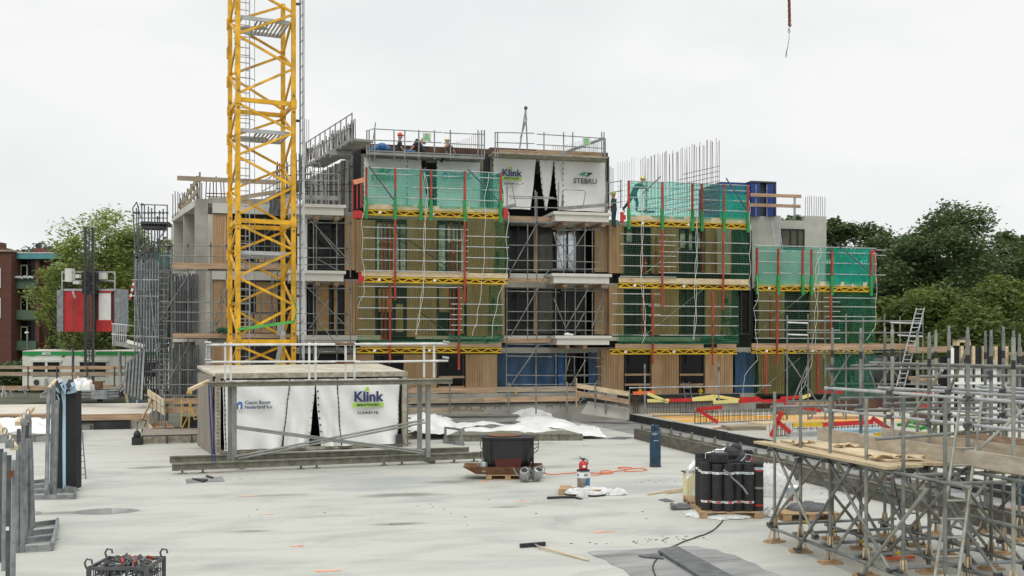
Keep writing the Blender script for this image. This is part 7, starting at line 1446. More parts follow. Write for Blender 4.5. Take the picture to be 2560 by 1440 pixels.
q = F0 + W(.98, .04, 0); q.z = .131; roll(q, .93, 'black roofing roll with pink and grey tapes at the right end', .10, ((.86, 'paper', .05), (.83, 'bright_red', .03), (.46, 'galv', .04), (.10, 'bright_red', .035)))
for j in range(1, 4):
    for i in range(5): q = F0 + W(-.02 + i * .21 + random.uniform(-.01, .01), j * .23, 0); q.z = .131; roll(q, .92 + random.uniform(-.02, .02), 'black roofing roll standing inside the bundle behind the front row', .10, ((.78, 'paper', .045),), group='roofing rolls inside the bundle')
pl = thing('pallet', 'pallet under the rear roofing rolls, hidden by the front bundle', 'pallet', rp + W(0, 1.75, 0)); pallet(pl, rp + W(.05, 1.75, 0), 1.2, .9, rz=-A)
for i, (dx, dy, h, bnd, lb) in enumerate(((-.32, 1.45, .98, 'label_blue', 'rear roofing roll with a blue label at the left'), (-.10, 1.45, .98, 'bright_red', 'rear roofing roll with a pink tape'), (.14, 1.5, 1.0, 'galv', 'rear roofing roll wrapped in grey foil'), (.36, 1.42, .92, 'paper', 'rear roofing roll behind the black bag'), (.66, 1.4, 1.05, 'bright_red', 'rear roofing roll with a red tape at the right'), (.5, 1.7, 1.08, 'galv', 'tallest rear roofing roll'))):
    q = rp + W(dx, dy, 0); q.z = .131; roll(q, h, 'black ' + lb, .105, ((.80, bnd, .06),))
t = thing('tool_case', 'black plastic tool case with handle on top of the front rolls', 'tool case', F0 + W(.22, .1, 1.06)); p = F0 + W(.22, .12, 0); k = MB(); 
k.lathe([(.17, 0), (.20, .02), (.205, .17), (.17, .2), (.05, .205)], p + UP * 1.055, 6); k.build('case', 'rubber', t)
k = MB(); k.tube([p + W(-.17, -.1, 1.10), p + W(-.25, -.1, 1.12), p + W(-.25, -.1, 1.22), p + W(-.17, -.1, 1.25)], .013, 5); k.tube([p + W(-.12, -.1, 1.25), p + W(-.10, -.1, 1.30), p + W(.12, -.1, 1.30), p + W(.16, -.1, 1.25)], .013, 5); k.build('handle', 'rubber', t)
k = MB(); k.box(tuple(p + W(-.09, -.18, 1.257)), tuple(p + W(.1, .05, 1.262))); k.build('top_plate', 'galv', t)
t = thing('waste_bag', 'crumpled black plastic bag on the rear roofing rolls', 'bag', rp + W(.35, 1.2, 1.1)); k = MB()
for (dx, dz, r) in ((.30, 1.12, .2), (.42, 1.02, .22), (.5, .9, .2), (.22, 1.2, .1), (.36, 1.25, .12)): k.ball(rp + W(dx, 1.15, 0) + UP * dz, r, 9, .9)
k.build('bag', 'rubber', t)
k = MB(); p = F0 + W(.78, .05, 1.07); k.tube([p + W(-.14, 0, .02), p + W(-.06, 0, .1), p + W(-.04, 0, .16), p + W(.08, 0, .14), p + W(.05, 0, .01), p + W(-.05, 0, .02)], .011, 5); tag(k.build('wire_bracket', 'galv_light'), 'bent white wire on top of the front rolls', 'wire')
k = MB(); P = [F0 + W(x, -.14 - .01 * i, 0) + UP * z for i, (x, z) in enumerate(((.26, .95), (.36, .88), (.44, .78), (.54, .70), (.64, .60), (.72, .48)))]
for i in range(5): k.bar(P[i], P[i + 1], .035, .006, W(0, -1, 0))
tag(k.build('loose_strap', 'galv'), 'loose grey strap hanging down the front rolls', 'strap')
crumple('white foil bunched around the base of the roofing roll pallet', rp + W(-.1, .35, 0), .72, .5, .10, 'foil_grey', seed=12, rough=.8, pw=.35)
k = MB(); k.bar(rp + W(-.3, -.12, .02), rp + W(.75, .12, .05), .06, .03); tag(k.build('loose_batten', 'timber'), 'thin timber batten lying along the front of the roll pallet', 'batten')
# --- white tent foil, yellow insulation pack, battens and bag left of the rolls
k = MB(); q0, q1, q2, q3 = G(1722, 1212), G(1745, 1190), G(1835, 1180), G(1790, 1215)
def tent(u, v):
    px = 1722 + 125 * u; pr = (165 - 47 * math.sin(min(1, u * 1.05) * PI * .55) ** .8) ; yb = 1232 - 30 * u
    yt = 1000 + pr; Y = 22.6; z = D(px, yt, Y); d = D(px - 10 + 25 * u, yt + (yb - yt) * .55, Y - .2)
    p = z.lerp(d, v * (1 - .55 * u)); return p + Vector((0, .06 * math.sin(u * 20 + v * 5) + .03 * math.sin(v * 19 + u * 7), 0))
k.grid(tent, 36, 16); tag(k.build('plastic_cover', 'foil', smooth=True), 'white translucent plastic cover blown over the left of the roofing rolls', 'plastic cover')
k = MB(); k.grid(lambda u, v: D(1722 + 120 * u, 1164 - 45 * math.sin(min(1, u * 1.05) * PI * .55) ** .8 + 12 * v + 2 * math.sin(u * 30), 22.55 - .2 * v), 30, 4); tag(k.build('plastic_cover', 'tarp', smooth=True), 'thick white fold along the top of the plastic cover', 'plastic cover')
ip = G(1722, 1236); t = thing('insulation_pack', 'upright pack of cream insulation battens under the white cover', 'insulation pack', ip)
for i in range(4): k = MB(); k.box(tuple(ip + Vector((-.10 + i * .062, -.08, 0))), tuple(ip + Vector((-.045 + i * .062, .1, .50 + .0 * i)))); k.build('slab', 'insul', t)
k = MB(); k.box(tuple(ip + Vector((-.14, -.1, .505))), tuple(ip + Vector((.17, .12, .53)))); k.build('cover_board', 'galv_dark', t)
for (lb, a, b) in (('long thin timber batten pointing left from the insulation pack', (1620, 1238), (1712, 1224)), ('short thin timber batten beside the long one', (1664, 1235), (1712, 1230))): k = MB(); k.bar(G(*a) + UP * .02, G(*b) + UP * .03, .04, .03); tag(k.build('loose_batten', 'timber_pale'), lb, 'batten')
t = thing('printed_bag', 'white and blue printed plastic bag leaning against the left of the rolls', 'bag', G(1742, 1244)); q = G(1742, 1244); k = MB(); k.grid(lambda u, v: q + W(-.14 + .3 * u + .14 * v * (1 - u * .3), -.05 + .1 * math.sin(u * 3) + .02 * math.sin(u * 20 + v * 9), 0) + UP * (.46 * v), 12, 12); k.build('bag', 'tarp', t, smooth=True)
k = MB(); k.poly([q + W(-.0, -.09, .22), q + W(.10, -.09, .26), q + W(.20, -.05, .40), q + W(.13, -.05, .42)], (0, -.005, 0)); k.poly([q + W(.02, -.09, .12), q + W(.07, -.09, .13), q + W(.05, -.09, .19)], (0, -.005, 0)); k.build('bag_print', 'label_blue', t)
# --- right of the rolls: sack, bucket, second pallet
crumple('large pale grey crumpled insulation sack right of the rolls', G(1938, 1243) + W(-.02, .45, 0), .62, .45, .62, 'foil_grey', 'insulation_sack', 'sack', seed=21, rough=.5, pw=.45)
crumple('flat white plastic wrap around the paint drum', G(1950, 1292) + W(.1, .2, 0), .50, .3, .16, 'foil_grey', seed=22, rough=1.0)
dp = G(1992, 1282) + W(0, .25, 0); t = thing('paint_drum', 'white plastic paint drum with blue lettering behind the first scaffold post', 'drum', dp); k = MB(); k.lathe([(.13, 0), (.135, .01), (.15, .36), (.16, .365), (.16, .40), (.15, .405)], dp + UP * .1, 20); k.build('body', 'paper', t, smooth=True)
wrap(dp, .152, .40, .46, -1.2, 1.2, 'pale_blue', 'label', t); wrap(dp, .148, .22, .30, -.9, -.3, 'bright_red', 'label', t, 3)
sp = G(2022, 1302) + W(0, .25, 0); pl = thing('pallet', 'wooden pallet with black felt under the scaffold corner', 'pallet', sp); pallet(pl, sp, 1.1, .75, rz=-A + .1, h=.16)
crumple('black roofing felt heap on the pallet under the scaffold corner', sp + W(.1, .08, 0) + UP * .16, .42, .30, .14, 'felt', 'felt_offcut', 'roofing felt', seed=30, rough=.7)
def offcut(label, pts, m='felt', z=.006, th=.006, curl=None):
    k = MB(); P = [G(x, y) for x, y in pts]; k.poly([p + UP * z for p in P], (0, 0, th))
    if curl: (a, b, r) = curl; k.tube([G(*a) + UP * r, G(*b) + UP * r], r, 8)
    return tag(k.build('felt_offcut', m), label, 'roofing felt')
offcut('grey felt sheet with folded corner lying left of the deck centre', [(464, 1198), (556, 1192), (562, 1204), (466, 1209)], 'membrane')
offcut('dark felt flap folded on the grey sheet', [(480, 1200), (520, 1203), (508, 1207)], 'rubber', .02, .03)
offcut('narrow dark felt strip pointing at the grey sheet', [(514, 1193), (530, 1198), (534, 1196), (518, 1191)], 'rubber', .02, .02)
offcut('curled grey felt strip left of the roll pallet', [(1680, 1266), (1700, 1262), (1758, 1269), (1752, 1274), (1684, 1276)], 'felt', .01, .03, ((1680, 1268), (1684, 1276), .05))
offcut('small flat felt scrap above the curled strip', [(1645, 1250), (1665, 1247), (1687, 1254), (1665, 1256)], 'felt')
offcut('little felt scrap in front of the roll pallet', [(1722, 1276), (1745, 1273), (1750, 1278)], 'felt')
offcut('dark curved felt board under the front scaffold', [(2250, 1260), (2262, 1252), (2322, 1262), (2322, 1268), (2300, 1270)], 'felt', .03, .03)
offcut('thin dark felt strip near the far right of the tarpaulin', [(1512, 1098), (1545, 1092), (1590, 1094), (1560, 1099)], 'felt')
offcut('black felt scrap behind the scaffold posts', [(2145, 1240), (2150, 1236), (2176, 1240), (2172, 1243)], 'rubber', .01, .02)
# --- wet patch and membrane, bottom right
k = MB(); k.poly([G(x, y) + UP * .005 for x, y in [(1468, 1380), (1490, 1378), (1550, 1376), (1620, 1372), (1700, 1366), (1745, 1366), (1764, 1372), (1790, 1374), (1812, 1384), (1838, 1388), (1862, 1401), (1890, 1410), (1908, 1424), (1950, 1438), (1990, 1462), (2060, 1500), (1640, 1500), (1612, 1462), (1575, 1440), (1560, 1424), (1528, 1412), (1515, 1400), (1486, 1392)]]); o = k.build('roofing_patch', 'membrane'); o['kind'] = 'structure'; o['label'] = 'grey wet primed patch at the bottom right of the deck'
t = thing('membrane_strip', 'thick grey roofing membrane strip lying on the primed patch', 'roofing membrane', G(1690, 1400)); k = MB(); k.poly([G(x, y) + UP * .010 for x, y in [(1645, 1384), (1690, 1372), (1905, 1490), (1830, 1500)]], (0, 0, .05)); k.build('strip', 'felt', t)
k = MB(); k.poly([G(x, y) + UP * .011 for x, y in [(1596, 1392), (1640, 1388), (1660, 1400), (1610, 1396)]], (0, 0, .02)); k.build('torn_edge', 'felt', t)
flatline('power_cable', 'thin black cable running from the rolls to the bottom edge', [(1815, 1290), (1800, 1312), (1775, 1332), (1740, 1345), (1700, 1360), (1665, 1378), (1642, 1400), (1632, 1420), (1640, 1445), (1650, 1480)], .011, 'rubber', 'cable')
# ================================================================== LEFT: tarpaulin covered forms
flatform('pale steel form at the back of the left tarpaulin heap', (0, 1062), (225, 1058), (215, 1040), (0, 1044), .3, 'form_grey')
flatform('lower pale steel form below the left tarpaulin heap', (60, 1080), (232, 1074), (222, 1060), (70, 1064), .22, 'form_grey')
flatform('front steel form under the left tarpaulin heap', (-30, 1108), (200, 1102), (205, 1080), (-20, 1086), .24, 'form_grey')
drape('white tarpaulin over the left heap, large front fold', [(-40, 1100), (130, 1104), (150, 1062), (-30, 1058)], lambda u, v: .30 * math.sin(PI * (v * .7 + .15)) + .22, seed=31, amp=.14)
drape('white tarpaulin bulging behind the black panels at left', [(120, 1078), (215, 1068), (225, 1045), (120, 1044)], lambda u, v: .45 * math.sin(PI * (u * .8 + .1)) * (.6 + .4 * v) + .1, seed=32, amp=.12)
drape('flat white tarpaulin at the back of the left heap', [(-40, 1056), (140, 1054), (140, 1040), (-40, 1042)], lambda u, v: .42 + .08 * math.sin(u * 12), seed=33)
crumple('white bulk bag on the raised deck right of the black panels', D(205, 978, 47.2), D(208, 978, 47.2).x * 0 + .62, .5, .5, 'tarp', 'bulk_bag', 'bag', seed=40, rough=.8, pw=.3).location.z += 0
t = thing('cable_boxes', 'brown boxes beside the white bulk bag on the raised deck', 'boxes', D(240, 972, 47)); k = MB(); p = D(225, 972, 47); k.box(tuple(p), tuple(p + Vector((.5, .4, .28)))); k.box((p.x + .1, p.y + .05, p.z + .285), (p.x + .6, p.y + .4, p.z + .34)); k.build('box', 'rust', t)
t = thing('aluminium_formwork', 'stacked grey aluminium form girders on the raised deck', 'formwork', D(250, 998, 46)); 
for i in range(6): k = MB(); k.bar(D(196, 996 - i * 3.6, 46.2), D(300, 993 - i * 3.6, 46.2), .3, .055); k.build('girder', 'galv' if i % 2 else 'galv_dark', t)
k = MB(); k.box(tuple(D(228, 998, 45.9)), tuple(D(282, 978, 45.9) + Vector((0, .5, 0)))); k.build('end_block', 'galv', t)
t = thing('stacked_frames', 'pale grey steel frames scattered on the raised deck far left', 'frames', D(60, 985, 46.5))
for (a, b, c2, d) in ((5, 992, 10, 965), (15, 992, 8, 965), (25, 978, 35, 990), (58, 972, 70, 990), (100, 988, 130, 968), (100, 992, 150, 990), (45, 975, 72, 975), (130, 990, 160, 966), (0, 985, 20, 982)): k = MB(); k.bar(D(a, b, 46.4), D(c2, d, 46.6), .06, .08); k.build('frame', 'galv', t)
# ================================================================== LEFT: steel racks
def rack(label, feet, H_, m='galv', npost=3, back=-.35, wpost=.09, tie=True, posts=None):
    """feet: list of (near end px, far end px) of each floor runner"""
    t = thing('storage_rack', label, 'steel rack', G(*feet[0][0])); ends = []
    for (a, b) in feet:
        A_, B_ = G(*a), G(*b); ends.append((A_, B_)); k = MB(); k.bar(A_ + UP * .06, B_ + UP * .06, .04, .09); k.build('foot', m, t)
        for s_i in (() if posts else (0, 1)):
            k = MB(); q = A_ + (B_ - A_) * (.02 + .16 * s_i); k.bar(q, q + UP * H_ + (B_ - A_) * (.02 if s_i == 0 else -.09), .05, .05, W(0, 1, 0)); k.build('upright', m, t)
    for i in range(len(ends) - 1):
        k = MB(); k.bar(ends[i][1] + UP * .07, ends[i + 1][1] + UP * .07, .05, .12); k.build('end_bar', m, t)
        for z in (() if posts else (.9, H_ * .8)):
            k = MB(); k.bar(ends[i][0] + UP * z, ends[i + 1][0] + UP * z, .05, .06); k.build('tie', m, t)
    for (x, yb, yt) in (posts or ()):
        a = G(x - 3, yb); Y_ = EYE * F / (yb - H); k = MB(); k.bar(a, D(x + 3, yt, Y_), .065, .065, W(0, 1, 0)); k.build('upright', m, t)
    return t
rack('front grey steel rack with low feet at the left edge', [((42, 1382), (130, 1377)), ((48, 1362), (136, 1352)), ((66, 1342), (140, 1334)), ((70, 1322), (144, 1312))], 1.72)
rack('second grey steel rack holding the black panels', [((70, 1250), (187, 1248)), ((72, 1236), (188, 1232)), ((74, 1224), (118, 1221)), ((75, 1212), (112, 1208))], 2.05, posts=((119, 1246, 968), (131, 1243, 962), (140, 1238, 1000)))
t = thing('rack_timber', 'pale timber runners along the top of the front steel rack', 'timber', G(40, 1360)); 
for (a, b, c2, d, Y0, Y1) in ((45, 1068, 80, 1028, 17.8, 21), (-6, 1070, 36, 1130, 20, 15.4)): k = MB(); k.bar(D(a, b, Y0) + UP * .06, D(c2, d, Y1) + UP * .06, .10, .07); k.build('runner', 'timber_pale', t)
# close uprights at the picture edge (near rack)
t = thing('storage_rack', 'nearest grey steel rack, tall posts cut by the left edge of the picture', 'steel rack', D(20, 1500, 13.2))
for i, (x, yt, Y) in enumerate(((3, 1122, 15.8), (12, 1130, 15.2), (23, 1138, 14.6), (36, 1150, 14.0), (47, 1072, 17.6), (58, 1062, 18.0), (68, 1055, 18.6), (75, 1050, 19), (-12, 1150, 13.5))):
    p = D(x, yt, Y); k = MB(); k.bar(Vector((p.x, p.y, 0)) + W(-.02, 0, 0), p, .046, .05, W(0, 1, 0)); k.build('upright', 'galv' if i % 2 else 'galv_dark', t)
for x, y, Y in ((12, 1078, 15.2), (24, 1092, 14.4), (60, 1040, 17.8), (70, 1030, 18.8)):
    p = D(x, y, Y); k = MB(); k.tube([p + W(.035 * math.cos(a), 0, .05 * math.sin(a)) for a in [i * PI / 4 for i in range(8)]], .011, 5, closed=True); k.box(tuple(p + Vector((-.05, -.04, -.16))), tuple(p + Vector((.05, .04, -.05)))); k.build('lifting_eye', 'galv', t)
k = MB(); p = D(31, 1184, 13.95); k.box(tuple(p + Vector((-.05, -.06, -.05))), tuple(p + Vector((.03, -.045, .05)))); k.build('rust_plate', 'rust', t)
for x, y, Y in ((43, 1184, 17.3), (21, 1320, 14.4)): k = MB(); p = D(x, y, Y); k.box(tuple(p + Vector((-.02, -.06, -.025))), tuple(p + Vector((.02, -.05, .025)))); k.build('tag_plate', 'paper', t)
flatline('white_cable', 'white strap hanging down beside the nearest steel rack', [(10, 1300), (14, 1240)], .01, 'rope', 'strap')
# black panels bundle with blue foil
bpn = thing('panel_bundle', 'two tall black panels wrapped with pale blue foil standing in the rack', 'panel bundle', G(165, 1228))
YP = EYE * F / (1228 - H)
def BB(x, y, dy=0): return D(x, y, YP + dy)
k = MB(); k.poly([BB(137, 1226), BB(164, 1226), BB(163, 974), BB(137, 974)][::-1], W(0, .28, 0)); k.build('panel', 'black_form', bpn)
k = MB(); k.poly([BB(165, 1227), BB(191, 1222), BB(191, 978), BB(164, 978)][::-1], W(0, .28, 0)); k.build('panel', 'black_form', bpn)
k = MB(); k.poly([BB(157, 1222, -.03), BB(164, 1222, -.03), BB(164, 970, -.03), BB(150, 968, -.03), BB(157, 1010, -.03), BB(156, 1110, -.03)][::-1], W(0, .02, 0)); k.build('blue_foil', 'pale_blue', bpn)
k = MB(); k.poly([BB(141, 985, -.03), BB(144, 985, -.03), BB(149, 1000, -.03), BB(148, 1006, -.03)][::-1], W(0, .02, 0)); k.build('foil_crease', 'pale_blue', bpn)
def flap(pts, m):
    k = MB(); k.poly([BB(x, y, dy) for x, y, dy in pts], W(0, .01, 0)); k.build('foil_flap', m, bpn)
for pts, m in ((((135, 965, -.1), (142, 950, 0), (158, 955, .1), (160, 968, -.12), (150, 982, -.2)), 'black_form'), (((150, 962, -.15), (160, 952, .1), (168, 958, 0), (163, 985, -.2), (157, 975, -.2)), 'pale_blue'), (((164, 962, -.1), (172, 948, .1), (184, 950, .1), (186, 966, -.1), (172, 980, -.2)), 'black_form'), (((165, 985, -.1), (176, 968, -.2), (186, 962, -.1), (192, 980, .0), (178, 984, -.1)), 'pale_blue'), (((140, 947, .1), (152, 945, .1), (157, 953, -.1), (148, 958, -.1)), 'galv_light'), (((176, 957, -.15), (186, 955, -.1), (190, 964, -.1), (180, 968, -.2)), 'pale_blue'), (((134, 968, -.1), (144, 970, -.2), (150, 984, -.2), (143, 980, -.1)), 'pale_blue')): flap(pts, m)
t = thing('ladder', 'narrow grey ladder leaning behind the black panels', 'ladder', G(200, 1196)); ladder(t, G(203, 1198), D(195, 1088, 27.2), .22, 7, 'galv_dark', .015)
t = thing('timber_pack', 'pale timber squares on top of the second steel rack', 'timber', D(125, 972, 23.5)); k = MB(); k.bar(D(122, 972, 23.0), D(140, 950, 26), .08, .06); k.build('runner', 'timber_pale', t)
# crate of clamps
cp = G(318, 1492); cp = W((318 - 1280) / F * 13.4, 13.4, 0); t = thing('clamp_crate', 'grey steel stacking crate full of red and dark scaffold clamps', 'crate', cp)
def CR(x, y, z): return cp + W(x, y, 0).xyz + UP * z
hw, hd, hz_ = .37, .33, .50
k = MB(); k.poly([CR(-hw, -hd, .08), CR(hw, -hd, .08), CR(hw, hd, .08), CR(-hw, hd, .08)], (0, 0, .03)); k.build('floor_plate', 'galv_dark', t)
for (a, b) in (((-hw, -hd), (hw, -hd)), ((hw, -hd), (hw, hd)), ((hw, hd), (-hw, hd)), ((-hw, hd), (-hw, -hd))):
    k = MB(); k.bar(CR(*a, hz_), CR(*b, hz_), .035, .04); k.bar(CR(*a, .1), CR(*b, .1), .035, .05)
    for i in range(1, 9): p, q = CR(*a, .12).lerp(CR(*b, .12), i / 9), CR(*a, hz_).lerp(CR(*b, hz_), i / 9); k.bar(p, q, .012, .012)
    for z in (.22, .36): k.bar(CR(*a, z), CR(*b, z), .012, .012)
    k.build('side', 'galv_dark', t)
for (x, y) in ((-hw, -hd), (hw, -hd), (hw, hd), (-hw, hd)):
    k = MB(); k.bar(CR(x, y, 0), CR(x, y, hz_ + .02), .05, .05); s1 = 1; k.tube([CR(x - .03, y, hz_), CR(x - .05, y, hz_ + .07), CR(x - .02, y, hz_ + .12), CR(x + .04, y, hz_ + .11), CR(x + .045, y, hz_ + .06)], .014, 5); k.build('corner_post', 'galv_dark', t)
cm = {}
for key, m in (('dark', 'galv_dark'), ('red', 'red'), ('grey', 'galv')):
    mb = MB(); mb.tube([(.045 * math.cos(a), 0, .045 * math.sin(a)) for a in [i * PI * 1.5 / 8 for i in range(9)]], .010, 5); mb.box((-.05, -.015, -.06), (-.02, .015, .05)); mb.tube([(-.05, 0, .05), (.03, 0, .07)], .009, 5)
    me = bpy.data.meshes.new('clamp'); me.from_pydata(mb.v, [], mb.f); me.materials.append(MT[m]); cm[key] = me
for i in range(150):
    key = 'red' if i % 6 == 0 else random.choice(('dark', 'grey', 'dark')); o = bpy.data.objects.new('clamp', cm[key]); C.objects.link(o); lx, ly = random.uniform(-.3, .3), random.uniform(-.27, .27)
    o.location = CR(lx, ly, .36 + random.uniform(0, .14) + .05 * math.cos(lx * 5)); o.rotation_euler = [random.uniform(0, 6.3) for _ in range(3)]
    tag(o, 'scaffold clamp lying in the steel crate', 'clamp', 'scaffold clamps in the steel crate')
# ================================================================== FRONT SCAFFOLD (right)
fs_ = thing('scaffold', 'large grey tube scaffold with plank deck in the right foreground', 'scaffold', Vector((9.5, 14.2, 0)))
RS = [8.38, 9.45, 10.5, 11.5, 12.5]; TT = [15.92, 15.05, 14.17, 13.25, 12.35, 11.45]
for i, s in enumerate(RS):
    top = 2.62 if i == 0 else 3.55
    for j, tt in enumerate(TT):
        jx = random.uniform(-.03, .03) + (.012 * j if i == 0 else 0); tp = top + random.uniform(-.06, .06) - (.0 if i == 0 else .04 * (j % 2))
        if i == 3 and j > 3: continue
        if i == 4 and j > 1: continue
        m = 'tube_worn' if (i + j) % 3 == 0 else 'tube'
        cyl('standard', m, (s + jx, tt, .05), (s + jx, tt, tp), .026, fs_, 10)
        if i > 0: cyl('spigot', 'galv', (s + jx, tt, tp), (s + jx, tt, tp + .09), .019, fs_, 8); cyl('band', 'rubber', (s + jx, tt, tp - .42), (s + jx, tt, tp - .30), .0275, fs_, 10)
        rz = random.uniform(-.4, .4); k = MB(); k.box((s + jx - .17, tt - .1, .0), (s + jx + .17, tt + .1, .03), rz); k.box((s + jx - .16, tt - .04, .031), (s + jx + .12, tt + .07, .055), rz + .3); k.build('sole_board', 'pallet_wood', fs_)
        k = MB()
        for q in range(3): a = q * 2.1 + j; k.tube([(s + jx + .03 * math.cos(a), tt + .03 * math.sin(a), .42), (s + jx + .05 * math.cos(a), tt + .05 * math.sin(a), .25), (s + jx + .10 * math.cos(a + .3), tt + .10 * math.sin(a + .3), .06)], .02, 4, .012)
        k.build('rag_tie', 'rag', fs_)
def vcoup(p):
    k = MB(); p = Vector(p); k.box(tuple(p - Vector((.04, .05, .035))), tuple(p + Vector((.04, .05, .035))), random.uniform(-.3, .3)); k.tube([p + Vector((-.03, -.06, -.03)), p + Vector((.05, -.075, .02))], .010, 5); k.tube([p + Vector((.02, -.05, .05)), p + Vector((-.05, -.08, .03))], .010, 5); k.build('coupler', 'galv_dark', fs_)
for i, s in enumerate(RS):
    y1, y0 = TT[0] + .12, TT[-1] - .6
    zz = [.24, 1.62] + ([] if i == 0 else [2.24, 2.62])
    for z in zz:
        cyl('ledger', 'galv_light' if z > 2 else 'tube', (s - .05, y1, z), (s - .05 + (.12 if z > 2 else 0), y0, z + random.uniform(-.02, .02)), .025, fs_, 10)
        for tt in TT[::(1 if z < 2 else 2)]: vcoup((s - .02, tt, z))
for j, tt in enumerate(TT):
    for z in (.30, 1.57): cyl('transom', 'galv' if z < 1 else 'tube', (RS[0] - .12, tt + .06, z), (RS[2] + .25, tt + .06, z), .025, fs_, 10)
    cyl('tape_mark', 'beam_yellow', (RS[0] + .55, tt + .06, .30), (RS[0] + .63, tt + .06, .30), .0262, fs_, 10)
cyl('guard_tube', 'galv', (RS[0] - .05, TT[0] + .05, 2.31), (RS[1] + .55, TT[0] + .05, 2.31), .025, fs_, 10)
cyl('guard_tube', 'tube', (RS[1] + .4, TT[0] + .4, 2.42), (RS[2] + .9, TT[0] + .4, 2.42), .025, fs_, 10)
cyl('guard_tube', 'tube', (RS[0] - .35, TT[4] + .05, 2.08), (RS[2] + .1, TT[4] + .25, 2.16), .025, fs_, 10)
cyl('guard_tube', 'tube', (RS[2] - .6, TT[1], 2.6), (RS[3] + .8, TT[1], 2.6), .025, fs_, 10); cyl('guard_tube', 'tube', (RS[1] + .5, TT[0] + .2, 3.0), (RS[3] + .1, TT[0] + .2, 3.02), .025, fs_, 10)
for (s, ta, tb, z) in ((9.43, 16.1, 11.0, 1.0), (10.48, 16.1, 11.0, .9), (11.48, 16.1, 11.2, 1.0), (12.5, 16.6, 12.0, 2.5), (12.5, 16.6, 12.0, 1.6), (11.5, 16.3, 11.0, 3.0), (10.5, 16.4, 11.0, 3.05)): cyl('ledger', 'tube', (s, ta, z), (s, tb, z), .025, fs_, 10)
for (tt, z) in ((15.9, 2.95), (15.02, 2.3), (14.2, 2.45), (13.3, 2.2), (13.3, 2.9), (12.4, 2.6)): cyl('transom', 'tube', (9.3, tt - .05, z), (12.0, tt - .05, z), .025, fs_, 10)
for (s, tt, z) in ((9.45, 15.05, 2.3), (10.5, 15.05, 2.3), (9.45, 14.17, 2.45), (10.5, 13.25, 2.9), (11.5, 14.17, 2.45), (9.45, 15.92, 2.95), (10.5, 12.35, 2.6), (9.45, 13.25, 2.2), (11.5, 15.05, 2.3)): cyl('sleeve', 'galv_dark', (s, tt, z - .05), (s, tt, z + .08), .045, fs_, 8)
for (sa_, ta, za, sb_, tb, zb) in ((9.5, 14.3, 1.7, 9.5, 13.0, 3.0), (10.6, 14.9, 1.7, 10.6, 13.9, 3.3), (11.5, 13.4, 1.7, 11.5, 14.5, 3.2), (9.5, 12.4, 1.8, 10.6, 12.4, 2.6)): cyl('brace', 'tube_worn', (sa_, ta, za), (sb_, tb, zb), .025, fs_, 10)
for (s, ta, za, tb, zb) in ((8.32, 15.85, 1.62, 14.5, .35), (8.30, 15.0, 1.5, 15.95, .3), (8.32, 14.1, 1.6, 12.5, .25), (8.28, 15.0, .05, 13.4, 1.6), (8.30, 13.2, .02, 11.6, 1.55), (9.4, 15.9, 1.6, 14.3, .25), (9.38, 14.2, .1, 12.4, 1.6), (9.4, 13.3, 1.55, 11.7, .3), (10.45, 15.9, .2, 14.2, 1.6), (10.44, 14.2, 1.5, 12.4, .2), (11.45, 15.9, 1.6, 14.2, .2), (11.44, 14.9, .1, 13.3, 1.55), (9.42, 15.9, .2, 14.4, 1.5)): cyl('brace', random.choice(('tube', 'tube_worn')), (s, ta, za), (s, tb, zb), .025, fs_, 10); vcoup((s, ta, za)); vcoup((s, tb, zb))
for (tt, sa_, za, sb_, zb) in ((15.98, 8.3, .3, 9.5, 1.6), (15.1, 8.4, 1.6, 9.6, .2), (14.2, 8.5, .2, 9.5, 1.5), (13.3, 9.4, 1.6, 10.6, .2), (12.4, 8.5, 1.5, 9.6, .3), (13.3, 8.5, 1.6, 9.5, .1), (15.98, 10.4, 1.6, 11.6, .3), (14.2, 10.4, .3, 11.6, 1.6), (12.3, 10.4, .3, 11.6, 1.6)): cyl('brace', random.choice(('tube', 'tube_worn')), (sa_, tt, za), (sb_, tt, zb), .025, fs_, 10)
for i in range(5):
    x0 = 8.17 + i * .235; k = MB(); sg = random.uniform(-.02, .02); k.box((x0, 12.45 + i * .05 + random.uniform(-.1, .1), 1.655 + .045 * (i in (0,)) * 0 + sg * .3), (x0 + .225, 16.3 - .06 * i, 1.695 + sg * .3)); k.build('deck_plank', 'plank', fs_)
for i in range(3): x0 = 8.55 + i * .2; k = MB(); k.box((x0, 12.9 + i * .2, 1.70), (x0 + .2, 16.1 - i * .3, 1.728), .01 * (i - 1)); k.build('loose_plank', 'timber_pale', fs_)
for i in range(4): x0 = 9.5 + i * .235; k = MB(); k.box((x0, 11.2, 1.655), (x0 + .225, 14.9 - i * .05, 1.695)); k.build('deck_plank', 'plank', fs_)
k = MB(); k.box((9.34, 10.5, 1.70), (9.38, 16.2, 1.92)); k.build('toe_board', 'toe_pale', fs_); k = MB(); k.box((10.40, 10.2, 1.70), (10.44, 15.9, 1.92)); k.build('toe_board', 'toe_pale', fs_); k = MB(); k.box((11.42, 12.0, 1.70), (11.46, 15.3, 1.9)); k.build('toe_board', 'timber', fs_)
t = thing('cloth_strip', 'beige cloth scraps lying on the scaffold planks', 'cloth', Vector((8.9, 14.2, 1.73)))
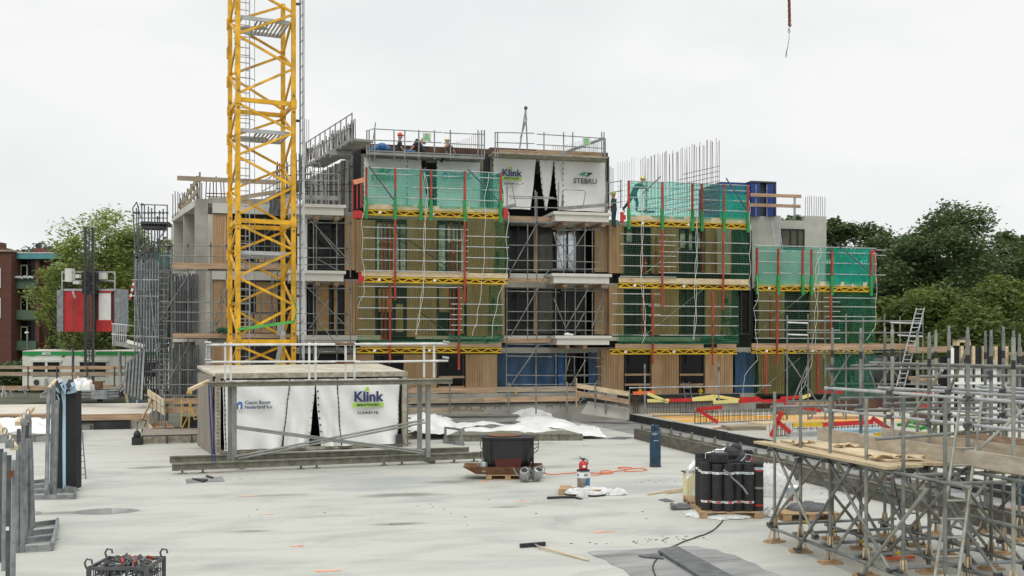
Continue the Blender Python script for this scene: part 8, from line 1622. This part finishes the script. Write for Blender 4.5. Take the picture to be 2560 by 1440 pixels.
for i, (x, y) in enumerate(((8.6, 15.4), (8.95, 14.7), (8.6, 13.1), (8.95, 12.95))):
    k = MB(); k.grid(lambda u, v: Vector((x + .35 * (u - .5) + .03 * math.sin(u * 13), y + .22 * (v - .5) * (1 + .5 * math.sin(u * 7 + i)), 1.735 + .05 * abs(math.sin(u * 6 + v * 4 + i)))), 14, 8); k.build('scrap', 'rag', t, smooth=True)
t = thing('green_tag', 'green and red inspection tag hanging on a scaffold post', 'tag', D(2200, 1225, 17)); k = MB(); a, b = D(2191, 1228, 17.2), D(2209, 1211, 17.2); k.poly([D(2192, 1226, 17.2), D(2208, 1228, 17.2), D(2210, 1211, 17.2), D(2193, 1209, 17.2)][::-1], (0, .015, 0)); k.build('card', 'lime', t)
k = MB(); k.poly([D(2194, 1209, 17.2), D(2208, 1211, 17.2), D(2205, 1205, 17.2), D(2196, 1205, 17.2)][::-1], (0, .015, 0)); k.build('clip', 'bright_red', t); k = MB(); k.bar(D(2197, 1221, 17.18), D(2205, 1217, 17.18), .012, .02); k.build('check_mark', 'paper', t)
t = thing('ladder', 'grey ladder leaning up through the front scaffold', 'ladder', D(2365, 1470, 13.1)); ladder(t, D(2362, 1475, 13.0), D(2430, 985, 14.6), .30, 11, 'tube_worn', .022, side=W(1, 0, 0))
t = thing('step_ladder', 'dark folding step ladder standing under the front scaffold', 'step ladder', D(2270, 1365, 17.2)); ladder(t, D(2290, 1365, 17.0), D(2252, 1185, 17.4), .28, 6, 'galv_dark', .018, side=W(1, 0, 0))
t = thing('step_ladder', 'dark ladder section behind the scaffold at the right', 'step ladder', D(2470, 1320, 18.6)); ladder(t, D(2478, 1322, 18.4), D(2452, 1225, 18.8), .10, 4, 'galv_dark', .016, side=W(1, 0, 0))
k = MB(); k.bar(G(2215, 1403) + UP * .05, G(2285, 1400) + UP * .05, .08, .04); tag(k.build('sprayed_board', 'orange'), 'timber scrap sprayed orange on the deck under the scaffold', 'timber')
k = MB(); k.box(tuple(D(2195, 1228, 23.5)), tuple(D(2232, 1195, 23.5) + Vector((0, .3, 0)))); tag(k.build('timber_block', 'brown_form'), 'short brown timber beam end behind the green inspection tag', 'timber')
k = MB(); k.poly([G(2265, 1222), G(2340, 1240), G(2345, 1218), G(2290, 1205)], (0, 0, .25)); tag(k.build('rusty_form', 'form_dirty'), 'pale rust stained steel form behind the scaffold', 'formwork')
